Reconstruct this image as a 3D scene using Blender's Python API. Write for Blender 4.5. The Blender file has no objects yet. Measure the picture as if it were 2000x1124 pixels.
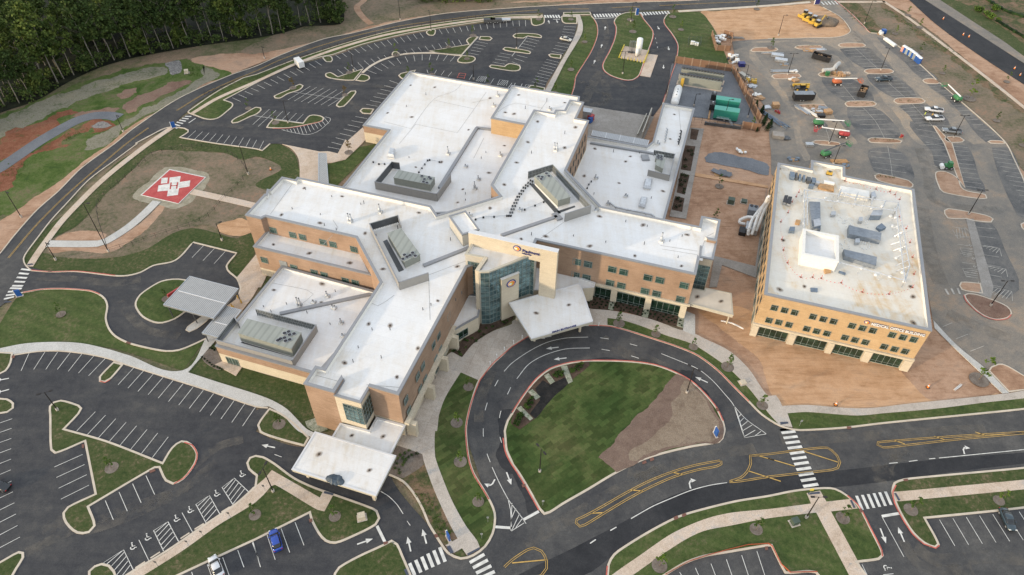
import bpy, bmesh, math, random
from mathutils import Vector, Matrix
R = math.radians
rnd = random.Random(7)
SC = bpy.context.scene
COL = SC.collection
# ---------------------------------------------------------------- camera
CAM_H, FPX, PITCH, ROLL = 128.0, 1394.0, 0.785466, 0.012745
cam_d = bpy.data.cameras.new('Camera'); cam = bpy.data.objects.new('Camera', cam_d); COL.objects.link(cam)
cam_d.sensor_fit = 'HORIZONTAL'; cam_d.sensor_width = 36.0; cam_d.lens = 36.0*FPX/2000.0
cam_d.clip_start = 1.0; cam_d.clip_end = 3000.0
cam.location = (0, 0, CAM_H)
cam.rotation_euler = (Matrix.Rotation(math.pi/2-PITCH, 4, 'X') @ Matrix.Rotation(ROLL, 4, 'Z')).to_euler()
SC.camera = cam
SC.render.resolution_x, SC.render.resolution_y = 1024, 575
# ---------------------------------------------------------------- light
SUN_AZ, SUN_EL = R(30.0), R(11.0)          # light travels towards SUN_AZ, measured from +X
wd = bpy.data.worlds.new('World'); SC.world = wd; wd.use_nodes = True
nt = wd.node_tree; bg = nt.nodes['Background']
sky = nt.nodes.new('ShaderNodeTexSky'); sky.sky_type = 'NISHITA'; sky.sun_disc = False
sky.sun_elevation = SUN_EL; sky.sun_rotation = math.pi/2-(SUN_AZ+math.pi)
sky.air_density = 1.0; sky.dust_density = 1.5; sky.ozone_density = 1.0
cl = nt.nodes.new('ShaderNodeMix'); cl.data_type = 'RGBA'; cl.inputs[0].default_value = .55   # broken bright cloud over the blue
cl.inputs[7].default_value = (6.75, 6.95, 7.25, 1); nt.links.new(sky.outputs[0], cl.inputs[6]); nt.links.new(cl.outputs[2], bg.inputs[0]); bg.inputs[1].default_value = 0.15
sun_d = bpy.data.lights.new('sun', 'SUN'); sun = bpy.data.objects.new('sun', sun_d); COL.objects.link(sun)
sun_d.energy = 2.0; sun_d.angle = R(2.0); sun_d.color = (1.0, .80, .56)
sdir = Vector((math.cos(SUN_AZ)*math.cos(SUN_EL), math.sin(SUN_AZ)*math.cos(SUN_EL), -math.sin(SUN_EL)))
sun.rotation_euler = sdir.to_track_quat('-Z', 'Y').to_euler()
SC.view_settings.view_transform = 'Standard'; SC.view_settings.look = 'None'
SC.view_settings.exposure = 0.72; SC.view_settings.gamma = 1.0
# ---------------------------------------------------------------- picture measurements -> world
def G(px, py, z=0.0):
    """point of the site at height z seen at this spot of the 2000x1124 survey photograph"""
    x = (px-1000)/FPX; y = -(py-562)/FPX
    c, s = math.cos(ROLL), math.sin(ROLL); x, y = c*x-s*y, s*x+c*y
    cp, sp = math.cos(PITCH), math.sin(PITCH)
    d = Vector((x, cp+y*sp, -sp+y*cp)); t = (CAM_H-z)/-d.z
    return Vector((d.x*t, d.y*t, z))
def GW(px, py, A, B):
    """point on the vertical plane through A and B"""
    C = Vector((0, 0, CAM_H)); r = G(px, py)-C
    n = Vector((-(B-A).y, (B-A).x, 0)); t = (A-C).dot(n)/r.dot(n)
    return C+r*t
SHEET = {}
for i, k in enumerate('ABCD'): SHEET[k] = (500*i, 0, 4)
for i, k in enumerate('EFUH'): SHEET[k] = (500*i, 281, 4)
for i, k in enumerate('IJKL'): SHEET[k] = (500*i, 562, 4)
for i, k in enumerate('MNOQ'): SHEET[k] = (500*i, 843, 4)
SHEET['P'] = (0, 0, 1)
def P(s):
    """'B: x,y x,y*' -> [(px,py,sharp)] in photograph pixels"""
    o = (0, 0, 1); out = []
    for t in s.split():
        if t[-1] == ':': o = SHEET[t[:-1]]; continue
        sh = t.endswith('*'); t = t.rstrip('*'); x, y = t.split(',')[:2]
        out.append((o[0]+float(x)/o[2], o[1]+float(y)/o[2], sh))
    return out
def SEGS(s):
    o = (0, 0, 1); out = []
    for t in s.split():
        if t[-1] == ':': o = SHEET[t[:-1]]; continue
        v = [float(a) for a in t.split(',')]
        out.append([(o[0]+v[i]/o[2], o[1]+v[i+1]/o[2]) for i in range(0, len(v), 2)])
    return out
def W(s, z=0.0):
    return [(G(x, y, z), sh) for x, y, sh in P(s)]
def spline(pts, closed=True, step=1.2):
    n = len(pts); out = []
    rng = range(n) if closed else range(n-1)
    for i in rng:
        p1, s1 = pts[i]; p2, s2 = pts[(i+1) % n]
        p0 = pts[i-1][0] if (closed or i > 0) else p1
        p3 = pts[(i+2) % n][0] if (closed or i+2 < n) else p2
        L = (p2-p1).length
        if s1: p0 = p1-(p2-p1)*.5
        if s2: p3 = p2+(p2-p1)*.5
        if s1 and s2: out.append(p1); continue
        m = max(1, min(14, int(L/step)))
        l = max(L, .01)
        t1 = (p2-p0); t1 = t1.normalized()*l if t1.length > 1e-6 else (p2-p1)
        t2 = (p3-p1); t2 = t2.normalized()*l if t2.length > 1e-6 else (p2-p1)
        if s1: t1 = (p2-p1)
        if s2: t2 = (p2-p1)
        for k in range(m):
            t = k/m; h1 = 2*t**3-3*t*t+1; h2 = t**3-2*t*t+t; h3 = -2*t**3+3*t*t; h4 = t**3-t*t
            out.append(p1*h1+t1*h2*.9+p2*h3+t2*h4*.9)
    if not closed: out.append(pts[-1][0])
    return out
def area(ps):
    return sum(ps[i].x*ps[(i+1) % len(ps)].y-ps[(i+1) % len(ps)].x*ps[i].y for i in range(len(ps)))/2
def ccw(ps): return ps if area(ps) > 0 else ps[::-1]
def offset(ps, d):
    """ccw polygon moved inwards by d"""
    n = len(ps); out = []
    for i in range(n):
        a, b, c = ps[i-1], ps[i], ps[(i+1) % n]
        e1 = (b-a); e2 = (c-b); e1.z = e2.z = 0
        if e1.length < 1e-5: e1 = e2.copy()
        if e2.length < 1e-5: e2 = e1.copy()
        e1.normalize(); e2.normalize()
        n1 = Vector((-e1.y, e1.x, 0)); n2 = Vector((-e2.y, e2.x, 0)); m = n1+n2
        if m.length < .2: m = n1
        m.normalize(); k = min(1.6, 1/max(.3, m.dot(n1)))
        out.append(b+m*d*k)
    return out
# ---------------------------------------------------------------- mesh builder
class MB:
    def __init__(s): s.v = []; s.f = []
    def face(s, pts):
        b = len(s.v); s.v += [tuple(p) for p in pts]; s.f.append(tuple(range(b, b+len(pts)))); return s
    def box(s, c, d, rz=0, M=None):
        c = Vector(c); X, Y, Z = d[0]/2, d[1]/2, d[2]/2; r = Matrix.Rotation(rz, 3, 'Z')
        P8 = [c+r @ Vector((x*X, y*Y, z*Z)) for z in (-1, 1) for y in (-1, 1) for x in (-1, 1)]
        if M: P8 = [M @ p for p in P8]
        b = len(s.v); s.v += [tuple(p) for p in P8]
        s.f += [tuple(b+i for i in q) for q in ((0, 2, 3, 1), (4, 5, 7, 6), (0, 1, 5, 4), (2, 6, 7, 3), (0, 4, 6, 2), (1, 3, 7, 5))]
        return s
    def prism(s, ps, z0, z1, bottom=False):
        ps = ccw(ps); n = len(ps); b = len(s.v)
        s.v += [(p.x, p.y, z0) for p in ps]+[(p.x, p.y, z1) for p in ps]
        s.f += [(b+i, b+(i+1) % n, b+n+(i+1) % n, b+n+i) for i in range(n)]
        s.f.append(tuple(range(b+n, b+2*n)))
        if bottom: s.f.append(tuple(range(b+n-1, b-1, -1)))
        return s
    def flat(s, ps, z):
        ps = ccw(ps); return s.face([(p.x, p.y, z) for p in ps])
    def cyl(s, p0, p1, r0, r1=None, n=8, cap=True):
        r1 = r0 if r1 is None else r1; p0 = Vector(p0); p1 = Vector(p1); d = (p1-p0)
        if d.length < 1e-6: return s
        q = d.to_track_quat('Z', 'Y'); b = len(s.v)
        for p, r in ((p0, r0), (p1, r1)):
            for i in range(n):
                a = 2*math.pi*i/n; s.v.append(tuple(p+q @ Vector((r*math.cos(a), r*math.sin(a), 0))))
        s.f += [(b+i, b+(i+1) % n, b+n+(i+1) % n, b+n+i) for i in range(n)]
        if cap: s.f.append(tuple(b+n-1-i for i in range(n))); s.f.append(tuple(b+n+i for i in range(n)))
        return s
    def tube(s, pts, r, n=6):
        for a, b in zip(pts[:-1], pts[1:]): s.cyl(a, b, r, n=n)
        return s
    def ball(s, c, r, n=8, m=5, sq=(1, 1, 1)):
        b = len(s.v); c = Vector(c)
        for j in range(m+1):
            t = math.pi*j/m
            for i in range(n):
                a = 2*math.pi*i/n
                s.v.append((c.x+r*sq[0]*math.sin(t)*math.cos(a), c.y+r*sq[1]*math.sin(t)*math.sin(a), c.z-r*sq[2]*math.cos(t)))
        for j in range(m):
            for i in range(n): s.f.append((b+j*n+i, b+j*n+(i+1) % n, b+(j+1)*n+(i+1) % n, b+(j+1)*n+i))
        return s
    def strip(s, ps, w, z, th=0.0):
        """flat or raised band of width w along an open polyline"""
        n = len(ps); L = []; Rr = []
        for i in range(n):
            a = ps[max(0, i-1)]; c = ps[min(n-1, i+1)]; d = (c-a); d.z = 0
            if d.length < 1e-6: d = Vector((1, 0, 0))
            d.normalize(); nn = Vector((-d.y, d.x, 0))*w/2; L.append(ps[i]+nn); Rr.append(ps[i]-nn)
        b = len(s.v)
        for i in range(n):
            s.v += [(L[i].x, L[i].y, z+th), (Rr[i].x, Rr[i].y, z+th)]
            if th: s.v += [(L[i].x, L[i].y, z), (Rr[i].x, Rr[i].y, z)]
        k = 4 if th else 2
        for i in range(n-1):
            a = b+i*k; c = a+k; s.f.append((a, a+1, c+1, c))
            if th: s.f.append((a+1, a+3, c+3, c+1)); s.f.append((a+2, a, c, c+2))
        if th: s.f.append((b, b+2, b+3, b+1)); e = b+(n-1)*k; s.f.append((e, e+1, e+3, e+2))
        return s
    def loft(s, secs, cap=True):
        n = len(secs[0]); b = len(s.v)
        for q in secs: s.v += [tuple(p) for p in q]
        for j in range(len(secs)-1):
            for i in range(n): s.f.append((b+j*n+i, b+j*n+(i+1) % n, b+(j+1)*n+(i+1) % n, b+(j+1)*n+i))
        if cap: s.f.append(tuple(b+n-1-i for i in range(n))); e = b+(len(secs)-1)*n; s.f.append(tuple(e+i for i in range(n)))
        return s
    def build(s, name, mat, parent=None, smooth=False, loc=None):
        me = bpy.data.meshes.new(name)
        me.from_pydata(s.v, [], s.f); me.validate(); me.update()
        bm = bmesh.new(); bm.from_mesh(me); bmesh.ops.recalc_face_normals(bm, faces=bm.faces) if s.f and not getattr(s, 'raw', False) else None
        bm.to_mesh(me); bm.free()
        if smooth:
            for p in me.polygons: p.use_smooth = True
        me.materials.append(mat)
        o = bpy.data.objects.new(name, me); COL.objects.link(o)
        if parent: o.parent = parent
        if loc: o.location = loc
        return o
def up(o):
    """flat sheets: make every face look up"""
    for p in o.data.polygons:
        if p.normal.z < 0: p.flip()
    return o
def tag(o, label=None, cat=None, group=None, kind=None):
    if label: o['label'] = label
    if cat: o['category'] = cat
    if group: o['group'] = group
    if kind: o['kind'] = kind
    return o
def empty(name, label, cat, loc=(0, 0, 0), rz=0.0, group=None):
    o = bpy.data.objects.new(name, None); COL.objects.link(o); o.location = loc; o.rotation_euler = (0, 0, rz)
    return tag(o, label, cat, group)
KIDS = {}
def copy_thing(src, loc, rz=0.0, sc=1.0, label=None, group=None):
    def cp(o, par):
        c = o.copy(); COL.objects.link(c); c.parent = par
        for ch in o.children: cp(ch, c)
        return c
    kids = list(src.children)
    c = src.copy(); COL.objects.link(c)
    for ch in kids: cp(ch, c)
    c.location = loc; c.rotation_euler = (src.rotation_euler[0], src.rotation_euler[1], rz)
    c.scale = (sc, sc, sc) if not isinstance(sc, tuple) else sc
    if label: c['label'] = label
    if group: c['group'] = group
    return c
# ---------------------------------------------------------------- materials
def new_mat(name):
    m = bpy.data.materials.new(name); m.use_nodes = True
    return m, m.node_tree, m.node_tree.nodes['Principled BSDF']
def NZ(nt, vec, scale, detail=4, rough=.6, dist=0.0):
    n = nt.nodes.new('ShaderNodeTexNoise'); n.inputs['Scale'].default_value = scale
    n.inputs['Detail'].default_value = detail; n.inputs['Roughness'].default_value = rough; n.inputs['Distortion'].default_value = dist
    nt.links.new(vec, n.inputs['Vector']); return n.outputs['Fac']
def POS(nt, scale=(1, 1, 1), rz=0.0, world=True):
    if world: g = nt.nodes.new('ShaderNodeNewGeometry'); o = g.outputs['Position']
    else: g = nt.nodes.new('ShaderNodeTexCoord'); o = g.outputs['Object']
    mp = nt.nodes.new('ShaderNodeMapping'); mp.inputs['Scale'].default_value = scale; mp.inputs['Rotation'].default_value = (0, 0, rz)
    mp.vector_type = 'POINT'
    nt.links.new(o, mp.inputs['Vector']); return mp.outputs[0]
def RAMP(nt, fac, stops):
    r = nt.nodes.new('ShaderNodeValToRGB'); e = r.color_ramp.elements
    while len(e) < len(stops): e.new(.5)
    for i, (p, c) in enumerate(stops): e[i].position = p; e[i].color = (*c, 1) if len(c) == 3 else c
    nt.links.new(fac, r.inputs[0]); return r.outputs[0]
def MIX(nt, fac, a, b, mode='MIX'):
    m = nt.nodes.new('ShaderNodeMix'); m.data_type = 'RGBA'; m.blend_type = mode
    for s, v in ((0, fac), (6, a), (7, b)):
        if isinstance(v, (int, float)): m.inputs[s].default_value = v
        elif isinstance(v, tuple): m.inputs[s].default_value = (*v, 1) if len(v) == 3 else v
        else: nt.links.new(v, m.inputs[s])
    return m.outputs[2]
def MATH(nt, op, a, b=None):
    m = nt.nodes.new('ShaderNodeMath'); m.operation = op
    for i, v in ((0, a), (1, b)):
        if v is None: continue
        if isinstance(v, (int, float)): m.inputs[i].default_value = v
        else: nt.links.new(v, m.inputs[i])
    return m.outputs[0]
def BUMP(nt, b, h, dist, strength=.6):
    n = nt.nodes.new('ShaderNodeBump'); n.inputs['Strength'].default_value = strength; n.inputs['Distance'].default_value = dist
    nt.links.new(h, n.inputs['Height']); nt.links.new(n.outputs[0], b.inputs['Normal'])
def plain(name, col, rough=.6, metal=0.0, var=.12, scale=1.5, spec=.4):
    m, nt, b = new_mat(name)
    f = NZ(nt, POS(nt, world=False), scale, 3)
    lo = tuple(max(0, c*(1-var)) for c in col); hi = tuple(min(1, c*(1+var)) for c in col)
    nt.links.new(RAMP(nt, f, [(.3, lo), (.7, hi)]), b.inputs['Base Color'])
    b.inputs['Roughness'].default_value = rough; b.inputs['Metallic'].default_value = metal
    b.inputs['Specular IOR Level'].default_value = spec
    return m
def mottle(name, cols, s1=.15, s2=1.2, s3=8.0, rough=.9, bump=.05, stretch=None, spec=.2, extra=None, w2=.38):
    """ground-like surface: large patches of cols, finer mottling, fine grain"""
    m, nt, b = new_mat(name); p = POS(nt)
    a = NZ(nt, p, s1, 5, .62, .6); c = NZ(nt, p, s2, 5, .7); g = NZ(nt, p, s3, 3, .7)
    if stretch:
        ps = POS(nt, stretch[0], stretch[1]); st = NZ(nt, ps, 1.0, 4, .6); a = MATH(nt, 'ADD', MATH(nt, 'MULTIPLY', a, .55), MATH(nt, 'MULTIPLY', st, .45))
    f = MATH(nt, 'ADD', MATH(nt, 'MULTIPLY', a, 1-w2), MATH(nt, 'MULTIPLY', c, w2))
    n = len(cols); stops = [(.36+.28*i/(n-1), k) for i, k in enumerate(cols)]
    col = RAMP(nt, f, stops)
    gr = RAMP(nt, g, [(.32, (.70,)*3), (.68, (1.28,)*3)])
    col = MIX(nt, 1.0, col, gr, 'MULTIPLY')
    if extra: col = extra(nt, p, col)
    nt.links.new(col, b.inputs['Base Color']); b.inputs['Roughness'].default_value = rough; b.inputs['Specular IOR Level'].default_value = spec
    if bump: BUMP(nt, b, MATH(nt, 'ADD', c, g), bump)
    return m
M = {}
def stripes(w, rz, amt):
    def f(nt, p, col):
        q = POS(nt, (1/w, 1/w, 1), rz); x = nt.nodes.new('ShaderNodeSeparateXYZ'); nt.links.new(q, x.inputs[0])
        s = MATH(nt, 'SINE', MATH(nt, 'ADD', MATH(nt, 'MULTIPLY', x.outputs[0], math.pi), MATH(nt, 'MULTIPLY', NZ(nt, p, .3, 2), 3.0)))
        return MIX(nt, 1.0, col, RAMP(nt, MATH(nt, 'ADD', MATH(nt, 'MULTIPLY', s, .5), .5), [(.2, (1-amt,)*3), (.8, (1+amt,)*3)]), 'MULTIPLY')
    return f
M['grass'] = mottle('grass', [(.028, .046, .013), (.047, .068, .020), (.072, .082, .032), (.16, .125, .075)], .14, 1.3, 6.0, w2=.62)
M['lawn'] = mottle('lawn', [(.032, .054, .015), (.052, .078, .021), (.074, .095, .031), (.135, .118, .062)], .10, 1.1, 6.0, w2=.55, extra=stripes(1.6, R(-70), .07))
M['grass_thin'] = mottle('grass_thin', [(.035, .055, .016), (.075, .080, .033), (.17, .115, .070), (.22, .145, .095)], .25, 1.2, 5.0)
M['grass_bright'] = mottle('grass_bright', [(.036, .068, .014), (.062, .100, .020), (.10, .125, .042), (.15, .125, .07)], .12, .8, 4.0)
M['straw'] = mottle('straw', [(.070, .095, .035), (.17, .165, .115), (.235, .215, .165), (.105, .13, .055)], .16, 1.3, 7.0, w2=.5)
def ruts(nt, p, col):
    for rz, k in ((R(14), (.09, .75, 1)), (R(-38), (.10, .6, 1))):
        n = NZ(nt, POS(nt, k, rz), 1.0, 5, .65, 1.6); col = MIX(nt, 1, col, RAMP(nt, n, [(.34, (.84, .82, .80)), (.47, (1, 1, 1)), (.60, (1, 1, 1)), (.70, (1.09, 1.08, 1.07))]), 'MULTIPLY')
    return col
M['soil'] = mottle('soil', [(.26, .15, .095), (.34, .21, .135), (.43, .28, .19), (.33, .23, .165)], .06, .40, 12.0, bump=0, extra=ruts)
M['soil_orange'] = mottle('soil_orange', [(.37, .215, .118), (.45, .27, .150), (.53, .335, .20), (.43, .28, .18)], .06, .30, 14.0, bump=0, stretch=((.05, .5, 1), R(12)), extra=ruts)
M['soil_red'] = mottle('soil_red', [(.085, .075, .030), (.17, .065, .035), (.23, .10, .060), (.085, .095, .035)], .12, .7, 4.0, bump=.1)
M['soil_brown'] = mottle('soil_brown', [(.16, .095, .070), (.21, .13, .095), (.25, .165, .12), (.19, .14, .10)], .1, .8, 5.0, bump=.1)
M['soil_tan'] = mottle('soil_tan', [(.16, .115, .085), (.215, .165, .12), (.26, .205, .15), (.18, .13, .10)], .2, 1.2, 5.0, bump=.1)
M['soil_mauve'] = mottle('soil_mauve', [(.135, .092, .070), (.175, .122, .095), (.215, .155, .118)], .2, 1.2, 5.0, bump=.1)
M['soil_field'] = mottle('soil_field', [(.060, .075, .030), (.14, .12, .075), (.20, .155, .11), (.26, .165, .11)], .09, .9, 6.0, w2=.5)
M['mulch'] = mottle('mulch', [(.045, .030, .022), (.075, .050, .036), (.11, .075, .055)], .6, 3.0, 12.0, bump=.1)
M['black_mulch'] = mottle('black_mulch', [(.010, .010, .010), (.020, .020, .020), (.035, .032, .030)], .6, 3.0, 12.0, bump=.1)
M['grey_mulch'] = mottle('grey_mulch', [(.12, .095, .078), (.18, .15, .125), (.22, .19, .16)], .6, 3.0, 12.0, bump=.1)
M['river_rock'] = mottle('river_rock', [(.13, .16, .10), (.28, .29, .22), (.42, .42, .34)], 1.5, 4.0, 6.0, bump=.2)
M['riprap'] = mottle('riprap', [(.12, .12, .12), (.22, .21, .20), (.32, .31, .29)], 1.0, 2.0, 3.0, bump=.5)
M['gravel_grey'] = mottle('gravel_grey', [(.12, .13, .145), (.15, .16, .175), (.18, .19, .205)], .15, 2.0, 8.0, bump=.05)
M['gravel_tan'] = mottle('gravel_tan', [(.22, .20, .14), (.30, .27, .20), (.36, .33, .26)], .5, 3.0, 8.0, bump=.05)
M['asphalt'] = mottle('asphalt', [(.034, .035, .039), (.047, .048, .052), (.063, .063, .064), (.092, .088, .082)], .07, .5, 9.0, rough=.85, bump=.01, stretch=((.03, .35, 1), R(30)))
M['asphalt_road'] = mottle('asphalt_road', [(.047, .048, .051), (.062, .062, .063), (.079, .078, .076), (.108, .104, .098)], .09, .6, 9.0, rough=.85, bump=.01)
M['asphalt_new'] = mottle('asphalt_new', [(.023, .024, .027), (.032, .033, .036), (.045, .045, .047)], .12, .8, 9.0, rough=.8, bump=.01)
M['asphalt_dust'] = mottle('asphalt_dust', [(.145, .137, .126), (.19, .175, .154), (.24, .208, .172), (.32, .24, .172)], .045, .3, 8.0, rough=.9, bump=.01)
M['asphalt_bay'] = mottle('asphalt_bay', [(.085, .086, .088), (.12, .118, .115), (.155, .149, .14), (.19, .176, .157)], .12, .5, 8.0, rough=.9, bump=.01)
M['dust'] = mottle('dust', [(.19, .175, .155), (.24, .212, .178), (.30, .25, .195), (.36, .275, .195)], .06, .5, 6.0, bump=.02)
M['concrete'] = mottle('concrete', [(.34, .30, .255), (.42, .375, .325), (.47, .42, .365), (.40, .38, .35)], .15, 1.2, 8.0, rough=.85, bump=.008)
M['concrete_pink'] = mottle('concrete_pink', [(.43, .335, .255), (.50, .40, .31), (.55, .45, .36), (.46, .41, .36)], .2, 1.2, 8.0, rough=.85, bump=.008)
M['concrete_white'] = mottle('concrete_white', [(.42, .41, .38), (.48, .47, .44), (.52, .51, .48)], .2, 1.2, 8.0, rough=.85, bump=.008)
M['concrete_old'] = mottle('concrete_old', [(.22, .20, .175), (.28, .26, .235), (.33, .31, .285)], .12, .8, 8.0, rough=.85, bump=.01)
M['canopy_cream'] = plain('canopy_cream', (.56, .50, .41), .7, var=.12, scale=.3)
M['kerb'] = plain('kerb', (.52, .45, .36), .8, var=.12, scale=.4)
M['kerb_red'] = plain('kerb_red', (.47, .115, .085), .7, var=.3, scale=.8)
M['mark_white'] = plain('mark_white', (.60, .59, .55), .6, var=.22, scale=.8)
M['mark_worn'] = plain('mark_worn', (.42, .395, .35), .7, var=.28, scale=.6)
M['mark_yellow'] = plain('mark_yellow', (.47, .30, .085), .6, var=.25, scale=1.0)
M['mark_blue'] = plain('mark_blue', (.10, .13, .20), .6)
M['tactile'] = plain('tactile', (.055, .065, .09), .7)
M['drain_rust'] = plain('drain_rust', (.16, .075, .055), .8)
M['pad_red'] = mottle('pad_red', [(.36, .065, .065), (.42, .085, .08), (.46, .11, .10)], .5, 2.0, 9.0, bump=0)
# sod: patches of laid turf
def sod():
    m, nt, b = new_mat('sod'); q = POS(nt, (1, 1, 1), R(-38))
    br = nt.nodes.new('ShaderNodeTexBrick'); nt.links.new(q, br.inputs['Vector'])
    br.inputs['Scale'].default_value = 1.0; br.inputs['Brick Width'].default_value = 2.4; br.inputs['Row Height'].default_value = 1.0
    br.inputs['Mortar Size'].default_value = .012; br.inputs['Color1'].default_value = (.0, .0, .0, 1); br.inputs['Color2'].default_value = (1, 1, 1, 1)
    br.inputs['Mortar'].default_value = (.1, .1, .1, 1); br.inputs['Bias'].default_value = 0.0
    p = POS(nt); a = NZ(nt, p, .07, 4, .6, .5); c = NZ(nt, p, 1.6, 4, .7)
    base = RAMP(nt, MATH(nt, 'ADD', MATH(nt, 'MULTIPLY', a, .7), MATH(nt, 'MULTIPLY', c, .3)), [(.38, (.036, .062, .018)), (.5, (.058, .082, .026)), (.62, (.098, .105, .042))])
    v = RAMP(nt, br.outputs['Color'], [(0, (.62,)*3), (1, (1.35,)*3)])
    g = RAMP(nt, NZ(nt, p, 9, 3), [(.3, (.8,)*3), (.7, (1.2,)*3)])
    nt.links.new(MIX(nt, 1, MIX(nt, .75, base, v, 'MULTIPLY'), g, 'MULTIPLY'), b.inputs['Base Color']); b.inputs['Roughness'].default_value = .95
    b.inputs['Specular IOR Level'].default_value = .1
    BUMP(nt, b, c, .06); return m
M['sod'] = sod()
# jointed walk
def jointed(name, cols, w, rz):
    def f(nt, p, col):
        q = POS(nt, (1, 1, 1), rz); br = nt.nodes.new('ShaderNodeTexBrick'); nt.links.new(q, br.inputs['Vector'])
        br.offset = 0; br.inputs['Scale'].default_value = 1.0; br.inputs['Brick Width'].default_value = w; br.inputs['Row Height'].default_value = w
        br.inputs['Mortar Size'].default_value = .02; br.inputs['Color1'].default_value = (.92,)*3+(1,); br.inputs['Color2'].default_value = (1.06,)*3+(1,)
        br.inputs['Mortar'].default_value = (.62, .6, .58, 1); return MIX(nt, 1, col, br.outputs['Color'], 'MULTIPLY')
    return mottle(name, cols, .15, 1.2, 8.0, rough=.85, bump=.006, extra=f)
M['plaza'] = jointed('plaza', [(.36, .31, .26), (.42, .365, .31), (.46, .41, .355), (.40, .37, .335)], 3.0, R(17))
# brick / roof / building skins
def brick(name, cols, tint=1.0):
    m, nt, b = new_mat(name)
    p = POS(nt, (.5, .5, 14)); a = NZ(nt, p, .8, 4, .65); q = POS(nt); c = NZ(nt, q, .25, 3); g = NZ(nt, POS(nt, (5, 5, 14)), 1.0, 2)
    f = MATH(nt, 'ADD', MATH(nt, 'MULTIPLY', a, .6), MATH(nt, 'MULTIPLY', c, .4))
    col = RAMP(nt, f, [(.38, cols[0]), (.5, cols[1]), (.62, cols[2])])
    w = nt.nodes.new('ShaderNodeSeparateXYZ'); nt.links.new(q, w.inputs[0])
    zz = MATH(nt, 'PINGPONG', MATH(nt, 'MULTIPLY', w.outputs[2], 1.0), .67)
    band = RAMP(nt, zz, [(.0, (.86,)*3), (.05, (1, 1, 1))])
    col = MIX(nt, 1, MIX(nt, 1, col, RAMP(nt, g, [(.3, (.82,)*3), (.7, (1.15,)*3)]), 'MULTIPLY'), band, 'MULTIPLY')
    nt.links.new(col, b.inputs['Base Color']); b.inputs['Roughness'].default_value = .9; b.inputs['Specular IOR Level'].default_value = .2
    return m
M['brick'] = brick('brick', [(.245, .165, .112), (.31, .212, .147), (.375, .262, .188)])
M['brick_tan'] = brick('brick_tan', [(.40, .27, .145), (.47, .325, .18), (.53, .38, .22)])
M['stone'] = brick('stone', [(.48, .415, .31), (.53, .465, .355), (.58, .515, .40)])
M['stone_grey'] = plain('stone_grey', (.42, .40, .35), .85, var=.06)
M['coping'] = plain('coping', (.27, .275, .285), .5, .3, var=.05)
M['coping_light'] = plain('coping_light', (.62, .62, .62), .5, .2, var=.04)
M['fascia'] = plain('fascia', (.45, .42, .34), .7, var=.05)
def roof(name, dirt, base=(.74, .738, .728), tan=(.58, .52, .43)):
    m, nt, b = new_mat(name); rz = R(17)
    p = POS(nt); a = NZ(nt, p, .045, 5, .62, .8); c = NZ(nt, p, .35, 5, .7, .5); g = NZ(nt, p, 3.0, 3)
    st = NZ(nt, POS(nt, (.9, .06, 1), rz), 1.0, 4, .6)
    f = MATH(nt, 'ADD', MATH(nt, 'ADD', MATH(nt, 'MULTIPLY', a, .45), MATH(nt, 'MULTIPLY', c, .3)), MATH(nt, 'MULTIPLY', st, .25))
    grey = (base[0]*.90, base[1]*.875, base[2]*.84)
    col = RAMP(nt, f, [(.40-dirt*.16, base), (.50-dirt*.10, tuple(x*.95 for x in base)), (.58-dirt*.06, grey), (.74-dirt*.12, tan)])
    q = POS(nt, (1, 1, 1), rz); br = nt.nodes.new('ShaderNodeTexBrick'); nt.links.new(q, br.inputs['Vector']); br.offset = 0
    br.inputs['Scale'].default_value = 1.0; br.inputs['Brick Width'].default_value = 30.0; br.inputs['Row Height'].default_value = 3.0
    br.inputs['Mortar Size'].default_value = .035; br.inputs['Color1'].default_value = (.975,)*3+(1,); br.inputs['Color2'].default_value = (1.02,)*3+(1,)
    br.inputs['Mortar'].default_value = (.90,)*3+(1,)
    col = MIX(nt, 1, col, br.outputs['Color'], 'MULTIPLY')
    col = MIX(nt, 1, col, RAMP(nt, g, [(.3, (.96,)*3), (.7, (1.03,)*3)]), 'MULTIPLY')
    nt.links.new(col, b.inputs['Base Color']); b.inputs['Roughness'].default_value = .6; b.inputs['Specular IOR Level'].default_value = .3
    BUMP(nt, b, c, .05, .5); return m
M['roof'] = roof('roof', .62)
M['roof_dirty'] = roof('roof_dirty', 1.0, (.72, .69, .62), (.58, .44, .27))
M['roof_edge'] = plain('roof_edge', (.72, .70, .65), .6, var=.06)
def ribbed(name, col, w, rz, amt=.35, metal=.3, world=True, rough=.45):
    m, nt, b = new_mat(name); q = POS(nt, (1/w, 1/w, 1/w), rz, world=world); x = nt.nodes.new('ShaderNodeSeparateXYZ'); nt.links.new(q, x.inputs[0])
    s = MATH(nt, 'PINGPONG', x.outputs[0], .5)
    c = RAMP(nt, s, [(.08, tuple(k*(1-amt) for k in col)), (.22, col), (.5, col)])
    c = MIX(nt, 1, c, RAMP(nt, NZ(nt, q, .4, 3), [(.3, (.93,)*3), (.7, (1.06,)*3)]), 'MULTIPLY')
    nt.links.new(c, b.inputs['Base Color']); b.inputs['Roughness'].default_value = rough; b.inputs['Metallic'].default_value = metal
    BUMP(nt, b, s, .05); return m
M['canopy_metal'] = ribbed('canopy_metal', (.40, .40, .39), .46, R(17), .55)
M['yard_roof'] = ribbed('yard_roof', (.36, .37, .38), .5, R(17), .2)
M['ahu'] = ribbed('ahu', (.29, .305, .27), 1.6, R(17), .18, .1)
M['ahu_side'] = plain('ahu_side', (.27, .28, .24), .5, .1, var=.06)
M['screen'] = plain('screen', (.30, .29, .27), .55, .2, var=.04)
M['screen_in'] = plain('screen_in', (.33, .35, .35), .5, .3)
M['dark'] = plain('dark', (.018, .018, .02), .5)
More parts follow.
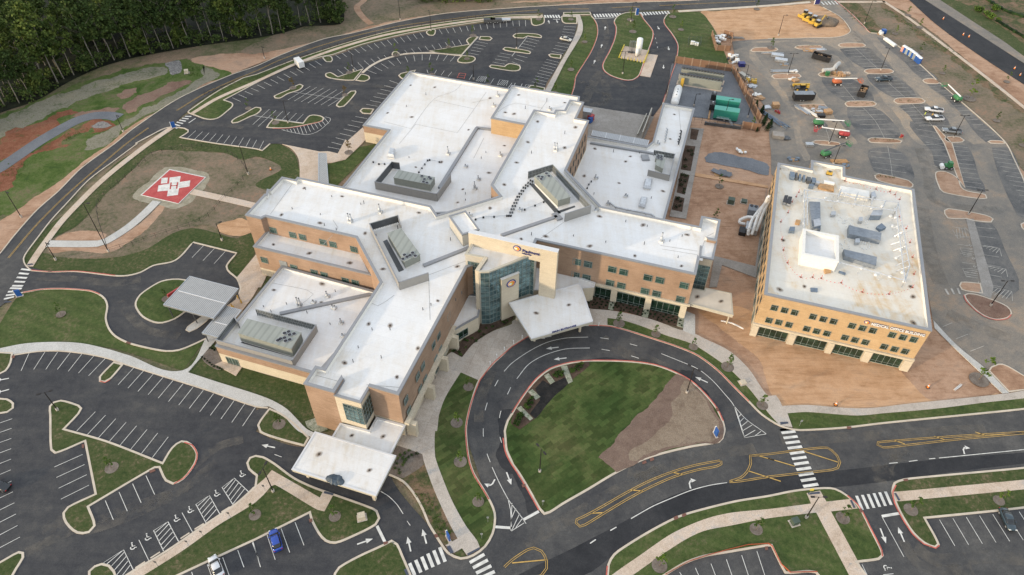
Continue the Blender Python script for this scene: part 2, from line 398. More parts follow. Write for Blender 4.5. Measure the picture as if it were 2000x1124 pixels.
M['fan'] = plain('fan', (.03, .03, .035), .4, .2)
M['steel'] = plain('steel', (.42, .44, .46), .4, .6)
M['steel_dark'] = plain('steel_dark', (.10, .105, .11), .5, .4)
M['galv'] = plain('galv', (.50, .52, .54), .4, .5, var=.2)
M['bronze'] = plain('bronze', (.030, .026, .024), .5, .3)
M['white_paint'] = plain('white_paint', (.72, .72, .70), .45, var=.04)
M['rubber'] = plain('rubber', (.02, .02, .02), .8)
def glass(name, col, rough=.08):
    m, nt, b = new_mat(name); f = NZ(nt, POS(nt, (.4, .4, .8)), 1.0, 3)
    nt.links.new(RAMP(nt, f, [(.35, tuple(c*.35 for c in col)), (.65, col)]), b.inputs['Base Color'])
    b.inputs['Roughness'].default_value = rough; b.inputs['Specular IOR Level'].default_value = .9; b.inputs['Metallic'].default_value = .25
    return m
M['glass'] = glass('glass', (.06, .13, .11))
M['glass_tower'] = glass('glass_tower', (.20, .33, .35), .04); M['glass_tower'].node_tree.nodes['Principled BSDF'].inputs['Metallic'].default_value = .6
M['glass_dark'] = glass('glass_dark', (.025, .06, .04))
M['glass_car'] = glass('glass_car', (.015, .02, .025), .1)
M['frame'] = plain('frame', (.12, .12, .11), .5, .3)
M['mullion'] = plain('mullion', (.24, .28, .26), .45, .3)
M['sign_blue'] = plain('sign_blue', (.020, .085, .30), .4)
M['sign_navy'] = plain('sign_navy', (.03, .035, .16), .4)
M['orange'] = plain('orange', (.70, .20, .03), .5)
M['orange_lift'] = plain('orange_lift', (.45, .12, .045), .45)
M['yellow'] = plain('yellow', (.52, .33, .05), .45)
M['yellow_bright'] = plain('yellow_bright', (.62, .50, .06), .5)
M['red'] = plain('red', (.38, .05, .05), .45)
M['green_lift'] = plain('green_lift', (.045, .18, .07), .45)
M['green_roof'] = plain('green_roof', (.025, .20, .15), .45, var=.08)
M['green_roof_light'] = plain('green_roof_light', (.07, .30, .24), .45, var=.08)
M['green_box'] = plain('green_box', (.06, .085, .065), .6)
M['wood'] = plain('wood', (.45, .27, .13), .8, var=.2)
M['cardboard'] = plain('cardboard', (.42, .26, .14), .85)
M['fence_brown'] = ribbed('fence_brown', (.22, .125, .075), .35, 0, .25, 0, rough=.85)
M['dirt_pile'] = mottle('dirt_pile', [(.14, .11, .08), (.20, .16, .12), (.25, .20, .15)], .5, 1.5, 5.0, bump=.3)
M['tarp_grey'] = plain('tarp_grey', (.20, .225, .255), .6, var=.2, scale=1.2)
M['tarp_blue'] = plain('tarp_blue', (.13, .17, .22), .5, var=.2)
M['tarp_dark'] = plain('tarp_dark', (.05, .07, .09), .5, var=.4)
M['silt_red'] = plain('silt_red', (.33, .075, .035), .7)
M['flag_red'] = plain('flag_red', (.55, .05, .04), .6)
M['insul_black'] = plain('insul_black', (.02, .02, .02), .7)
M['rust'] = plain('rust', (.20, .08, .04), .8, var=.4)
def foliage(name, c0, c1, c2):
    m, nt, b = new_mat(name)
    oi = nt.nodes.new('ShaderNodeObjectInfo'); f = NZ(nt, POS(nt), .55, 4, .7)
    col = RAMP(nt, f, [(.35, c0), (.5, c1), (.68, c2)])
    col = MIX(nt, 1, col, RAMP(nt, oi.outputs['Random'], [(0, (.62, .66, .6)), (.5, (1, 1, 1)), (1, (1.5, 1.35, 1.05))]), 'MULTIPLY')
    nt.links.new(col, b.inputs['Base Color']); b.inputs['Roughness'].default_value = .8; b.inputs['Specular IOR Level'].default_value = .15
    return m
M['leaf_wood'] = foliage('leaf_wood', (.026, .048, .014), (.052, .083, .022), (.105, .135, .038))
M['leaf_young'] = foliage('leaf_young', (.040, .080, .016), (.065, .115, .022), (.10, .15, .035))
M['leaf_red'] = foliage('leaf_red', (.07, .055, .02), (.12, .085, .03), (.16, .12, .04))
M['leaf_dark'] = foliage('leaf_dark', (.006, .018, .008), (.012, .030, .012), (.022, .045, .016))
M['leaf_shrub'] = foliage('leaf_shrub', (.020, .045, .012), (.038, .075, .018), (.06, .10, .025))
M['bark'] = plain('bark', (.20, .18, .15), .9, var=.3, scale=.6)
M['bark_young'] = plain('bark_young', (.16, .12, .085), .9)
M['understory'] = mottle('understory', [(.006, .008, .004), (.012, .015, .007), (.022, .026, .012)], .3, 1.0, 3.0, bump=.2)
M['terrain'] = mottle('terrain', [(.070, .085, .032), (.13, .12, .065), (.20, .15, .10), (.25, .175, .12)], .035, .4, 3.0)
M['skin'] = plain('skin', (.45, .28, .20), .6)
M['denim'] = plain('denim', (.05, .07, .12), .8)
M['hivis'] = plain('hivis', (.55, .75, .05), .6)

def streak_mat():
    m, nt, b = new_mat('dust_streak'); n = NZ(nt, POS(nt, (.28, .28, 1)), 1.0, 6, .72, .2)
    b.inputs['Base Color'].default_value = (.20, .18, .15, 1); b.inputs['Roughness'].default_value = .95
    tr = nt.nodes.new('ShaderNodeBsdfTransparent'); mx = nt.nodes.new('ShaderNodeMixShader')
    nt.links.new(RAMP(nt, n, [(.42, (0, 0, 0)), (.72, (.5, .5, .5))]), mx.inputs[0]); nt.links.new(tr.outputs[0], mx.inputs[1]); nt.links.new(b.outputs[0], mx.inputs[2])
    nt.links.new(mx.outputs[0], nt.nodes['Material Output'].inputs[0]); return m
M['dust_streak'] = streak_mat()
# ================================================================ GROUND
CS = [0]; CB = [0]
from mathutils import noise as MN
NATURAL = {'dirt_lot', 'meadow', 'straw_slope', 'grass_slope', 'basin_soil', 'basin_grass', 'verge', 'field', 'helipad_field', 'grass_band', 'roadside_field', 'gravel_patch', 'sand_track', 'bare_earth', 'gravel_border', 'rock_apron', 'new_asphalt_patch'}
def ragged(ps, z, amp=.55):
    out = []
    for i, a in enumerate(ps):
        b = ps[(i+1) % len(ps)]; k = max(1, min(60, int((b-a).length/.7)))
        for j in range(k): out.append(a.lerp(b, j/k))
    q = []
    for p in out:
        n = MN.noise_vector(Vector((p.x*.22, p.y*.22, 3.1)))*1.5+MN.noise_vector(Vector((p.x*.9, p.y*.9, 8.0)))*.55; n.z = 0; q.append(p+n*amp)
    return q
def sheet(name, mat, z, s, step=1.5):
    CS[0] += 1; z = -.06+CS[0]*.0017 if z < .05 else z+(CS[0]*.0003 if z > .1 else max(0, CS[0]-44)*.0008)
    ps = spline(W(s, z), True, step)
    if name in NATURAL: ps = ragged(ps, z, 1.5 if name[:4] in ('stra', 'basi', 'mead', 'gras') else .55)
    o = MB().flat(ps, z).build(name, M[mat]); up(o); return tag(o, kind='structure')
def slab(name, mat, z1, s, z0=0.0, step=1.2):
    CB[0] += 1; z1 += CB[0]*.0003
    o = MB().prism(spline(W(s, z0), True, step), z0, z1).build(name, M[mat]); return tag(o, kind='structure')
def ribbon(name, mat, s, w, z, th=0.0, step=1.5, closed=False):
    ps = spline(W(s, z), closed, step)
    if closed: ps.append(ps[0])
    o = MB().strip(ps, w, z, th).build(name, M[mat]); return tag(o, kind='structure')
KZ = .17
def ring(ps, w, z0, z1):
    ps = ccw(ps); q = offset(ps, w); n = len(ps); m = MB(); m.raw = False
    m.v = [(p.x, p.y, z0) for p in ps]+[(p.x, p.y, z1) for p in ps]+[(p.x, p.y, z1) for p in q]+[(p.x, p.y, z0) for p in q]
    for i in range(n):
        j = (i+1) % n
        m.f += [(i, j, n+j, n+i), (n+i, n+j, 2*n+j, 2*n+i), (2*n+i, 2*n+j, 3*n+j, 3*n+i)]
    return m, q
def island(s, fill='grass', w=.42, name='grass_island', z=KZ, kmat='kerb'):
    """kerbed bed standing in the asphalt"""
    ps = ccw(spline(W(s, 0), True, 1.0)); m, q = ring(ps, w, 0.0, z)
    tag(m.build('kerb', M[kmat]), kind='structure')
    return tag(MB().prism(offset(ps, w*.8), 0.02, z-.02).build(name, M[fill]), kind='structure')
def kerbline(s, w=.42, red=False, closed=False):
    return ribbon('kerb', 'kerb_red' if red else 'kerb', s, w, 0.02, KZ-.02+(.02 if red else 0), 1.0, closed)
def redkerb(s, w=.22):
    return ribbon('red_kerb_paint', 'kerb_red', s, w, KZ+.005, .02, 1.0)
# base terrain: one sheet out to the horizon
t = MB().face([(-1600, -900, -.1), (1600, -900, -.1), (1600, 2300, -.1), (-1600, 2300, -.1)]).build('terrain', M['terrain']); tag(t, kind='structure')
# ---- zones without asphalt
Z1, Z2, Z3, Z4 = .004, .008, .012, .016
sheet('dirt_lot', 'soil', Z1, "P: 1060,190 1200,40 1400,30 1640,-5* 2120,300 2120,820 1540,830 1400,700 1330,640 1100,560")
sheet('dirt_lot', 'soil_orange', Z2, "C: 1480,95 1600,90* D: 0,50 350,35 430,60 560,130 635,215 640,255 560,290 0,305 C: 1730,310 1620,270 1540,180")
sheet('dirt_lot', 'soil_orange', Z2, "P: 1365,600 1480,610 1780,700 1830,680 1900,740 1960,775* 1800,790 1620,798 1528,795 1480,700 1420,650")
sheet('dirt_lot', 'soil', Z3, "H: 1130,480 1200,480 L: 1300,260 1600,520* 1880,820* 1300,880 1060,660 1120,560")
sheet('dirt_lot', 'soil', Z2, "U: 1480,0 2000,0 H: 60,300 -60,900 U: 1900,1124 1600,1120 1600,600 1370,560 1400,300")
# left side of the outer road: meadow, basin, straw
sheet('meadow', 'grass_bright', Z1, "A: -200,1300 -200,950 0,900 200,830 480,700 700,620 1150,510 1400,460 1600,500 1830,580 1400,790 1100,960 850,1124 E: 640,200 290,500 0,560 -300,560")
sheet('straw_slope', 'straw', Z2, "A: -150,1120 -150,960 0,925 300,800 600,690 900,600 1200,530 1290,545 1270,595 1000,655 700,765 400,890 0,1075")
sheet('straw_slope', 'straw', Z2, "A: 930,960 1150,850 1350,740 1550,620 1600,520 1640,540 1740,580 1560,680 1400,780 1200,890 1000,1000 800,1124 E: 700,50 620,20")
sheet('grass_slope', 'grass_bright', Z3, "E: 620,0 700,20 560,150 400,280 200,420 0,545 -200,560 -200,420 0,400 150,330 350,220 500,110")
sheet('basin_soil', 'soil_red', Z2, "A: -150,1200 130,1010 300,950 560,850 600,870 450,950 480,985 300,1110 E: 0,130 -150,200")
sheet('basin_soil', 'soil_brown', Z3, "A: 945,850 1000,800 1150,730 1300,660 1440,620 1490,630 1400,690 1200,780 1000,870")
sheet('basin_soil', 'soil_brown', Z3, "A: 890,760 950,720 1050,690 1060,715 950,765")
sheet('basin_soil', 'soil_brown', Z3, "A: 600,880 760,850 900,840 900,900 760,900 640,925 580,920")
sheet('basin_soil', 'soil_red', Z3, "A: 360,1124 480,1060 640,975 720,940 800,945 860,990 700,1060 560,1124 E: 200,120 100,330 -50,400 -50,240 60,150")
sheet('basin_grass', 'grass_bright', Z4, "A: 500,1100 620,1040 700,1000 740,1020 660,1080 560,1124")
ribbon('gravel_track', 'gravel_grey', "A: 930,920 860,905 740,905 620,935 470,1010 300,1110 E: 60,150 0,190 -200,290", 4.6, .02)
sheet('rock_apron', 'riprap', .024, "A: 1285,490 1330,478 1400,472 1420,520 1400,570 1340,590 1310,545")
sheet('rock_apron', 'riprap', .024, "A: 700,990 760,960 800,955 860,985 800,1005 740,1005")
sheet('verge', 'soil', Z4, "A: 840,1124 1080,960 1400,790 1600,655 1810,580 1500,470 1700,430 1900,420 2000,415 B: 300,320 560,240 750,190 820,170 1100,130 1500,60 2000,15 C: 400,0 800,-10 1300,-20 1700,-30* 2000,-10 1300,12* 800,26 400,44* B: 2000,66 1500,106 1130,171 760,262 520,312 200,432 0,522 A: 1800,592 1400,772 1040,1012 E: 900,2 640,192 460,372 290,522 120,712 -10,870* -260,1050* -260,700 0,600 200,470 400,330 640,160")
sheet('field', 'soil_field', Z3, "B: -100,420 100,290 400,210 660,190 640,0 760,-60 1400,-60 1300,20 1900,20 C: 200,20 750,-10 700,-60 800,-20 300,40 B: 1500,100 1000,180 700,260 400,340")
ribbon('dirt_track', 'soil', "B: 900,190 850,150 800,90 790,50 840,10 860,-60", 2.6, .02)
# helipad field
sheet('helipad_field', 'soil_field', Z3, "E: 400,760 560,690 620,640 700,560 830,400 1050,200 1180,70 1350,50 1600,60 1850,95 2000,120 F: 180,160 200,200 190,260 0,640 E: 1990,600 1850,700 1600,640 1400,690 1250,800 1000,880 860,880 500,900 380,870")
sheet('helipad_field', 'soil', Z4, "E: 390,780 830,780 1000,680 1180,540 1260,470 1280,520 1200,620 1050,740 860,850 600,840 400,850")
sheet('helipad_field', 'soil', Z4, "E: 420,755 560,690 800,690 830,760 600,760")
sheet('helipad_field', 'soil_orange', Z4, "E: 1700,640 1900,580 1960,600 1960,690 1850,720 1740,700")
sheet('helipad_lawn', 'grass', Z3, "A: 1300,1010 1440,1010 1475,1040 1405,1080 1700,1124 E: 2000,45 F: 50,60 110,5 200,10 300,80 335,200 330,330 0,330 200,200 150,150 0,100 E: 1900,130 1750,70 1500,60 1200,60 1050,190 830,390 600,640 380,760 240,960 120,960 300,700 600,480 900,160 1150,0")
sheet('drive_lawn', 'grass', Z4, "E: 230,960 320,850 420,880 700,900 950,880 1150,820 1350,700 1500,660 1700,700 1850,740 1960,700 1990,860* 1850,1050* 1770,960 1850,855* 1510,770* 1370,910 1200,950 1100,1005 980,1030 900,1030 700,1005 245,990")
sheet('gravel_border', 'gravel_tan', .024, "E: 1300,185 1380,178 1640,240 1650,270 1470,480 1390,508 1330,500 1080,445 1040,410 1070,375")
o = MB().prism([G(*q[:2], 0) for q in P("E: 1325,200 1610,262 1395,472 1098,403")], 0, .10).build('helipad', M['mark_white']); tag(o, 'square red helipad with white border, cross and letter H in the soil field', 'helipad')
ppad = offset(ccw([G(*q[:2], .104) for q in P("E: 1325,200 1610,262 1395,472 1098,403")]), .28)
MB().flat(ppad, .104).build('red_field', M['pad_red'], o)
MB().flat([G(*q[:2], .108) for q in P("E: 1325,265 1412,254 1403,300 1487,287 1480,334 1398,348 1390,400 1305,411 1312,366 1230,374 1238,326 1322,312")], .108).build('white_cross', M['mark_white'], o)
mm = MB(); 
for a in SEGS("E: 1337,303,1330,356 1388,301,1380,352 1333,330,1384,326"): mm.strip([G(*a[0], .112), G(*a[1], .112)], .42, .112)
mm.build('letter_h', M['pad_red'], o)
MB().flat([G(*q[:2], .108) for q in P("E: 1262,268 1312,265 1305,308 1257,312")], .108).build('weight_box', M['mark_white'], o)
# lawns round the emergency drive and the long walk
sheet('lawn', 'lawn', Z3, "I: 170,45 330,15 500,10 700,25 770,50 820,90 838,150 825,240 850,320 900,380 1000,430 1150,470 1300,495 1450,480 1610,400* 1430,650* 900,480 600,440 300,430 0,480 -120,500 0,280 120,90")
sheet('lawn', 'grass', Z3, "I: 1630,395* 1720,480* J: 0,655 400,760* 570,1124* 380,1124 200,960 0,850 I: 1800,775 1430,655*")
sheet('lawn', 'lawn', Z3, "F: 720,40* 960,0* 560,400* 300,200* 570,160 700,70")
sheet('lawn', 'grass', Z2, "F: 500,60 640,75 560,140 545,120")
sheet('lawn', 'lawn', Z3, "C: 530,130* 625,125* 660,180 668,250 640,350 570,480 500,600 485,650 462,760* 250,760* 400,500 500,330 550,240 540,160")
sheet('lawn', 'lawn', Z4, "C: 1215,110 1280,100* 1460,97 1540,170 1600,270 1720,560* 1290,500* 1290,430 1300,380 1280,300 1200,200 1185,150")
sheet('lawn', 'grass', Z2, "P: 486,517 505,508 540,545 498,584 513,560 500,530")
# right edge
sheet('field', 'soil_field', Z3, "D: 540,0 900,30 1100,160 1500,450 2000,860 2200,1100 H: 2100,250 1850,0 D: 1860,1124 1650,920 1330,640 1000,350 870,265 790,250 640,100")
sheet('field', 'grass_thin', Z4, "D: 560,20 700,30 800,130 900,250 860,262 780,250 640,110")
sheet('grass_band', 'grass_thin', Z4, "D: 880,30 960,50 1100,170 1250,290 1500,450 1700,620 1900,780 2000,850 2000,900 1800,770 1550,560 1400,440 1200,300 1050,180")
sheet('verge', 'soil', Z4, "D: 900,0 1100,0 1300,180 1500,330 1750,500 2150,760 2150,900 2000,820 1600,510 1350,310 1080,100")
sheet('roadside_grass', 'grass', Z4, "D: 1330,-20 1600,170 1850,330 2150,540 2150,-20")
sheet('roadside_field', 'grass_thin', .02, "D: 1450,-20 1600,60 1800,190 2150,400 2150,-20")
ribbon('footpath', 'concrete_pink', "D: 900,10 1080,130 1350,335 1600,525 1850,720 2060,890", 1.5, .05, .05)
ribbon('footpath', 'concrete_pink', "D: 540,17 720,18 915,16", 1.6, .05, .05)
# ---- asphalt
AZ = .05
sheet('road', 'asphalt_road', AZ, "E: -260,1020* 0,860 120,710 290,520 460,370 640,190 900,0 A: 1040,1010 1400,770 1800,590 2000,520 B: 200,430 520,310 760,260 1130,170 1500,105 2000,65 C: 400,42 800,25 1300,10 1700,-10 2200,-30* D: 600,-40* 0,40* C: 1700,60 1300,75 620,98 400,97 0,112 B: 1800,125 1400,175 1050,235 700,330 300,460 0,575 A: 1900,600 1700,700 1500,830 1480,860 1430,900* 1330,1000* 1180,1060 1060,1124 E: 900,130 700,280 520,470 400,600 300,730 210,850 185,900 200,950 245,990* 170,1124* I: 100,70 0,150* -260,300*")
sheet('parking_asphalt', 'asphalt', AZ+.004, "A: 1455,900* 1500,885 1620,938 1700,930 1780,870 1825,830 1820,808 1760,785* 1900,700 2000,655 B: 200,560 310,515 520,455 600,440 830,360 1000,315 1200,270 1340,245 1600,205 1790,180 2000,160 C: 140,160 150,190 190,205 250,185 255,150 240,100* 400,95* 385,155 410,185 510,188* 470,330 390,440 340,550 270,650 250,760* B: 1800,700* 1100,900 840,1010* F: 640,80* 500,65 180,0* 110,0* 50,55* A: 1405,1078* 1475,1030 1467,1008 1330,1000*")
sheet('drive_asphalt', 'asphalt', AZ+.008, "C: 620,95* 640,150 665,200 665,280 620,400 560,500 500,600 485,680 460,760* 560,880* 1090,930* 1180,800 1200,740 1235,620 1260,520 1285,450 1295,350 1250,270 1190,190 1185,150 1230,90*")
sheet('loading_court', 'concrete_old', AZ+.02, "C: 560,825* 1110,912* 1000,1160* 560,1060*")
sheet('drive_asphalt', 'asphalt', AZ+.012, "E: 190,950* 400,1002 600,997 900,1032 1000,1030 1100,1005 1200,952 1370,912* 1510,770* 1850,855* 1770,960 1800,1010 1850,1050 1880,1124 I: 1880,20 1850,90 1700,250* 1610,400* 1500,450 1400,490 1300,497 1150,470 1000,430 900,380 850,320 825,240 840,150 820,90 770,50 700,25 500,10 330,15 160,45* 60,60*")
sheet('parking_asphalt', 'asphalt', AZ+.004, "I: -260,560* 0,505 110,528* 280,500 450,492 640,510 740,528 880,575 1200,668 1600,792 2000,930 J: 0,960 60,935 105,940 40,1040 N: 0,0 430,120 800,-100 1100,0* 1050,340 1400,800 1440,880* 1700,1300* -200,1300* -2300,1400* I: -260,1300*")
sheet('road', 'asphalt_road', AZ+.008, "N: 1200,1300* 1460,900* 1600,1000 1760,930 1850,760 1780,460 1650,60 J: 1640,1100 1680,900 1740,740 1850,600 1950,510 K: 0,455 140,375 300,250 400,200 650,240 760,302 900,335 1100,400 1300,465 1450,530 1600,640 1750,790 1850,890 1950,990 L: 100,1090 200,1110 600,1095 900,1060 1500,1000 2000,950 2300,915* Q: 2300,1300* O: -400,1300*")
sheet('fresh_lane', 'asphalt_new', AZ+.014, "N: 1830,1300 O: 160,1124 560,1124 800,960 1100,760 1400,640 1700,560 2000,500 Q: 200,455 500,440 1000,380 1500,310 2200,230* 2200,150* 1300,220 700,290 300,330 0,365 O: 1700,400 1400,450 1100,570 900,690 500,900 0,1150")
sheet('new_asphalt_patch', 'asphalt_new', AZ+.014, "K: 640,565 700,548 780,552 860,558 920,545 1000,552 1100,555 1150,595 1250,630 1400,660 1440,700 1430,730 1550,860 1400,735 1250,655 1100,605 900,580")
sheet('new_asphalt_patch', 'asphalt_new', AZ+.014, "J: 1930,960 2000,960 1960,1040 N: 1940,60 1950,150 1985,230 O: 30,320 90,410 150,510 205,615 130,650 90,540 40,420 0,330 N: 1960,330 1900,240 1885,200 1900,100 1900,0")
sheet('lot_asphalt', 'asphalt_dust', AZ+.004, "C: 1720,325* D: 0,305 560,292 640,255 630,210 560,130 430,60 380,20* 500,-30* 530,0 640,100 760,220 800,260 860,265 1000,350 1180,500 1330,640 1500,790 1650,920 1750,1010 1860,1124 H: 1920,120 2010,320 2200,900* L: 2200,760* 2000,690 1830,600 1760,615 1700,650 1480,460 1290,270* H: 1130,480* 600,300* 100,300* P: 1506,340* 1506,300 1502,262 1506,238 1497,214 1482,192 1468,172 1456,150 1442,130 1435,110")
sheet('sand_track', 'dust', AZ+.008, "C: 1780,330 D: 300,310 560,292 640,255 620,180 700,300 820,420 960,600 1120,800 1300,1000 1420,1124 1180,1124 1000,900 840,700 700,540 560,400 400,330 0,335 C: 1850,335")
sheet('sand_track', 'dust', AZ+.017, "P: 1475,90 1463,102 1470,122 1490,146 1512,172 1534,204 1546,232 1552,262 1562,300 1576,316 1584,312 1572,285 1562,250 1554,222 1542,196 1522,164 1500,138 1482,118 1476,104 1484,94")
sheet('bay_asphalt', 'asphalt_bay', AZ+.018, "H: 790,50 940,30 1060,80 1130,200 1120,290 860,235 800,150")
for s in ["D: 560,330 640,345 860,560 1010,740 1240,1000 1340,1124 1240,1124 1080,900 900,690 700,460", "D: 480,420 540,440 700,640 900,860 1060,1124 960,1124 760,820 600,620", "D: 250,620 330,640 420,780 540,940 700,1124 600,1124 400,880 300,740", "D: 820,330 900,340 1180,600 1500,900 1700,1124 1600,1124 1300,860 1000,560"]:
    sheet('sand_track', 'dust', AZ+.012, s, 3)
for s in ["D: 560,385 640,375 790,378 850,440 960,540 760,540", "D: 770,590 960,585 1160,755 980,765", "D: 1020,830 1240,820 1420,985 1180,985 1100,900", "D: 420,610 640,610 830,790 600,790", "D: 620,840 830,840 990,970 1030,1075 760,1075", "D: 850,290 1000,360 1180,510 1330,620 1200,610 1060,480", "D: 1250,660 1345,655 1490,790 1700,980 1850,1110 1700,1110 1500,880 1380,760", "D: 1110,950 1290,990 1370,1124 H: 1440,130 1340,200 1280,60 D: 1180,1080", "H: 1440,0 1560,20 1650,260 1700,380 1540,350", "H: 1750,30 1880,30 1990,260 2100,500 2100,620 1950,560", "H: 1620,610 1750,625 1860,850 1960,1060 L: 1960,20 1880,80 1740,20 H: 1690,900"]:
    sheet('bay_asphalt', 'asphalt_bay', AZ+.016, s, 3)
sheet('highway', 'asphalt_new', AZ+.004, "D: 1080,-20* 1300,180 1500,330 1750,500 2200,790* 2200,620* 2000,500 1750,335 1500,175 1190,-20*")
sheet('highway', 'asphalt_dust', AZ+.002, "D: 1190,-22* 1500,175 1750,335 2200,625* 2200,560* 2000,440 1850,330 1600,168 1310,-22*")
sheet('service_yard', 'gravel_grey', AZ+.004, "C: 1250,500 1300,490* 1720,560* 1740,600 1930,1000* 1500,925* 1160,890* 1220,720")
sheet('gravel_patch', 'gravel_grey', .03, "U: 1510,110 1540,80 1620,70 1800,105 2000,150 H: 0,200 U: 2000,240 1800,200 1600,160 1510,150")
# ---- pavements and plazas
SWZ = .16
walks = [
 ("F: 205,6* 260,28 305,70 332,120 342,200 340,300* 560,330* 555,155* 600,150 640,125 770,30* 700,-30* 640,80* 560,62 500,65* 400,45", 'concrete_pink'),
 ("B: 835,1000* 855,1050 860,1090 700,1250* F: 600,150* 560,150 640,78* B: 680,1140", 'concrete_pink'),
 ("C: 395,120* 530,120* 552,190 548,260 500,350 420,480 290,740* 245,735* 350,540 430,400 500,260 515,190 498,135* 395,135*", 'concrete'),
 ("C: 1060,425* 1140,435* 1080,608* 1000,595*", 'concrete_pink'),
 ("E: 1850,1050* 2000,870* F: 120,950* 40,1124 J: 20,0 I: 1980,70 1800,300* 1740,180 1850,90 1880,20 E: 1880,1124", 'concrete_pink'),
 ("I: -60,490* 0,478 200,440 450,428 650,440 850,485 1000,530 1430,650 1620,380* 1700,400* 1470,665* 1700,740 2000,835 J: 130,885 240,950 330,1040 400,1110 520,1160* 460,1180* 330,1124 220,1010 140,950 100,930 0,935 I: 1600,795 1200,670 980,600 740,528 640,512 450,492 280,500 110,522 0,515 -60,520*", 'concrete_white'),
 ("N: 1000,60* J: 1100,900* 1440,570* 1530,505* 1610,548* 1700,440 1850,345 2000,288 K: 0,268 300,100 620,170* 745,180* 745,300* 500,298 300,312 135,380* J: 1995,460 1940,515 1850,600 1745,730* 1600,665* 1480,860 1430,1000 1415,1124 N: 1400,0 1395,125* 1300,180* 1100,110*", 'plaza'),
 ("N: 1300,180* 1395,125* 1400,200 1440,320 1530,540 1640,740 1730,860 1750,912* 1650,972* 1610,915* 1545,952* 1480,892* 1575,840* 1500,700 1400,480 1340,320 1310,230", 'concrete'),
 ("K: 612,172* 745,180 900,205 1100,255 1300,330 1410,355 1500,400 1700,500 1850,640 2000,850 L: 60,845 110,928* 300,920 600,943 800,945 1100,910 1500,870 1880,828 2000,808 2300,770* 2300,830* 2000,868 1700,900 1300,950 900,985 700,1002 500,990 300,975 150,985* 190,1095* 90,1078* 0,980 K: 1850,790 1700,640 1550,530 1400,440 1200,375 1000,300 850,255 740,240*", 'concrete'),
 ("K: 1345,180* 1430,215* 1430,380* 1335,340*", 'concrete_white'),
 ("O: 700,1200* 780,1124 1000,970 1250,800 1500,690 1700,640 2000,610 Q: 335,567* 300,485* 405,465* 455,552* 650,530* 700,605* 490,628* 800,1200* 670,1200* 375,637* 0,682 O: 1700,740 1500,780 1350,850 1150,980 840,1200*", 'concrete_pink'),
 ("Q: 980,475* 1050,470 2000,380 2200,355* 2200,430* 2000,455 1040,548* 1000,548*", 'concrete_pink'),
 ("M: 870,1200* 1000,1124 1300,950 1600,740 1850,570 1950,480 N: 0,430 75,365 125,305* 500,520* 530,460* 610,490* 535,628* 480,615 150,420 120,430 60,500 0,555 M: 1900,620 1700,740 1450,920 1200,1080 1000,1200*", 'concrete_pink'),
 ("C: 1380,1000* 1500,1010* U: 1475,0* 1360,590* 1230,570* 1350,0*", 'concrete_old'),
 ("U: 1580,880* 1900,960* H: -5,310* U: 1905,1050* 1640,950* 1600,1124* 1540,1124*", 'concrete_old'),
 ("L: 1290,260* 1480,460 1700,640 1880,825* 1830,830* 1640,650 1460,480 1300,320*", 'concrete_white'),
 ("H: 1545,590* 1605,590* 1760,1124* L: 1740,90* 1640,50* H: 1670,1124*", 'concrete_old'),
 ("U: 1430,230* 2000,330* 2000,350* 1430,255*", 'soil_orange'),
]
for s, m_ in walks: slab('pavement', m_, SWZ, s)
# lawns that belong to the walks
slab('lawn', 'sod', .11, "J: 1600,665* 1742,725* 1690,880 1650,1040 1645,1124 N: 1660,200 1700,330 1780,460 1835,560 1862,640 1862,720 1845,800 1790,890* 1750,905* 1640,740 1530,540 1440,320 1400,200 1400,0 J: 1430,1000 1480,860")
slab('lawn', 'lawn', .11, "K: 740,240* 850,255 1000,300 1200,375 1400,440 1550,530 1700,640 1850,790 2000,960 L: 80,1075* 0,1030 K: 1850,890 1750,790 1600,640 1450,530 1300,465 1100,400 900,335 745,300*")
slab('lawn', 'lawn', .11, "L: 150,985* 300,975 500,990 700,1003 1000,975 1300,950 1700,900 2000,868 2300,830* 2300,905* 2000,948 1500,998 900,1058 600,1093 300,1113 200,1108*")
slab('lawn', 'grass_thin', .11, "N: 1040,345 1100,110* 1300,180 1310,230 1340,320 1400,480 1500,700 1575,840* 1480,892* 1450,880 1400,800 1350,720 1300,600 1230,480 1150,390")
slab('lawn', 'grass', .11, "N: 1550,955 1610,920* 1640,975* 1590,985")
# planting beds
slab('mulch_bed', 'grey_mulch', .13, "N: 1110,105* 1300,175* 1310,260 1150,370* 1045,335* 1060,200", 0)
slab('mulch_bed', 'mulch', .14, "K: 540,60* 0,-60* 550,-60 700,-20 1330,200* 1335,320* 1100,250 900,195 740,172 605,165*")
slab('mulch_bed', 'mulch', .14, "J: 1530,505* 1700,330 1900,160 2050,100 K: 0,250* J: 1950,290 1850,335 1700,435 1610,548*")
slab('mulch_bed', 'grey_mulch', .13, "I: 1620,480* 1690,480* 1750,640 1700,645 1580,560")
for s in ["U: 1345,15* 1432,25* 1395,218* 1318,205*", "U: 1315,232* 1387,250* 1350,402* 1285,385*", "U: 1275,412* 1347,430* 1328,538* 1245,518*", "C: 1400,1010* 1460,1020* 1440,1100* 1390,1090*"]:
    slab('mulch_bed', 'mulch', .19, s)
slab('rock_bed', 'river_rock', .14, "J: 385,1050 470,1020 560,1110 440,1120")
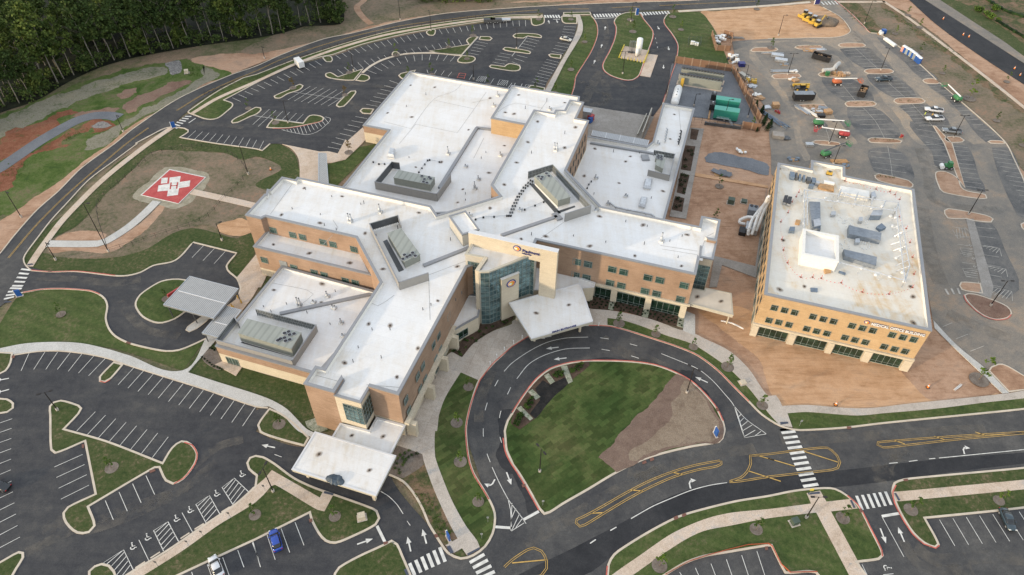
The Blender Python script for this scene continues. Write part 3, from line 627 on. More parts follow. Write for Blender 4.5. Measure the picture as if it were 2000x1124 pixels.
# kerbed islands: north car park
for s in [
 "B: 545,602 545,577 580,568 642,602* 740,570 840,540* 768,632* 700,632 600,620", "B: 820,580* 880,595 890,620 850,640 775,632*",
 "B: 1060,432 1072,408 1100,406 1125,425 1110,440 1080,446",
 "B: 1350,402* 1660,350* 1642,318 1680,292 1738,290* 1608,435* 1400,415*", "B: 1750,288* 1830,290 1848,305 1830,320 1740,312*",
 "B: 1607,437* 1700,445 1718,465 1690,490 1640,498 1580,490 1573,470",
 "C: 5,285 30,266 100,263 200,270 235,287 230,300 125,287* 90,303* 20,298", "B: 1925,388 1945,372 2000,378 C: 120,398 150,412 140,425 60,415 B: 2000,408 1945,398",
 "B: 1820,522 1835,510 1940,522* 1975,500 C: 60,515 70,530 55,555 0,560 B: 1900,545 1830,532",
 "C: 283,432 300,424 388,432* 380,462* 300,450", "C: 125,690 150,670 260,690* 250,740* 130,740*", "B: 145,770 138,755 250,705 345,660 372,672 345,705 250,738 190,772",
 "B: 625,830 640,805 740,715 780,712 780,735 690,835 650,843", "A: 1805,955 1830,930 1900,895 2000,840 B: 40,845 45,862 10,895 A: 1960,915 1860,962 1815,968",
 "B: 80,1000 95,975 130,935* 365,965* 420,905 480,903 530,920 520,950 400,980 250,1005 120,1005", "B: 810,870 830,850 925,855* 900,895* 830,890",
 "B: 1112,592 1130,577 1250,550* 1180,640* 1125,610", "B: 520,450 580,440 602,472 590,488 550,488 530,470", "B: 1330,250 1395,232 1403,262 1385,282 1350,280",
 "C: 145,140* 255,135* 250,185 190,205 155,195", "C: 385,130* 510,135* 510,188* 410,185 388,165",
 "A: 1465,880 1500,850 1700,715 1900,610* B: 0,585* 300,470 700,340 1050,245 1400,185 1800,135 C: 0,120 240,120* 235,145* 0,148* B: 1790,170 1600,197 1340,238 1200,262 1000,308 830,352 600,432* 510,448* 310,508 200,550 0,655* A: 1755,785* 1820,810 1820,835 1780,872 1700,930 1620,938 1520,905",
 "C: 400,100* 612,97* 620,118* 400,120*"]:
    island(s, 'grass' if 'A: 1465' not in s else 'lawn')
kerbline("B: 832,572 900,517 1000,467 1150,427 1300,417 1450,420 1605,438", 1.0)
island("C: 1000,105 1030,150 1100,240 1105,290 1075,380 1050,440 1010,560 990,600 940,630 880,630 780,600 720,560 705,510 760,400 800,300 810,220 795,170 830,125 900,100", 'lawn')
# emergency loop and drives
island("E: 1170,1124 1260,1075 1350,1058 1440,1062 1530,1100 I: 1560,60 1530,140 1450,195 1370,250 1270,282 1200,277 1110,232 1060,165 1055,120 1090,60", 'lawn')
island("I: 1450,335 1465,308 1560,240 1600,210 1650,215 1640,245 1540,325 1480,352", 'concrete_white', .2, 'kerb_island')
# south-west car park
for s in ["I: 387,1000 385,930 420,895 480,880 620,920 645,945 620,990 510,1105* M: 840,75 1270,242* 1340,130 1420,73 1500,100 1548,175 1530,255 1440,375 1350,418 1290,390 1240,288* 1210,290 700,590* 750,740 700,795 600,800 510,720 490,640 530,590 740,490* 660,85* 430,178 395,150",
 "I: 890,580* 968,602* 870,715 820,745 775,738 775,700", "I: -60,505* 105,508* 90,590 50,655 0,680 -60,690*", "I: -80,865* 0,865 60,870 112,905 110,945 60,980 0,990 -80,1010*",
 "M: -80,1060* 0,1020 150,938 190,945 192,985 140,1070 90,1160* -80,1200*", "M: 690,1160* 690,1095 740,1050 800,1030 860,1045 900,1090 920,1160*",
 "J: 10,1080 30,1040 105,942* 200,985 290,1050 370,1124* N: 420,50* 380,120* 200,72 30,10",
 "N: 600,1160* 610,1110 645,1060 800,972 1000,880 1060,848 1110,880 1150,970 1190,1060 1230,1160*"]:
    island(s)
island("M: 1925,250 1950,205 2000,187 N: 60,198 150,250 300,360 450,432 700,520 880,585 950,620 972,680 940,735 750,832 620,880 540,862 480,795 430,700 415,645* 0,852* M: 1700,990 1390,1135 1250,1200* 870,1200* 1000,1110 1300,930 1600,725 1850,555 1990,430* 2000,350* 1940,300")
# entrance loop
island("K: 0,985 100,830 200,705 300,632 450,588 600,570 900,575 1100,600 1250,650 1400,730 1500,820 1600,940 1650,1040 1668,1110 O: 1665,10 1650,60 1620,90 1400,128 1150,188 1000,240 800,340 600,460 400,575 300,640 250,655 210,612 150,505 90,400 40,320 0,265 N: 1985,230 1950,150 1940,50 J: 1935,1124 1960,1040 1990,990", 'sod', .45, 'sod_island')
LZ = KZ-.012
sheet('bare_earth', 'soil_mauve', LZ, "K: 1285,665* 1400,735 1500,825 1590,945 1640,1045 1655,1110 O: 1650,10 1635,50 1600,80 1400,118 1150,178 1000,230 820,315* 680,215* 880,0* K: 905,1105*")
sheet('bare_earth', 'soil_tan', LZ+.004, "K: 1350,730 1480,830 1570,950 1620,1060 O: 1620,20 1560,70 1400,100 1100,160 980,225 910,225 900,180 1050,100 1100,40 K: 1180,1080 1260,1010 1240,900 1320,830")
sheet('mulch_bed', 'mulch', LZ+.004, "K: 10,985 105,835 205,715 305,645 450,600 605,580* 605,610 560,650 480,710 430,760 340,830 200,1010* 60,1110* J: 1990,1060*")
sheet('mulch_bed', 'black_mulch', LZ+.008, "K: 180,790 240,725 300,760 340,735 420,700 440,750 350,830 250,940 180,1025 140,985 220,880 200,830")
for i, s in enumerate(["K: 380,615* 430,610* 475,735* 440,752*", "K: 250,690* 285,670* 335,735* 300,758*", "K: 125,815* 160,795* 222,855* 185,878*", "K: 35,945* 70,925* 165,1025* 140,1040*"]):
    slab('rock_bed', 'river_rock', LZ+.06, s, LZ)
for s in ["K: 758,120* 800,120* 790,180* 750,172*", "K: 1025,172* 1075,180* 1060,240* 1012,228*", "K: 1300,235* 1345,240* 1335,320* 1285,305*"]:
    slab('shrub_strip', 'river_rock', .2, s)
# lawns south of the main road
def cut_island(s, fill='lawn'): island(s, fill)
cut_island("O: 700,1200* 738,1124 745,1040 790,960 900,880 1100,760 1300,660 1500,600 1750,540 2000,500 Q: 200,460 400,440 520,445 620,500 700,570 730,610 800,750 890,930 903,975 870,1005 700,1028* 830,1200* 450,1200 370,1110 130,1112 100,1060 22,900* O: 1980,903 1700,950 1500,985 1350,1040 1200,1130 1100,1200*")
cut_island("Q: 980,400 1010,385 1060,370 1300,345 2000,280 2200,255* 2200,580* 2000,605 1800,628 1232,685* 1340,890 1310,915 1220,880 1130,800 1050,680 990,560 962,470", 'grass')
kerbline("K: 135,377 300,312 500,298 745,300 900,337 1100,400 1300,467 1450,532 1600,642 1750,792 1850,892 1950,992 L: 90,1080 200,1112 300,1115 600,1096 900,1061 1500,1001 2000,950 2300,910")
kerbline("K: 135,377 J: 1995,460 1940,515 1850,600 1742,730 1685,890 1648,1040 1640,1124 N: 1660,200 1700,330 1780,460 1835,560 1865,640 1865,720 1848,800 1790,900 1700,968 1600,995 1500,950 1450,885 1400,805 1350,722 1300,602 1230,482 1150,392 1040,338")
kerbline("I: 110,530 280,503 450,497 640,515 830,552 980,602 1200,672 1600,797 2000,932 J: 95,942", .3)
kerbline("E: 245,992 400,1003 600,1000 900,1034 1000,1032 1100,1007 1200,954 1370,914 1510,772* 1850,857* 1770,960 1800,1012 1850,1052 1880,1124 I: 1880,20 1850,90")
kerbline("I: 160,45 330,15 500,11 700,26 770,51 820,91 840,150 827,240 850,320 900,380 1000,432 1150,472 1300,498 1400,490 1500,452 1610,400")
kerbline("A: 1060,1124 1180,1060 1310,1000 1440,1005 1470,1020 1470,1035 1405,1077* E: 1690,0 2000,42 F: 50,55* 110,2")
kerbline("E: 245,992 200,950 185,900 210,850 300,730 400,600 520,470 700,280 900,130 1075,0", .3)
kerbline("C: 618,125 640,150 665,200 667,280 622,400 562,500 500,602 487,680 462,755", .35)
kerbline("C: 1225,100 1190,150 1192,190 1252,270 1295,350 1292,430 1280,490 1235,620 1205,740 1175,820", .35)
kerbline("E: -100,960 0,860 120,710 290,520 460,370 640,190 900,0 A: 1040,1010 1400,770 1800,590 2000,520 B: 200,430 520,310 760,260 1130,170 1500,105 2000,65 C: 400,42 800,25 1300,10 1700,-10", .3)
kerbline("D: 520,0 640,100 760,220 800,258 860,265 1000,350 1180,500 1330,640 1500,790 1650,920 1750,1010 1860,1124 H: 1920,120 2010,320 2200,900", .35)
kerbline("D: 0,305 300,300 560,290 640,252 630,212 560,132 430,60", .3)
kerbline("C: 1300,92 1700,68 2000,48 D: 330,20", 1.6)
ribbon('footpath', 'concrete_pink', "E: 230,960 300,850 470,620 600,480 750,330 900,200 1160,0 A: 1340,1000", 1.9, .05, .05)
ribbon('footpath', 'concrete_pink', "A: 1500,890 1700,770 2000,640 B: 300,505 640,380 1000,278 1400,205 1800,152 C: 0,137 240,130", 1.5, KZ-.05, .07)
ribbon('footpath', 'concrete_white', "E: 370,782 760,782 830,762 1000,655 1130,545 1225,450", 2.6, .05, .05)
ribbon('footpath', 'concrete_pink', "E: 1500,375 1760,432 2010,490", 2.4, .05, .05)
# red kerbs
for s in ["K: 0,975 100,822 200,700 300,628 450,584 600,568 900,572 1100,597 1250,646 1400,727 1500,817 1600,937 1650,1040", "N: 1930,50 1945,150 1980,230 O: 40,322 90,402 150,507 210,615", "K: 600,296 745,300 900,335 1100,398 1300,464 1450,530 1600,640 1750,790 1850,888", "J: 1750,722 1685,890 1648,1040 1638,1124 N: 1658,200 1698,330 1778,460 1820,530", "J: 1750,722 1850,595 1950,505 2000,462 K: 135,378", "M: 1440,85 1500,105 1540,175 1525,250 1435,365 1360,408",
 "C: 640,152 663,200 665,280 620,400 560,500 500,600 485,680 462,750", "C: 1000,110 1030,155 1098,242 1103,290 1073,380 1048,440 1008,560 988,598 940,628 880,628 782,598 722,558 707,510 762,400 802,300 812,220 797,170", "C: 1190,150 1192,190 1250,270 1293,350 1290,430 1275,500 1235,620 1200,740", "E: 245,987 400,1000 600,995 900,1028",
 "I: 180,38 330,12 500,8 700,23 780,50", "B: 130,1005 250,1002 400,977 520,945", "D: 520,0 640,100 760,220 800,256", "Q: 1000,420 975,470 990,560 1050,680 1130,800 1220,880 1310,912 1338,890", "Q: 620,500 700,570 735,620 800,750 890,930 895,975", "L: 1530,60 1550,110 1600,160 1690,225 1780,252 1870,242 1900,210", "I: 780,730 820,742 860,720", "O: 738,1124 745,1050", "C: 1230,640 1180,800"]:
    redkerb(s, .24)
# dirt-filled islands of the far car park
for s in ["D: 205,375 235,360 400,357 430,370 400,388 240,388", "D: 545,357 580,340 740,342 765,358 740,372 570,372", "D: 748,562 775,543 950,542 985,560 955,578 780,580", "D: 25,600 55,582 240,580 262,600 230,615 50,620", "D: 388,585 420,567 590,570 615,595 580,610 410,602", "D: 210,840 245,820 440,820 462,840 440,855 240,862", "D: 597,815 625,795 820,795 850,815 820,835 620,838", "D: 978,795 1005,770 1200,770 1230,792 1205,812 1010,815",
 "D: 1205,632 1235,618 1295,618 1340,655 1240,655", "D: 775,1098 805,1080 1000,1090 1050,1105 1035,1122 800,1118", "D: 340,1112 370,1100 470,1105 560,1120 570,1140 400,1135", "D: 1375,1085 1410,1070 1500,1075 1535,1100 1520,1115 1410,1115", "D: 1712,1110 1735,1100 1830,1105 1860,1124 1740,1124", "H: 828,250 860,235 1100,290 1135,320 1115,348 860,292", "H: 1305,228 1380,218 1480,270 1530,360 1700,400 1712,430 1600,428 1370,385 1340,360", "H: 1373,522 1405,508 1700,560 1762,592 1745,618 1600,605* 1550,590* 1400,585 1375,550",
 "L: 1530,60 1600,50 1730,88 1870,150 1905,205 1870,242 1780,255 1690,227 1600,160", "C: 1862,400 1890,378 2000,372 D: 70,380 80,392 60,403 C: 1990,408 1880,408", "D: 1283,985* 1310,988* 1440,1124* H: 1540,350* 1480,280* D: 1372,1124*", "H: 1970,630 2000,615 2100,640 2100,700 2000,680", "H: 1490,1110 1505,1082 1660,1092* L: 1680,50* 1600,40 1510,20", "L: 1740,620* 1830,598 2000,690* 2200,830* 2000,805* 1880,820* 1720,650*"]:
    island(s, 'soil' if 'L: 1530' not in s else 'soil_brown', .32, 'dirt_island')
# dark wheel tracks of the loop roads and tactile paving
for s in ["E: 210,940* 250,935* 262,945* 222,950*", "N: 535,465* 605,485* 600,500* 528,482*", "N: 1487,900* 1515,890* 1545,945* 1520,957*", "N: 1648,955* 1745,905* 1750,918* 1655,972*", "Q: 310,480* 402,470* 408,485* 318,495*", "Q: 640,538* 655,535* 685,595* 668,598*", "Q: 985,482* 1000,480* 1035,538* 1018,542*", "L: 95,1050* 155,1048* 160,1062* 98,1072*", "N: 1155,1080* 1175,1072* 1195,1120* 1175,1124*", "I: 35,110* 90,105* 88,115* 32,118*"]:
    o = sheet('tactile_paving', 'tactile', KZ+.01, s)
for s in ["M: 638,100* 660,98* 655,130* 640,130*", "M: 1165,305* 1210,292* 1215,308* 1172,325*", "N: 412,685* 438,680* 442,705* 418,712*", "N: 995,862* 1030,858* 1030,875* 1000,888*", "N: 1390,805* 1415,800* 1425,825* 1400,832*", "O: 75,415* 105,410* 108,435* 82,438*", "O: 1262,670* 1292,655* 1302,680* 1270,695*", "O: 1325,650* 1355,635* 1365,655* 1335,672*", "O: 1015,240* 1045,225* 1052,245* 1022,258*", "O: 1075,212* 1105,200* 1112,222* 1082,235*", "Q: 1055,373* 1090,368* 1098,385* 1065,390*", "Q: 710,605* 735,603* 740,632* 718,635*", "I: 992,420* 1025,430* 1015,445* 982,432*", "E: 375,990* 405,992* 403,1003* 372,1001*", "K: 1590,940* 1615,942* 1618,965* 1600,968*", "L: 615,1085* 650,1085* 652,1105* 620,1107*", "O: 1975,900* 2000,897* 2000,925* 1978,928*", "I: 92,530* 118,530* 112,552* 90,550*"]:
    sheet('storm_drain', 'drain_rust', KZ+.012, s)
# ================================================================ MARKINGS
MZ = .135
def flush(name, mb, mat):
    if mb.f: o = mb.build(name, M[mat]); up(o); tag(o, kind='structure')
def rows(mb, specs, w=.115):
    for s, n in specs:
        a, b = SEGS(s)
        a = [G(*p, MZ) for p in a]; b = [G(*p, MZ) for p in b]
        for i in range(n):
            t = i/(n-1) if n > 1 else 0
            mb.strip([a[0].lerp(b[0], t), a[1].lerp(b[1], t)], w, MZ)
def segs(mb, s, w=.115):
    for q in SEGS(s): mb.strip([G(*p, MZ) for p in q], w, MZ)
def line(mb, s, w=.115, dash=None):
    ps = spline(W(s, MZ), False, .6)
    if not dash: mb.strip(ps, w, MZ); return
    run = 0; cur = []; on = True
    for a, b in zip(ps[:-1], ps[1:]):
        cur.append(a); run += (b-a).length
        if run > dash[0 if on else 1]:
            cur.append(b)
            if on: mb.strip(cur, w, MZ)
            cur = []; run = 0; on = not on
def rowsN(): pass
m = MB()
rows(m, [("A: 1815,765,1880,795 1960,690,2020,715", 4), ("B: 10,665,70,695 462,478,513,512", 10), ("B: 617,428,660,462 820,370,860,402", 5), ("B: 870,352,910,388 1278,256,1308,296", 9), ("B: 1430,230,1455,268 1958,170,1960,210", 11), ("C: 5,165,10,205 105,160,107,207", 3),
 ("B: 637,545,685,583 795,490,840,535", 4), ("B: 845,475,890,515 1000,432,1030,462", 4), ("B: 1160,392,1185,420 1583,312,1608,353", 9), ("B: 1720,325,1812,343 1660,415,1738,430", 5),
 ("B: 1905,415,2000,432 1850,487,1945,503", 4), ("C: 118,300,213,322 62,362,165,388", 4), ("C: 35,432,120,453 0,485,70,512", 3), ("C: 405,207,500,213 388,272,482,287", 4), ("C: 355,335,455,350 308,402,402,422", 4), ("C: 268,465,368,490 155,640,260,664", 9),
 ("B: 425,675,248,783 683,710,508,822", 6), ("B: 700,745,563,830 700,745,563,830", 1), ("B: 105,855,-25,975 158,862,17,990", 2), ("B: 210,870,150,930 370,893,308,955", 4),
 ("B: 1043,630,1112,655 1043,630,1112,655", 1), ("B: 1000,670,1085,690 862,817,950,832", 6), ("B: 777,912,868,928 590,1112,690,1140", 7), ("A: 1530,1022,1465,1080 1955,1085,1920,1150", 9), ("A: 2005,1095,1970,1160 2060,1103,2025,1170", 2), ("F: 560,25,662,45 560,25,662,45", 1),
 ("B: 1412,548,1392,580 1530,562,1500,600", 3), ("B: 1335,545,1345,575 1335,545,1345,575", 1), ("B: 1690,585,1665,625 1858,615,1832,655", 2)])
segs(m, "B: 868,550,942,578 920,520,985,555 975,497,1033,535 1035,475,1082,515 1100,457,1133,500 1165,443,1187,487 1232,435,1242,480 1298,427,1298,473 1365,427,1353,472 1430,427,1410,472 1497,430,1463,477 1555,438,1517,483 235,712,670,775 1740,290,1610,432")
segs(m, "C: 118,290,0,440 B: -100,893,370,962 C: 0,650,-40,700 25,650,10,690 80,655,60,695", .16)
line(m, "B: 200,1015 280,1035 400,1053 480,1030 575,950 578,925 540,915", .13)
for i in range(13):
    t = i/12; a = G(500+(215+t*315)/4, (1014-(t**1.6)*95)/4, MZ); b = G(500+(225+t*345)/4, ((1022+30*math.sin(min(1, t*1.6)*math.pi*.62))-max(0, t-.45)*150)/4, MZ); m.strip([a, b], .12, MZ)
def hatch(mb, s, n=4, w=.12):
    q = [G(x, y, MZ) for x, y, _ in P(s)]     # corners: near-left, far-left, far-right, near-right
    mb.strip([q[0], q[1], q[2], q[3]], w, MZ)
    for i in range(1, n+1):
        t = i/(n+1); mb.strip([q[0].lerp(q[3], max(0, t-.12)) if t < .99 else q[3], q[1].lerp(q[2], min(1, t+.2))], w, MZ)
hatch(m, "B: 1718,635 1745,597 1803,602 1785,645"); hatch(m, "B: 1885,665 1905,625 1970,632 1955,672"); hatch(m, "C: 90,700 110,662 170,668 150,712")
segs(m, "A: 1475,962,1528,925", .35)
segs(m, "C: 640,148,800,140 320,152,375,152", .35)
line(m, "C: 1030,150 1100,250 1130,330 1140,400", .14, (1.0, 2.2))
flush('parking_lines', m, 'mark_white')
def xwalk(mb, s, n, w):
    a, b = SEGS(s); a = [G(*p, MZ) for p in a]; b = [G(*p, MZ) for p in b]
    for i in range(n):
        t = i/(n-1); mb.strip([a[0].lerp(b[0], t), a[1].lerp(b[1], t)], w, MZ)
m = MB()
xwalk(m, "A: 1335,985,1385,1005 1445,910,1495,912", 6, .55)
xwalk(m, "E: 165,980,240,988 95,1110,180,1112", 5, .6); xwalk(m, "I: 78,5,170,8 30,90,110,72", 4, .6)
xwalk(m, "C: 255,120,265,140 360,118,375,142", 6, .7); xwalk(m, "C: 640,112,655,138 840,105,860,130", 10, .7); xwalk(m, "C: 1005,98,1025,122 1215,88,1230,108", 10, .7); xwalk(m, "D: 415,15,440,40 520,10,545,35", 5, .6)
xwalk(m, "N: 1200,1030,1240,1124 1435,905,1478,1018", 6, .62)
m2 = MB()
xwalk(m2, "N: 1670,1025,1785,960 1745,1150,1865,1095", 4, .62)
xwalk(m2, "L: 95,1112,195,1102 95,1112,195,1102", 2, .5); xwalk(m2, "Q: 105,12,215,0 275,430,392,412", 11, .62)
xwalk(m2, "Q: 692,503,738,613 917,470,963,575", 6, .58)
segs(m2, "Q: 890,663,1027,640 N: 1862,745,2000,755 N: 945,738,1010,870 O: 90,690,210,625", .55)
flush('crosswalk_stripes', m, 'mark_white'); flush('crosswalk_stripes', m2, 'mark_white')
# south-west lot
m = MB()
rows(m, [("E: 1590,797,1500,890 1760,842,1672,938", 3), ("I: 745,970,600,1120 1315,1166,1190,1329", 8), ("I: 1045,627,922,760 1995,935,1895,1082", 13), ("M: -80,115,88,55 -80,370,85,300", 4), ("M: -80,465,90,388 -80,850,137,735", 5), ("M: -80,950,157,825 -80,950,157,825", 1), ("I: -80,1085,95,1025 -80,1160,90,1100", 2),
 ("M: 425,278,645,180 475,530,695,420", 4), ("M: 822,540,885,690 1140,345,1208,493", 4), ("M: 1497,1098,1530,1200 1620,1040,1660,1150", 2), ("M: 1740,985,1790,1124 1972,870,2020,1000", 3), ("N: -25,860,35,1060 305,710,375,890", 4),
 ("O: 1310,1100,1345,1160 1913,935,1980,1140", 6), ("Q: 1340,690,1460,895 1962,627,2100,840", 7)])
segs(m, "I: 228,510,165,650 350,505,263,640 450,505,357,640 550,507,448,640 643,515,533,655 735,533,613,668 822,555,692,690 M: 1422,635,1505,788 1085,848,1163,1010 Q: 890,665,1062,980 735,1040,775,1124 900,1120,980,1112")
for s, n in (("M: 1825,580 1735,438 1830,365 1950,480", 4), ("M: 1612,718 1530,570 1635,500 1720,650", 4), ("M: 1278,935 1200,775 1312,705 1395,860", 4), ("M: 920,1200 810,1025 965,925 1045,1090", 4)):
    q = [G(x, y, MZ) for x, y, _ in P(s)]; m.strip([q[0], q[1], q[2], q[3]], .14, MZ)
    for i in range(n+1):
        t = i/(n+1); m.strip([q[1].lerp(q[0], t*1.0+.12) , q[2].lerp(q[3], max(0, t*1.0-.10)) if t > .1 else q[2]], .13, MZ)
def wheelchair(mb, x, y, s=.5, a=0.0):
    c = G(x, y, MZ); r = Matrix.Rotation(a, 3, 'Z'); k = lambda u, v: c+r @ Vector((u*s, v*s, 0))
    mb.strip([k(math.cos(t)*.62, math.sin(t)*.62-.25) for t in [R(150+i*22) for i in range(12)]], .16*s*2, MZ)
    mb.strip([k(-.15, 1.0), k(-.1, .1), k(.5, .1), k(.8, -.7), k(1.1, -.6)], .15*s*2, MZ)
    mb.face([k(-.38, 1.15), k(.05, 1.15), k(.05, 1.5), k(-.38, 1.5)])
for x, y in [(472.5, 926.7), (423, 964.7), (371.2, 996.7), (344.5, 1013.7), (288, 1050), (259.2, 1068)]: wheelchair(m, x, y, .62, R(25))
wheelchair(m, 1732, 1109, .6, R(-100))
def arrow(mb, x, y, tx, ty, L=3.0, turn=0, s=1.0):
    c = G(x, y, MZ); d = (G(tx, ty, MZ)-c).normalized(); n = Vector((-d.y, d.x, 0)); k = lambda u, v: c+d*u*s+n*v*s
    if not turn:
        mb.face([k(-L/2, -.14), k(.2, -.14), k(.2, .14), k(-L/2, .14)]); mb.face([k(.2, -.5), k(L/2, 0), k(.2, .5)])
    else:
        mb.strip([k(-L/2, 0), k(-.2, 0), k(.25, turn*.25), k(.45, turn*.55)], .3*s, MZ); mb.face([k(0, turn*.5), k(.95, turn*.5), k(.45, turn*1.5)])
for a in [(524, 872, 500, 867), (799, 1063, 795, 1045), (829, 1048, 824, 1030), (713, 1058, 730, 1052), (0+1079, 680, 1055, 683), (1094, 701, 1070, 704), (1065, 659, 1042, 663), (1370, 742, 1350, 733), (994, 935, 999, 948), (1725, 1047, 1730, 1060), (1760, 1044, 1754, 1030),
          (1161, 121, 1162, 118), (1175, 90, 1177, 84), (1182, 55, 1183, 50), (1286, 55, 1289, 60), (1306, 95, 1307, 100), (1296, 131, 1296, 137), (1072, 43, 1071, 40), (1088, 42, 1089, 45), (3, 742, -8, 744), (3, 765, -8, 768)]: arrow(m, *a, L=3.0)
for a in [(961, 947, 955, 958, -1), (1346, 943, 1344, 935, -1), (1881, 877, 1879, 870, -1)]: arrow(m, *a[:4], L=2.6, turn=a[4], s=1.0)
flush('parking_lines', m, 'mark_white')
m = MB(); segs(m, "M: 1970,447,2010,418 1730,630,1795,590 1520,765,1592,720 1410,838,1480,792 1175,990,1250,942 1057,1067,1133,1018", .3); flush('wheel_stops', m, 'kerb')
# entrance loop and main road lines
m = MB()
line(m, "J: 1938,655 2000,590 K: 130,500 270,430 420,395 595,387", .15); line(m, "K: 38,712 130,600 250,530 420,480 608,472", .15)
line(m, "K: 688,392 800,410 940,445 1080,487", .14, (1.4, 4.6)); line(m, "K: 700,482 830,505 950,540 1100,588", .14, (1.4, 4.6))
line(m, "K: 1165,516 1300,570 1450,635 1560,720 1660,830 1735,925 O: 1800,-10 1815,50", .15)
line(m, "J: 1892,722 1830,840 1795,940 1778,1040 N: 1778,60 1805,175 1830,240", .14, (1.4, 4.2)); line(m, "J: 1990,780 1940,890 1905,1000 1898,1124 N: 1925,110 1950,190", .14, (1.4, 4.2))
line(m, "N: 1845,280 1900,400 1970,530 O: -10,560 60,650 110,720", .14)
line(m, "N: 1970,530* 1990,620* 1998,780*", .14); segs(m, "O: 0,560,-10,775 30,600,-5,680 60,640,0,770 85,675,30,750 95,715,0,775", .13)
line(m, "K: 1735,925* O: 1815,50* 1985,20*", .13); line(m, "K: 1735,925 1830,1030 1960,1124 O: 1985,18", .13)
segs(m, "K: 1770,1010,1790,990 1780,1050,1810,1020 1792,1085,1840,1045 1800,1120,1875,1075 O: 1815,40,1900,-10 1890,40,1945,0", .12)
line(m, "N: 975,468 1040,510 1100,570 1150,645", .13); line(m, "N: 1180,700 1205,735 1255,835 1275,880", .13, (1.0, 3.2)); line(m, "N: 145,180 200,200 300,235", .13, (1.4, 2.5))
line(m, "O: 975,655 1100,585 1250,520 1400,460 1550,420 1680,400", .16); line(m, "O: 610,875 700,815 860,722 975,655", .2, (1.3, 2.8)); line(m, "Q: 945,250 1080,237 1210,220 1330,208", .17, (1.3, 2.4)); line(m, "Q: 1335,208 1600,182 2000,142 2200,120", .16)
flush('road_lines', m, 'mark_white')
m = MB()
def yel2(s):
    ps = spline(W(s, MZ), False, .8)
    for off in (-.17, .17):
        q = []
        for i, p in enumerate(ps):
            d = (ps[min(i+1, len(ps)-1)]-ps[max(i-1, 0)]).normalized(); q.append(p+Vector((-d.y, d.x, 0))*off)
        m.strip(q, .11, MZ)
yel2("E: 65,892 280,640 520,400 820,140 1000,-10 A: 1160,1000"); yel2("A: 1380,865 1600,732 1820,630 2000,556 B: 200,465 500,360 800,275 1150,200 1600,140 2000,95 C: 200,80")
yel2("C: 360,72 600,70"); yel2("C: 780,62 1000,50"); yel2("C: 1150,45 1500,28 1900,12")
yel2("O: 1625,228 1450,260 1300,300 1100,375 900,475 700,590 560,665 505,690 500,715 530,742 570,730 750,620 900,530 1050,450 1250,360 1450,300 1600,272 1635,255 1632,228")
yel2("O: 2000,178 1860,190* 1865,250 1840,310 1790,360 1700,395 Q: 0,355 130,340 300,322 500,300 545,285 562,240 540,190 500,150 465,128 350,133 280,142 0,178")
yel2("Q: 2200,-10 2000,5 1500,35 900,80 860,85 855,105 900,125 1100,105 1500,60 2000,15 2200,0")
yel2("O: -60,1060 0,1005 120,925 170,910 230,935 270,1010 270,1070 230,1124 180,1150")
segs(m, "O: 1255,320,1340,338 925,458,1020,465 620,640,710,635 1845,308,2100,390 1925,190,2050,225 0,1028,268,1003 Q: 0,210,210,272 280,155,545,240 990,72,1070,98 1300,38,1380,65 1620,5,1700,30", .22)
flush('road_lines', m, 'mark_yellow')
m = MB(); rows(m, [("B: 1570,612,1590,572 1625,618,1640,577", 2), ("B: 1590,572,1640,577 1575,605,1630,612", 3)], .2); flush('parking_lines', m, 'kerb_red')
# worn lines of the dusty lot
m = MB()
rows(m, [("D: 595,397,770,388 730,525,930,515", 6), ("D: 790,605,1010,600 960,750,1160,742", 6), ("D: 1040,850,1265,832 1180,985,1420,985", 6), ("D: 455,660,660,655 610,790,810,782", 5), ("D: 640,870,880,857 770,1050,1010,1050", 6), ("D: 870,320,960,318 1020,360,1030,358", 2), ("D: 1080,480,1160,470 1230,590,1290,590", 4), ("D: 1260,680,1360,672 1480,870,1580,862", 6), ("D: 1510,900,1600,892 1740,1100,1810,1100", 6),
 ("H: 1210,10,1370,0 1290,130,1430,150", 4), ("H: 1290,170,1340,185 1290,170,1340,185", 1), ("H: 1445,20,1560,30 1530,330,1680,350", 10), ("H: 1720,40,1880,60 1990,440,2100,460", 12), ("H: 800,60,1050,80 830,230,1090,280", 5), ("D: 1120,960,1300,985 1230,1110,1380,1150", 4), ("D: 370,500,540,500 420,540,560,540", 2), ("D: 130,750,180,750 150,800,190,800", 2), ("D: 340,960,350,950 380,1060,500,1080", 2),
 ("H: 1620,650,1775,668 1670,1090,1840,1124", 7), ("H: 1440,650,1560,668 1560,1080,1650,1090", 7), ("L: 1365,305,1440,275 1580,498,1690,455", 3), ("D: 1180,770,1270,765 1270,770,1180,772", 1)], .12)
line(m, "D: 680,375 760,450 870,550 880,580 960,665 1080,770 1130,820 1290,990", .12); line(m, "D: 560,640 690,795 740,840 840,950 915,1090", .12); line(m, "H: 935,20 960,160 970,250", .12); line(m, "D: 430,950 470,1060 480,1100", .12)
for s in ["H: 1540,655 1600,720 1480,740 1440,670", "H: 1600,820 1500,815 1530,880 1620,890", "H: 1640,980 1520,975 1550,1040 1640,1050"]: hatch(m, s)
flush('parking_lines', m, 'mark_worn')
m = MB()
for s in ["H: 1670,800 1650,790 1810,820 1825,880", "H: 1700,960 1690,950 1860,980 1872,1040", "L: 1730,50 1735,-10 1905,30 1910,105"]: hatch(m, s, 5, .14)
for x, y in [(1896, 480), (1902, 506), (1905, 521), (1914, 552)]: wheelchair(m, x, y, .5, R(-80))
xwalk(m, "L: 1385,10,1410,55 1480,5,1500,50", 3, .5)
flush('parking_lines', m, 'mark_worn')

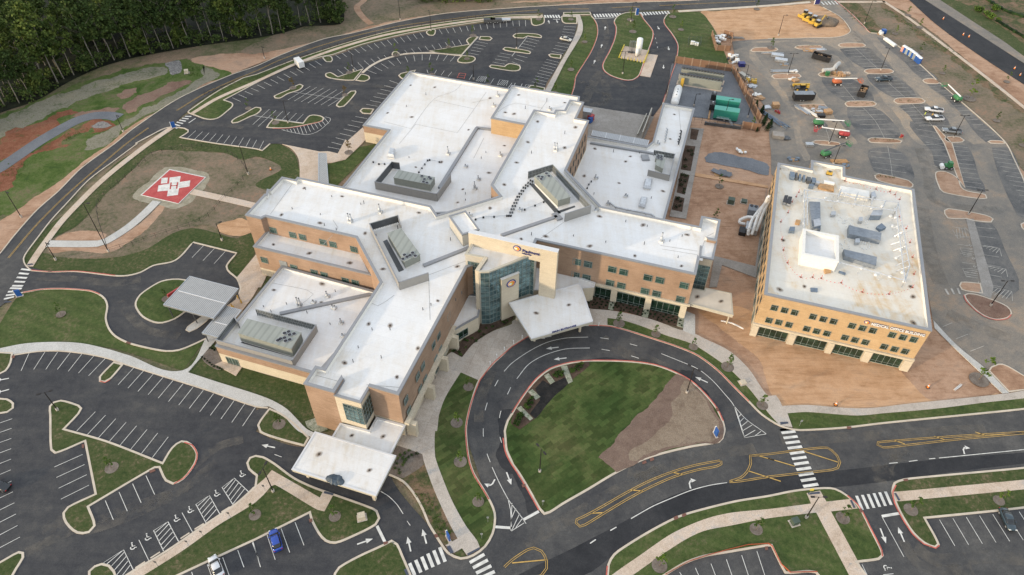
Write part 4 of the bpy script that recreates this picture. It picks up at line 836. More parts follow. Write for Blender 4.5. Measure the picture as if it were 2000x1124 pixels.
# dust and tyre streaks tracked over the asphalt
for st_, w_ in (("C: 700,560 640,640 600,720 560,800", 3.5), ("C: 720,620 740,720 700,800 600,830", 3.0), ("C: 540,640 640,700 760,760 700,820", 2.5), ("C: 780,620 900,680 1000,660", 2.0), ("B: 560,590 700,640 900,670 1050,680", 2.0), ("B: 740,790 800,850 870,880", 2.0), ("C: 1250,370 1150,390 1080,400", 2.0), ("C: 720,150 740,300 690,420 640,520", 2.2),
    ("M: 380,800 420,700 700,760 1300,520 1700,250", 2.4), ("M: 200,950 500,800 900,640 1350,480", 2.0), ("M: 1500,280 1700,120 1900,60", 2.0), ("Q: 880,400 860,300 920,200 1100,150", 2.5), ("Q: 1000,380 940,300 980,220 1150,180", 2.0), ("Q: 1150,900 1300,1000 1700,980 2000,1000", 2.5), ("Q: 1050,850 1200,1050 1600,1080", 2.0), ("K: 700,400 900,520 1050,560 1300,680", 3.0), ("K: 200,440 330,400 500,350", 2.5), ("J: 1850,650 1760,860 1740,1050", 2.2),
    ("O: 100,880 500,650 900,420 1400,220 1900,130", 2.5), ("O: 900,330 1050,360 1150,300", 3.0), ("Q: 100,60 500,50 1000,20 1700,-20", 2.5), ("I: 950,100 1000,200 1150,330 1400,380", 2.2), ("E: 300,1040 600,1060 900,1090 1100,1060", 2.4), ("A: 1900,1000 1600,960 1500,960", 2.0), ("D: 560,150 700,300 860,480 1100,760 1300,1000", 3.0), ("H: 1180,30 1250,250 1280,420 1400,480 1800,520", 3.0), ("H: 1200,500 1250,800 1350,1100", 4.0), ("L: 1400,200 1700,330 1900,400", 3.5)):
    o = MB().strip(spline(W(st_, .126), False, 1.0), w_, .126).build('dust_streak', M['dust_streak']); up(o); tag(o, kind='structure')
# ================================================================ BUILDINGS
M['seam'] = plain('seam', (.36, .345, .32), .8, var=.3)
UA = R(-17.4)
UX = Vector((math.cos(UA), math.sin(UA), 0)); UY = Vector((-UX.y, UX.x, 0))
def snap(ps):
    """square up a measured outline to the building grid (multiples of 45 degrees)"""
    n = len(ps); L = []
    for i in range(n):
        a, b = ps[i], ps[(i+1) % n]; d = b-a; ang = math.atan2(d.y, d.x)-UA
        k = round(ang/(math.pi/4))*math.pi/4
        if abs(ang-k) > R(11) or d.length < .4: k = ang
        m = (a+b)/2; L.append((m, Vector((math.cos(k+UA), math.sin(k+UA), 0))))
    out = []
    for i in range(n):
        (m1, d1), (m2, d2) = L[i-1], L[i]; c = d1.x*d2.y-d1.y*d2.x
        if abs(c) < .25: out.append(ps[i].copy()); continue
        w = m2-m1; t = (w.x*d2.y-w.y*d2.x)/c; q = m1+d1*t
        out.append(q if (q-ps[i]).length < 1.2 else ps[i].copy())
        out[-1].z = ps[i].z
    return out
def outline(s, z, sn=True):
    ps = [G(x, y, z) for x, y, _ in P(s)]
    return snap(ps) if sn else ps
def block(root, ps, ztop, deck, bands, cop='coping', open_e=(), roofm='roof', cw=.55, wname='brick_wall', inner='roof_edge'):
    """walls in horizontal bands, roof deck, inside face of the parapet, coping; open_e = edges without wall"""
    if area(ps) < 0:
        n = len(ps); ps = ps[::-1]; open_e = [(n-2-i) % n for i in open_e]
    n = len(ps); out = []
    for z0, z1, mt, nm, *pr in bands:
        m = MB()
        for i in range(n):
            if i in open_e: continue
            a, b = ps[i], ps[(i+1) % n]
            if pr and not pr[0]((a+b)/2): continue
            m.face([(a.x, a.y, z0), (b.x, b.y, z0), (b.x, b.y, z1), (a.x, a.y, z1)])
        m.raw = True; out.append(m.build(nm, M[mt], root))
    MB().flat(offset(ps, .02), deck).build('roof_deck', M[roofm], root)
    inn = offset(ps, cw); o2 = offset(ps, -.12); m = MB(); m2 = MB()
    for i in range(n):
        if i in open_e: continue
        j = (i+1) % n
        m.face([(inn[i].x, inn[i].y, deck), (inn[i].x, inn[i].y, ztop), (inn[j].x, inn[j].y, ztop), (inn[j].x, inn[j].y, deck)])
        A, B, C_, D_ = o2[i], o2[j], inn[j], inn[i]
        z = ztop+.06
        m2.face([(A.x, A.y, z), (B.x, B.y, z), (C_.x, C_.y, z), (D_.x, D_.y, z)])
        m2.face([(A.x, A.y, ztop-.28), (B.x, B.y, ztop-.28), (B.x, B.y, z), (A.x, A.y, z)])
        m2.face([(C_.x, C_.y, ztop-.1), (D_.x, D_.y, ztop-.1), (D_.x, D_.y, z), (C_.x, C_.y, z)])
        m2.face([(A.x, A.y, ztop-.28), (B.x, B.y, ztop-.28), (ps[j].x, ps[j].y, ztop-.28), (ps[i].x, ps[i].y, ztop-.28)])
    m.raw = True
    if ztop-deck > .2: m.build('parapet', M[inner], root)
    m2.build('coping', M[cop], root)
    return ps
def quad_on(A, B, c, w, h, out=.05):
    """corners of a w x h rectangle centred at c on the wall AB, pushed out"""
    d = (B-A); d.z = 0; d.normalize(); nn = Vector((d.y, -d.x, 0))
    if nn.dot(Vector((0, 0, 0))-Vector((c.x, c.y, 0))) < 0 and False: nn = -nn
    return d, nn
def window(root, A, B, px, py, w, h, style='sash', glassm='glass', z=None, name='window'):
    c = GW(px, py, A, B)
    if z is not None: c = Vector((c.x, c.y, z))
    return window_at(root, A, B, c, w, h, style, glassm, name)
def window_at(root, A, B, c, w, h, style='sash', glassm='glass', name='window'):
    d = (B-A); d.z = 0; d.normalize(); nn = Vector((d.y, -d.x, 0)); up_ = Vector((0, 0, 1))
    ang = math.atan2(d.y, d.x); fr = MB()
    t = .09
    for u, v, ww, hh in ((-w/2, 0, t, h), (w/2, 0, t, h), (0, -h/2, w+t, t), (0, h/2, w+t, t)):
        fr.box(c+d*u+up_*v+nn*.05, (ww, .14, hh), ang)
    if style == 'sash': fr.box(c+d*(w*.22)+nn*.05, (.06, .1, h), ang); fr.box(c+up_*(h*.2)+nn*.05, (w, .1, .06), ang)
    elif style == 'store':
        k = max(2, round(w/1.35))
        for i in range(1, k): fr.box(c+d*(-w/2+w*i/k)+nn*.05, (.08, .1, h), ang)
        fr.box(c+up_*(-h*.28)+nn*.05, (w, .1, .06), ang)
    o = fr.build(name, M['mullion' if style != 'slim' else 'frame'], root)
    g = MB().face([c+d*s*w/2+up_*v*h/2+nn*.035 for s, v in ((-1, -1), (1, -1), (1, 1), (-1, 1))]); g.raw = True
    g.build('pane', M[glassm], o)
    return o
H3, D3 = 14.5, 13.45
BR = lambda top, split=4.7: [(0, split, 'stone', 'stone_base'), (split, top, 'brick', 'brick_wall')]
hosp = empty('hospital', 'large brick hospital with white roofs, several wings and a glass entrance tower', 'hospital', (0, 120, 0))
hosp.location = (0, 0, 0)
# --- three-storey body (tower block at its south-west end, both wings, north wing)
main_s = ("P: 594.8,749.5 651.5,766.5 671,736 719,753.5 780.5,772 912,517 1043,482 1047,468 1359,537 1366,502 1371,503.5 1384,467 1400.5,470.5 1406,428 1370,424.5 1366,443 1174.8,404 1105.7,332.9 1150,236.5 1126,231 1140,199.7 1112.6,195.7 1103,215.7 1086,215 1082,220.5 1041.4,215.7 959.5,362.5 976,382.5 853.6,421 841.5,402.5 582,347 574.5,353 553,345 527,371 522,370 520,380 516,379 481,420 508,427.5 518,423 697,464 741.5,552.5 633,721.5 616,714")
main = outline(main_s, H3)
main = block(hosp, main, H3, D3, [(0, 4.7, 'stone', 'stone_base', lambda c: not (c.x < -33 and c.y < 92)), (0, 4.7, 'brick', 'brick_wall', lambda c: c.x < -33 and c.y < 92), (4.7, H3, 'brick', 'brick_wall')], open_e=(2, 9, 10))
# lower roofs that run flush with the main deck
bay = outline("P: 656,772.5 704,787.5 721,757 671,737", 13.55)
block(hosp, bay, 13.6, D3+.012, [(4.2, 13.6, 'stone', 'stone_wall')], open_e=(2,), cw=.4)
bay2 = outline("P: 1366,502 1392.5,507 1400.5,471 1384,468 1368,480", 13.6, False)
block(hosp, bay2, 13.6, D3+.012, [(0, 13.6, 'stone', 'stone_wall')], cw=.4, open_e=(3,))
block(hosp, outline("P: 741,440 0,0 0,0", 1, False), 1, 1, [], cw=.1) if False else None
# --- lower blocks
wl = outline("P: 494.8,481.5 723.5,538.5 690,470 560,430 520,448", 9.8, False)
A_, B_ = wl[0], wl[1]
wl = [A_, A_+UX*34.5, A_+UX*34.5+UY*9.5, A_+UY*9.5]
block(hosp, wl, 9.8, 8.85, [(0, 2.6, 'stone', 'stone_base'), (2.6, 9.8, 'brick', 'brick_wall')])
sw = outline("P: 420.8,676 604.5,729 742,560 541,516", 5.6, False)
s0 = sw[0]; d1 = (sw[3]-sw[0]).dot(UY)
sw = [s0, s0+UX*25.5, s0+UX*25.5+UY*d1*.999, s0+UY*d1]
sw = [s0, s0+UX*25.5, s0+UX*(25.5+4)+UY*(d1-1), s0+UX*.3+UY*(d1-.2)]
block(hosp, sw, 5.6, 4.8, [(0, 3.1, 'stone', 'stone_base'), (3.1, 5.6, 'brick', 'brick_wall')])
nw = outline("P: 800,140 1126,190 1095,260 1060,330 860,500 680,470 650,402 761,252 709,245", 6.1, False)
p0, p1 = nw[0], nw[0]+UX*60
y0 = (nw[8]-nw[0]).dot(UY); x1 = (nw[7]-nw[0]).dot(UX)
nw = [p0, p1, p1-UY*60, p0+UX*30-UY*72, p0+UX*x1-UY*72, p0+UX*x1+UY*y0, p0+UY*y0+UX*(nw[8]-nw[0]).dot(UX)]
block(hosp, nw, 6.1, 5.3, [(0, 3.6, 'stone', 'stone_base'), (3.6, 6.1, 'brick', 'brick_wall')], cop='coping')
pent = outline("P: 959.5,229 1000,167.5 1132,189 1120,262", 10.8, False)
pent = snap(pent)
block(hosp, pent, 10.8, 10.2, [(5.2, 10.8, 'brick_tan', 'brick_wall')])
el = outline("P: 1144,262 1262,287 1268,275 1275,277 1292,201 1357,210 1309,431 1100,420", 5.3, False)
el = [el[1]-UX*22, el[1], el[3], el[4], el[4]+UX*(el[5]-el[4]).dot(UX), el[4]+UX*(el[5]-el[4]).dot(UX)-UY*60, el[1]-UX*22-UY*40]
el = snap(el)
block(hosp, el, 5.3, 4.3, [(0, 5.3, 'brick', 'brick_wall')])
# roof step on the east block and expansion-joint strips
def bar(s, z, w, h, mat, name, root=hosp):
    ps = [G(x, y, z) for x, y, _ in P(s)]; return MB().strip(ps, w, z-h, h).build(name, M[mat], root)
bar("P: 1153,278 1276,299", 4.85, .7, .55, 'coping', 'roof_step')
bar("P: 1259,302 1262,312", 4.85, 2.2, .55, 'coping', 'roof_step')
bar("P: 930,248 962,252", 5.9, .7, .6, 'coping', 'roof_step')
bar("P: 931,249 858,366", 5.9, .9, .6, 'coping', 'roof_step')
bar("P: 546,612 727,573", 5.25, .9, .45, 'coping', 'roof_step')
bar("P: 827,518 918,482", 13.9, .9, .45, 'coping', 'roof_step')
bar("P: 979,459 1088,422", 13.9, .9, .45, 'coping', 'roof_step'); bar("P: 1094,428 1082,416", 13.9, 1.6, .44, 'coping', 'roof_step')
# loading canopy north of the east block
cano = [G(*p, 4.9) for p in ((1158, 254.5), (1268, 274), (1264, 286), (1155, 265))]
MB().prism(cano, 4.5, 4.9, True).build('loading_canopy', M['yard_roof'], hosp)
for i in range(5):
    a = cano[0].lerp(cano[1], i/4); b = cano[3].lerp(cano[2], i/4); MB().strip([a, b], .12, 4.9, .06).build('canopy_rib', M['coping_light'], hosp)
for s, h in (("P: 1271,224 1253,272", 2.6), ("P: 1262,228 1244,268", 1.2)):
    a, b = [G(x, y, 0) for x, y, _ in P(s)]; MB().strip([a, b], .3, 0, h).build('dock_wall', M['stone_grey'], hosp)
# entrance-side low roof of the south wing and the diagonal foyer
fy = outline("P: 876,651 912,575 936,578 937,603 934,618 905,634", 5.0, False)
block(hosp, fy, 5.0, 4.75, [(0, 5.0, 'stone', 'stone_wall')], cw=.3)
# low roof east of the arch (diagonal link)
lk = outline("P: 1040,522 1096,530 1162,553 1160,560 1140,562 1090,566 1030,566", 5.2, False)
block(hosp, lk, 5.25, 5.0, [(0, 5.25, 'stone', 'stone_wall')], cw=.25, cop='coping_light')
dg = outline("P: 1131,556 1141,553.5 1163,553 1200,561 1196,567 1160,560.5", 4.9, False)
# stone arcade in front of the east wing
Ae, Be = G(1047, 468, H3), G(1359, 537, H3)
# penthouse box beside the arch
pb = snap([G(x, y, 17.2) for x, y in ((876.5, 422), (909, 412.5), (936, 448.5), (903, 458.5))])
block(hosp, [q for q in pb], 17.2, 16.8, [(13.4, 17.2, 'stone_grey', 'penthouse_wall')], cw=.35)
# --- windows
Aw, Bw = G(523, 424, H3), G(697, 464, H3); Aw, Bw = Aw, Aw+UX*24.6
for x, y in [(533.7, 450), (572, 459.3), (591.2, 463.5), (631.2, 473.3), (650.5, 477.8), (691.3, 487.2)]: window(hosp, Aw, Bw, x, y, 1.9, 1.8)
Al = wl[0]; Bl = wl[1]
for x, y in [(516.5, 508.2), (574.3, 523), (614, 532.5), (633.5, 537.5), (674.8, 548.3), (694.3, 552.8)]: window(hosp, Al, Bl, x, y, 1.9, 1.8)
def louver(A, B, x, y, w, h, mat='screen_in'):
    c = GW(x, y, A, B); d = (B-A); d.z = 0; d.normalize(); nn = Vector((d.y, -d.x, 0)); m = MB().box(c+nn*.06, (w, .12, h), math.atan2(d.y, d.x))
    for i in range(int(h/.25)): m.box(c+nn*.15+Vector((0, 0, -h/2+.15+i*.25)), (w-.1, .06, .12), math.atan2(d.y, d.x))
    return m.build('louver', M[mat], hosp)
louver(Al, Bl, 554, 516.5, 2.1, 2.2)
As, Bs = G(780.5, 772, H3), G(912, 517, H3)
for x, y in [(856.7, 657), (846.7, 674.5), (860, 683), (851, 702), (826, 716), (815.7, 736), (830.5, 741.5), (820.7, 760.7), (793, 782), (798.7, 803), (876, 618), (885, 600.7), (887.5, 625.7), (879, 643), (902.5, 568), (911, 546.5), (912.5, 577), (905, 590.7)]:
    window(hosp, As, Bs, x, y, 1.7, 1.75, 'sash', 'glass')
for x, y in [(1195.7, 526.5), (1217.8, 531.8), (1265.3, 542.6), (1288.6, 547.7), (1335.8, 558), (1191.3, 552.8), (1213.3, 558), (1259.4, 568.9), (1282.2, 574), (1328.6, 584.9), (1126.8, 511.8), (1148.5, 516.5), (1124.2, 537.7), (1145.5, 542.5)]:
    window(hosp, Ae, Be, x, y, 2.0, 1.9)
An, Bn = G(1105.7, 332.9, H3), G(1150, 236.5, H3)
for i in range(7):
    for z in (6.6, 10.8):
        c = An.lerp(Bn, .08+.13*i); window_at(hosp, An, Bn, Vector((c.x, c.y, z)), 1.0, 2.0, 'slim', 'glass_dark')
Ap, Bp = pent[0], pent[3]
if (Bp-Ap).dot(UX) < 0: Ap, Bp = Bp, Ap
Ap, Bp = G(959.5, 229, 10.8), G(1030, 243, 10.8)
louver(Ap, Bp, 972.5, 250, 2.6, 3.2); louver(Ap, Bp, 1016, 257, 1.5, 2.6)
# S end glass corner of the bay
bA, bB = G(656, 772.5, 13.6), G(704, 787.5, 13.6)
def curtain(root, A, B, z0, z1, nx, nz, gm='glass_tower', off=.06, name='curtain_wall'):
    d = (B-A); d.z = 0; L = d.length; d.normalize(); nn = Vector((d.y, -d.x, 0)); ang = math.atan2(d.y, d.x)
    g = MB().face([Vector((p.x, p.y, z))+nn*off for p, z in ((A, z0), (B, z0), (B, z1), (A, z1))]); g.raw = True
    o = g.build(name, M[gm], root); m = MB(); mid = (A+B)/2
    for i in range(nx+1):
        p = A+d*(L*i/nx)+nn*(off+.05); m.box((p.x, p.y, (z0+z1)/2), (.06, .1, z1-z0), ang)
    for j in range(nz+1):
        p = mid+nn*(off+.04); m.box((p.x, p.y, z0+(z1-z0)*j/nz), (L, .1, .055), ang)
    m.build('mullions', M['mullion'], o); return o
L_ = (bB-bA); L_.z = 0
curtain(hosp, bA+L_*.22, bB-L_*.01, 6.2, 11.6, 4, 5)
bC = G(721, 757, 13.6); E_ = bC-bB; E_.z = 0
curtain(hosp, bB+E_*.02, bB+E_*.95, 6.2, 12.0, 4, 4, 'glass_dark')
# dark joint between tower and bay
# E stair glazing
q0, q1 = G(1366, 502, 13.6), G(1392.5, 507, 13.6)
curtain(hosp, q0+(q1-q0)*.02, q1-(q1-q0)*.04, 2.2, 11.2, 3, 7)
# stone plinth arcade of the east wing with storefront glazing (x,y,w)
Asf, Bsf = Ae, Be
for (x, y), (x2, y2), w in [((1205.3, 573.2), (1259, 598.8), 0), ((1272.5, 588.6), (1326.7, 615), 0), ((1162.8, 563.3), (1191.7, 583.8), 0)]:
    a = GW(x, y, Asf, Bsf); b = GW(x2, y2, Asf, Bsf); c = (a+b)/2; c.z = 1.85
    window_at(hosp, Asf, Bsf, c, (Vector((a.x, a.y, 0))-Vector((b.x, b.y, 0))).length, 3.3, 'store', 'glass_dark', 'storefront')
# projecting stone fin and sill band of the arcade
dE = (Be-Ae); dE.z = 0; dE.normalize(); nE = Vector((dE.y, -dE.x, 0))
bandm = MB(); bandm.box(((Ae+Be)/2+nE*.25+dE*7).xy.to_3d()+Vector((0, 0, 4.55)), ((Be-Ae).xy.length-13, .5, .5), UA); bandm.build('stone_sill', M['stone'], hosp)
for x, y in [(1200, 571), (1266, 590), (1334, 605)]:
    c = GW(x, y, Ae, Be); MB().box((c.x+nE.x*.3, c.y+nE.y*.3, 2.15), (1.5, .6, 4.3), UA).build('stone_pier', M['stone'], hosp)
# foyer facade with angled glazing west of the arcade
f0, f1, f2 = G(1139, 565, 4.6), G(1162, 562, 4.6), G(1196, 571, 4.6)
m = MB()
for a, b in ((G(1132, 554, 5.0), G(1163, 553, 5.0)),): pass
dd = (As-Bs).xy.to_3d().normalized(); nS = Vector((-dd.y, dd.x, 0))
dS = (Bs-As); dS.z = 0; dS.normalize(); nS = Vector((dS.y, -dS.x, 0)); LS = (Bs-As).xy.length
# stone colonnade under the south wing's east side
base = Vector((As.x, As.y, 0)); 
MB().box(base+dS*(LS*.36)+nS*.5+Vector((0, 0, 4.75)), (LS*.72, 1.0, .7), math.atan2(dS.y, dS.x)).build('stone_beam', M['stone'], hosp)
for t in (.01, .26, .47, .64): MB().box(base+dS*(LS*t+.6)+nS*1.1+Vector((0, 0, 2.2)), (1.0, 2.2, 4.4), math.atan2(dS.y, dS.x)).build('stone_pier', M['stone'], hosp)
for x, y, w in ((870, 690, 4.0), (857, 715, 4.0)):
    window(hosp, As, Bs, x, y, w, 2.6, 'store', 'glass_dark', 1.9, 'storefront')
window(hosp, fy[0], fy[1], 904, 659, 7.0, 2.6, 'store', 'glass_dark', 1.8, 'storefront') if False else None
fa, fb = G(905, 634, 5.0), G(876, 651, 5.0)
window(hosp, fb, fa, 895, 656, 5.5, 2.4, 'store', 'glass_dark', 1.9, 'storefront'); window(hosp, G(870, 660, 5), G(876, 651, 5), 873, 690, 3.2, 2.8, 'store', 'glass_dark', 1.8, 'storefront')
# south door of the west block
Asw, Bsw = sw[0], sw[1]
for x, y in ((450, 707), (462, 711)): window(hosp, Asw, Bsw, x, y, 1.5, 2.4, 'store', 'glass', 1.3, 'glass_door')
slab('pavement', 'concrete_pink', .16, "P: 420,713* 443,703* 473,718* 461,735*")
# --- entrance glass tower
TZ = 17.4
tw = [G(x, y, TZ) for x, y in ((908.5, 497), (948.5, 504.5), (932, 529), (938, 531.5), (955, 531), (976, 523), (1000, 513.5), (1020, 505), (1037, 499), (1044.5, 502), (1049, 480), (930, 462))]
twc = block(hosp, tw, TZ, TZ-.7, [(0, TZ, 'stone_grey', 'tower_core')], cw=.45, cop='fascia')
pc = list(tw)
for i, nx in ((0, 5), (3, 2), (4, 3), (5, 3), (6, 3), (7, 2), (8, 1)):
    a, b = pc[i], pc[i+1]; z0 = .2 if i < 5 else (1.0 if i < 6 else 5.0); z0 = 5.0 if i == 0 else z0
    A0 = Vector((a.x, a.y, 0)); B0 = Vector((b.x, b.y, 0))
    if i == 0: A0, B0 = A0.lerp(B0, .12), A0.lerp(B0, .92)
    curtain(hosp, A0, B0, z0, TZ-.35-(1.6 if i == 0 else 0), nx, int((TZ-z0)/1.5), 'glass_tower')
fin = MB(); a, b = pc[1], pc[2]; d = (b-a).xy.to_3d().normalized(); n_ = Vector((d.y, -d.x, 0)); c = (a+b)/2
fin.box(Vector((c.x, c.y, TZ/2+.1))-n_*.0, ((b-a).xy.length+.4, .9, TZ+.1), math.atan2(d.y, d.x)); fin.build('stone_fin', M['stone'], hosp)
# pylon with the round emblem
PZ = 13.9
py_ = [G(x, y, PZ) for x, y in ((979.7, 547.8), (1014, 533.5), (1009, 528), (976, 541))]
MB().prism(py_, 0, PZ).build('stone_pylon', M['stone'], hosp)
MB().prism(offset(ccw(py_), -.08), PZ, PZ+.15).build('coping', M['coping_light'], hosp)
def emblem(root, A, B, px, py, r, out=.12, tilt=.9):
    c = GW(px, py, A, B); d = (B-A); d.z = 0; d.normalize(); nn = Vector((d.y, -d.x, 0)); U = Vector((0, 0, 1)); o = None
    for k, (rr, mt, du, dv) in enumerate(((1.06, 'sign_navy', 0, 0), (.80, 'white_paint', 0, 0), (.72, 'orange', .03, 0), (.46, 'yellow_bright', -.14, .0), (.30, 'white_paint', -.26, .0))):
        m = MB(); pts = []
        for i in range(28):
            a = 2*math.pi*i/28; pts.append(c+d*((math.cos(a)*rr+du)*r*1.12)+U*((math.sin(a)*rr+dv)*r)+nn*(out+.03*k))
        bck = [p-nn*.1 for p in pts]; m.loft([bck, pts])
        e = m.build('emblem' if not o else 'emblem_disc', M[mt], o or root); o = o or e
    return o
emblem(hosp, py_[0], py_[1], 998, 553.5, 1.05)
# arch portal
a0 = G(914.8, 455.5, 20.5); au = UX; an = Vector((au.y, -au.x, 0)); AL = 21.3
def abox(u0, u1, z0, z1, nm, mat='stone', th=1.15, off=0):
    c = a0+au*((u0+u1)/2)-an*(th/2-off); c.z = (z0+z1)/2
    return MB().box(c, (u1-u0, th, z1-z0), UA).build(nm, M[mat], hosp)
abox(0, AL, 16.5, 20.5, 'arch_beam'); abox(AL-3.95, AL, 0, 16.5, 'arch_pier'); abox(0, 1.7, 0, 16.5, 'arch_pier'); abox(-.06, AL+.06, 20.5, 20.62, 'coping', 'coping_light', 1.28, .06)
Aa = a0; Ba = a0+au*AL
emblem(hosp, Aa+an*.02, Ba+an*.02, 1010, 485.2, .78)
def text_on(root, txt, A, B, px, py, size, mat, name='sign_lettering', depth=.06, out=.12, xs=1.0, z=None, bold=.012):
    cu = bpy.data.curves.new('t', 'FONT'); cu.body = txt; cu.size = size; cu.extrude = depth; cu.align_x = 'LEFT'; cu.resolution_u = 2; cu.offset = bold
    ob = bpy.data.objects.new('t', cu); COL.objects.link(ob)
    dg = bpy.context.evaluated_depsgraph_get(); me = bpy.data.meshes.new_from_object(ob.evaluated_get(dg)); bpy.data.objects.remove(ob)
    d = (B-A); d.z = 0; d.normalize(); nn = Vector((d.y, -d.x, 0)); c = GW(px, py, A, B)+nn*out
    if z is not None: c.z = z
    me.transform(Matrix(((d.x*xs, 0, nn.x, c.x), (d.y*xs, 0, nn.y, c.y), (0, 1, 0, c.z), (0, 0, 0, 1))))
    me.materials.clear(); me.materials.append(M[mat]); o = bpy.data.objects.new(name, me); COL.objects.link(o); o.parent = root; return o
text_on(hosp, 'Piedmont', Aa, Ba, 1020, 491.5, 1.15, 'sign_navy', xs=.93, out=.16); text_on(hosp, 'HOSPITAL', Aa, Ba, 1020, 495.5, .48, 'sign_navy', out=.16)
def roofplate(name, s, ztop, th, label, cat, mat='roof', fas='fascia', sn=True, cw=.35, root=None, ph=.25):
    ps = ccw(outline(s, ztop, sn))
    r = root or empty(name, label, cat, (0, 0, 0))
    MB().prism(ps, ztop-th, ztop-.02, True).build('fascia', M[fas], r)
    m, q = ring(offset(ps, -.06), cw, ztop-.18, ztop+.08); m.build('edge_trim', M['coping_light' if mat == 'roof' else 'fascia'], r)
    MB().flat(offset(ps, cw*.7), ztop+.0).build('roof_deck', M[mat], r)
    return r, ps
cn, cps = roofplate('entrance_canopy', "P: 994,592 1038,662 1158,628 1133,553", 5.6, .85, 'white flat-roofed main entrance canopy standing over the loop drive', 'canopy', sn=False)
ca, cb = G(1038, 662, 5.6), G(1158, 628, 5.6)
text_on(cn, 'MAIN ENTRANCE', ca, cb, 1078, 650, .72, 'sign_navy', xs=1.05, z=5.68, out=.1, depth=.08)
for x, y in ((1045, 640), (1135, 622), (1010, 600)):
    p = G(x, y, 4.7); MB().cyl((p.x, p.y, 0), (p.x, p.y, 4.8), .3).build('column', M['stone'], cn)
cs, sps = roofplate('south_canopy', "P: 614.5,843 771.5,890.5 735,971 571.5,916", 4.9, .75, 'big white canopy over the ambulance-side drive at the south end', 'canopy')
for x, y in ((610, 855), (755, 890), (595, 910), (727, 955)):
    p = G(x, y, 4.1); MB().box((p.x, p.y, 2.1), (.6, .6, 4.2), UA).build('column', M['stone'], cs)
lw = [G(x, y, 4.5) for x, y in ((664, 827.5), (795, 831), (758, 893), (642, 860))]
l0 = G(664.5, 827.5, 4.5); lw = [l0+UX*13.6, l0, l0-UY*4.4, l0+UX*13.6-UY*9.0]
lw = [l0-UY*8.0, l0, G(721.5, 841.7, 4.5), G(735.7, 815.5, 4.5), G(791, 831, 4.5)]; lw.append(lw[4]-UY*11.5)
block(hosp, lw, 4.5, 4.2, [(3.5, 4.5, 'fascia', 'link_canopy')], cw=.3, cop='coping_light')
tp = MB()
c0 = G(655, 940, 4.95)
secs = []
for i in range(12):
    w = .25+.75*math.sin(math.pi*(i+.5)/12); q = c0+UX*(i*.34-2.0)
    secs.append([q+UY*(math.cos(t)*w*(1+.3*rnd.random())+.3*w)+Vector((0, 0, max(-.1, math.sin(t)*w*.55*(.6+.8*rnd.random())))) for t in [2*math.pi*k/10 for k in range(10)]])
tp.loft(secs)
tag(tp.build('tarp_heap', M['tarp_dark']), 'crumpled blue-grey tarp heap on the edge of the south canopy', 'tarp')
# east side door canopy
ce, eps = roofplate('side_canopy', "P: 1343,592 1353,564 1376,568 1377.5,563 1428.5,573.5 1432,616", 4.6, .9, 'cream flat-roofed canopy between hospital and office building', 'canopy', 'canopy_cream', sn=False)
p = G(1426, 612, 3.7); MB().cyl((p.x, p.y, 0), (p.x, p.y, 3.8), .2).build('column', M['stone'], ce)
# emergency canopies of standing-seam metal
def metalroof(s, ztop, label, cols, ridge=None):
    r = empty('metal_canopy', label, 'canopy'); ps = ccw(outline(s, ztop, True))
    MB().prism(ps, ztop-.45, ztop, True).build('roof_panel', M['canopy_metal'], r)
    m, q = ring(offset(ps, -.08), .2, ztop-.5, ztop+.05); m.build('gutter', M['steel'], r)
    if ridge: MB().strip([G(x, y, ztop+.02) for x, y, _ in P(ridge)], .22, ztop, .06).build('ridge_cap', M['coping_light'], r)
    for x, y in cols:
        b = G(x, y, 0); MB().cyl((b.x, b.y, 0), (b.x, b.y, ztop-.4), .13).build('column', M['steel_dark'], r)
    return r
metalroof("P: 370,539.5 465,564.5 417,622 320.5,595", 4.6, 'large grey ribbed metal canopy over the emergency drop-off', [(338.5, 620), (385.5, 632.5), (471, 592), (430, 640)], "P: 348,568 441,593")
metalroof("P: 440,598 475,607 426,658 393,651", 3.7, 'lower grey ribbed metal canopy joining the drop-off to the hospital', [(407, 668)], "P: 420,629 446,636")
metalroof("P: 622,299 637,300 642,366 622,363", 3.2, 'narrow grey ribbed walkway canopy beside the staff door', [(624, 375), (641, 376)])
# roof drains with their rings of washed-in dirt
def stain_mat():
    m, nt, b = new_mat('stain'); tc = nt.nodes.new('ShaderNodeTexCoord'); mp = nt.nodes.new('ShaderNodeMapping'); nt.links.new(tc.outputs['Object'], mp.inputs[0])
    gr = nt.nodes.new('ShaderNodeTexGradient'); gr.gradient_type = 'SPHERICAL'; nt.links.new(mp.outputs[0], gr.inputs[0])
    n = NZ(nt, POS(nt), 2.2, 4, .7); f = MATH(nt, 'MULTIPLY', gr.outputs['Fac'], MATH(nt, 'ADD', n, .15))
    b.inputs['Base Color'].default_value = (.17, .11, .065, 1); b.inputs['Roughness'].default_value = .9
    tr = nt.nodes.new('ShaderNodeBsdfTransparent'); mx = nt.nodes.new('ShaderNodeMixShader')
    nt.links.new(RAMP(nt, f, [(.10, (0, 0, 0)), (.60, (.85, .85, .85))]), mx.inputs[0]); nt.links.new(tr.outputs[0], mx.inputs[1]); nt.links.new(b.outputs[0], mx.inputs[2])
    nt.links.new(mx.outputs[0], nt.nodes['Material Output'].inputs[0]); return m
M['stain'] = stain_mat()
drain_me = MB().cyl((0, 0, 0), (0, 0, .14), .17, .11, 10)
def disc(r=1.0, z=.012, n=24): return MB().face([(r*math.cos(2*math.pi*i/n), r*math.sin(2*math.pi*i/n), z) for i in range(n)])
dproto = drain_me.build('roof_drain', M['dark'], hosp); sproto = disc().build('dirt_ring', M['stain'], dproto); up(sproto)
first = True
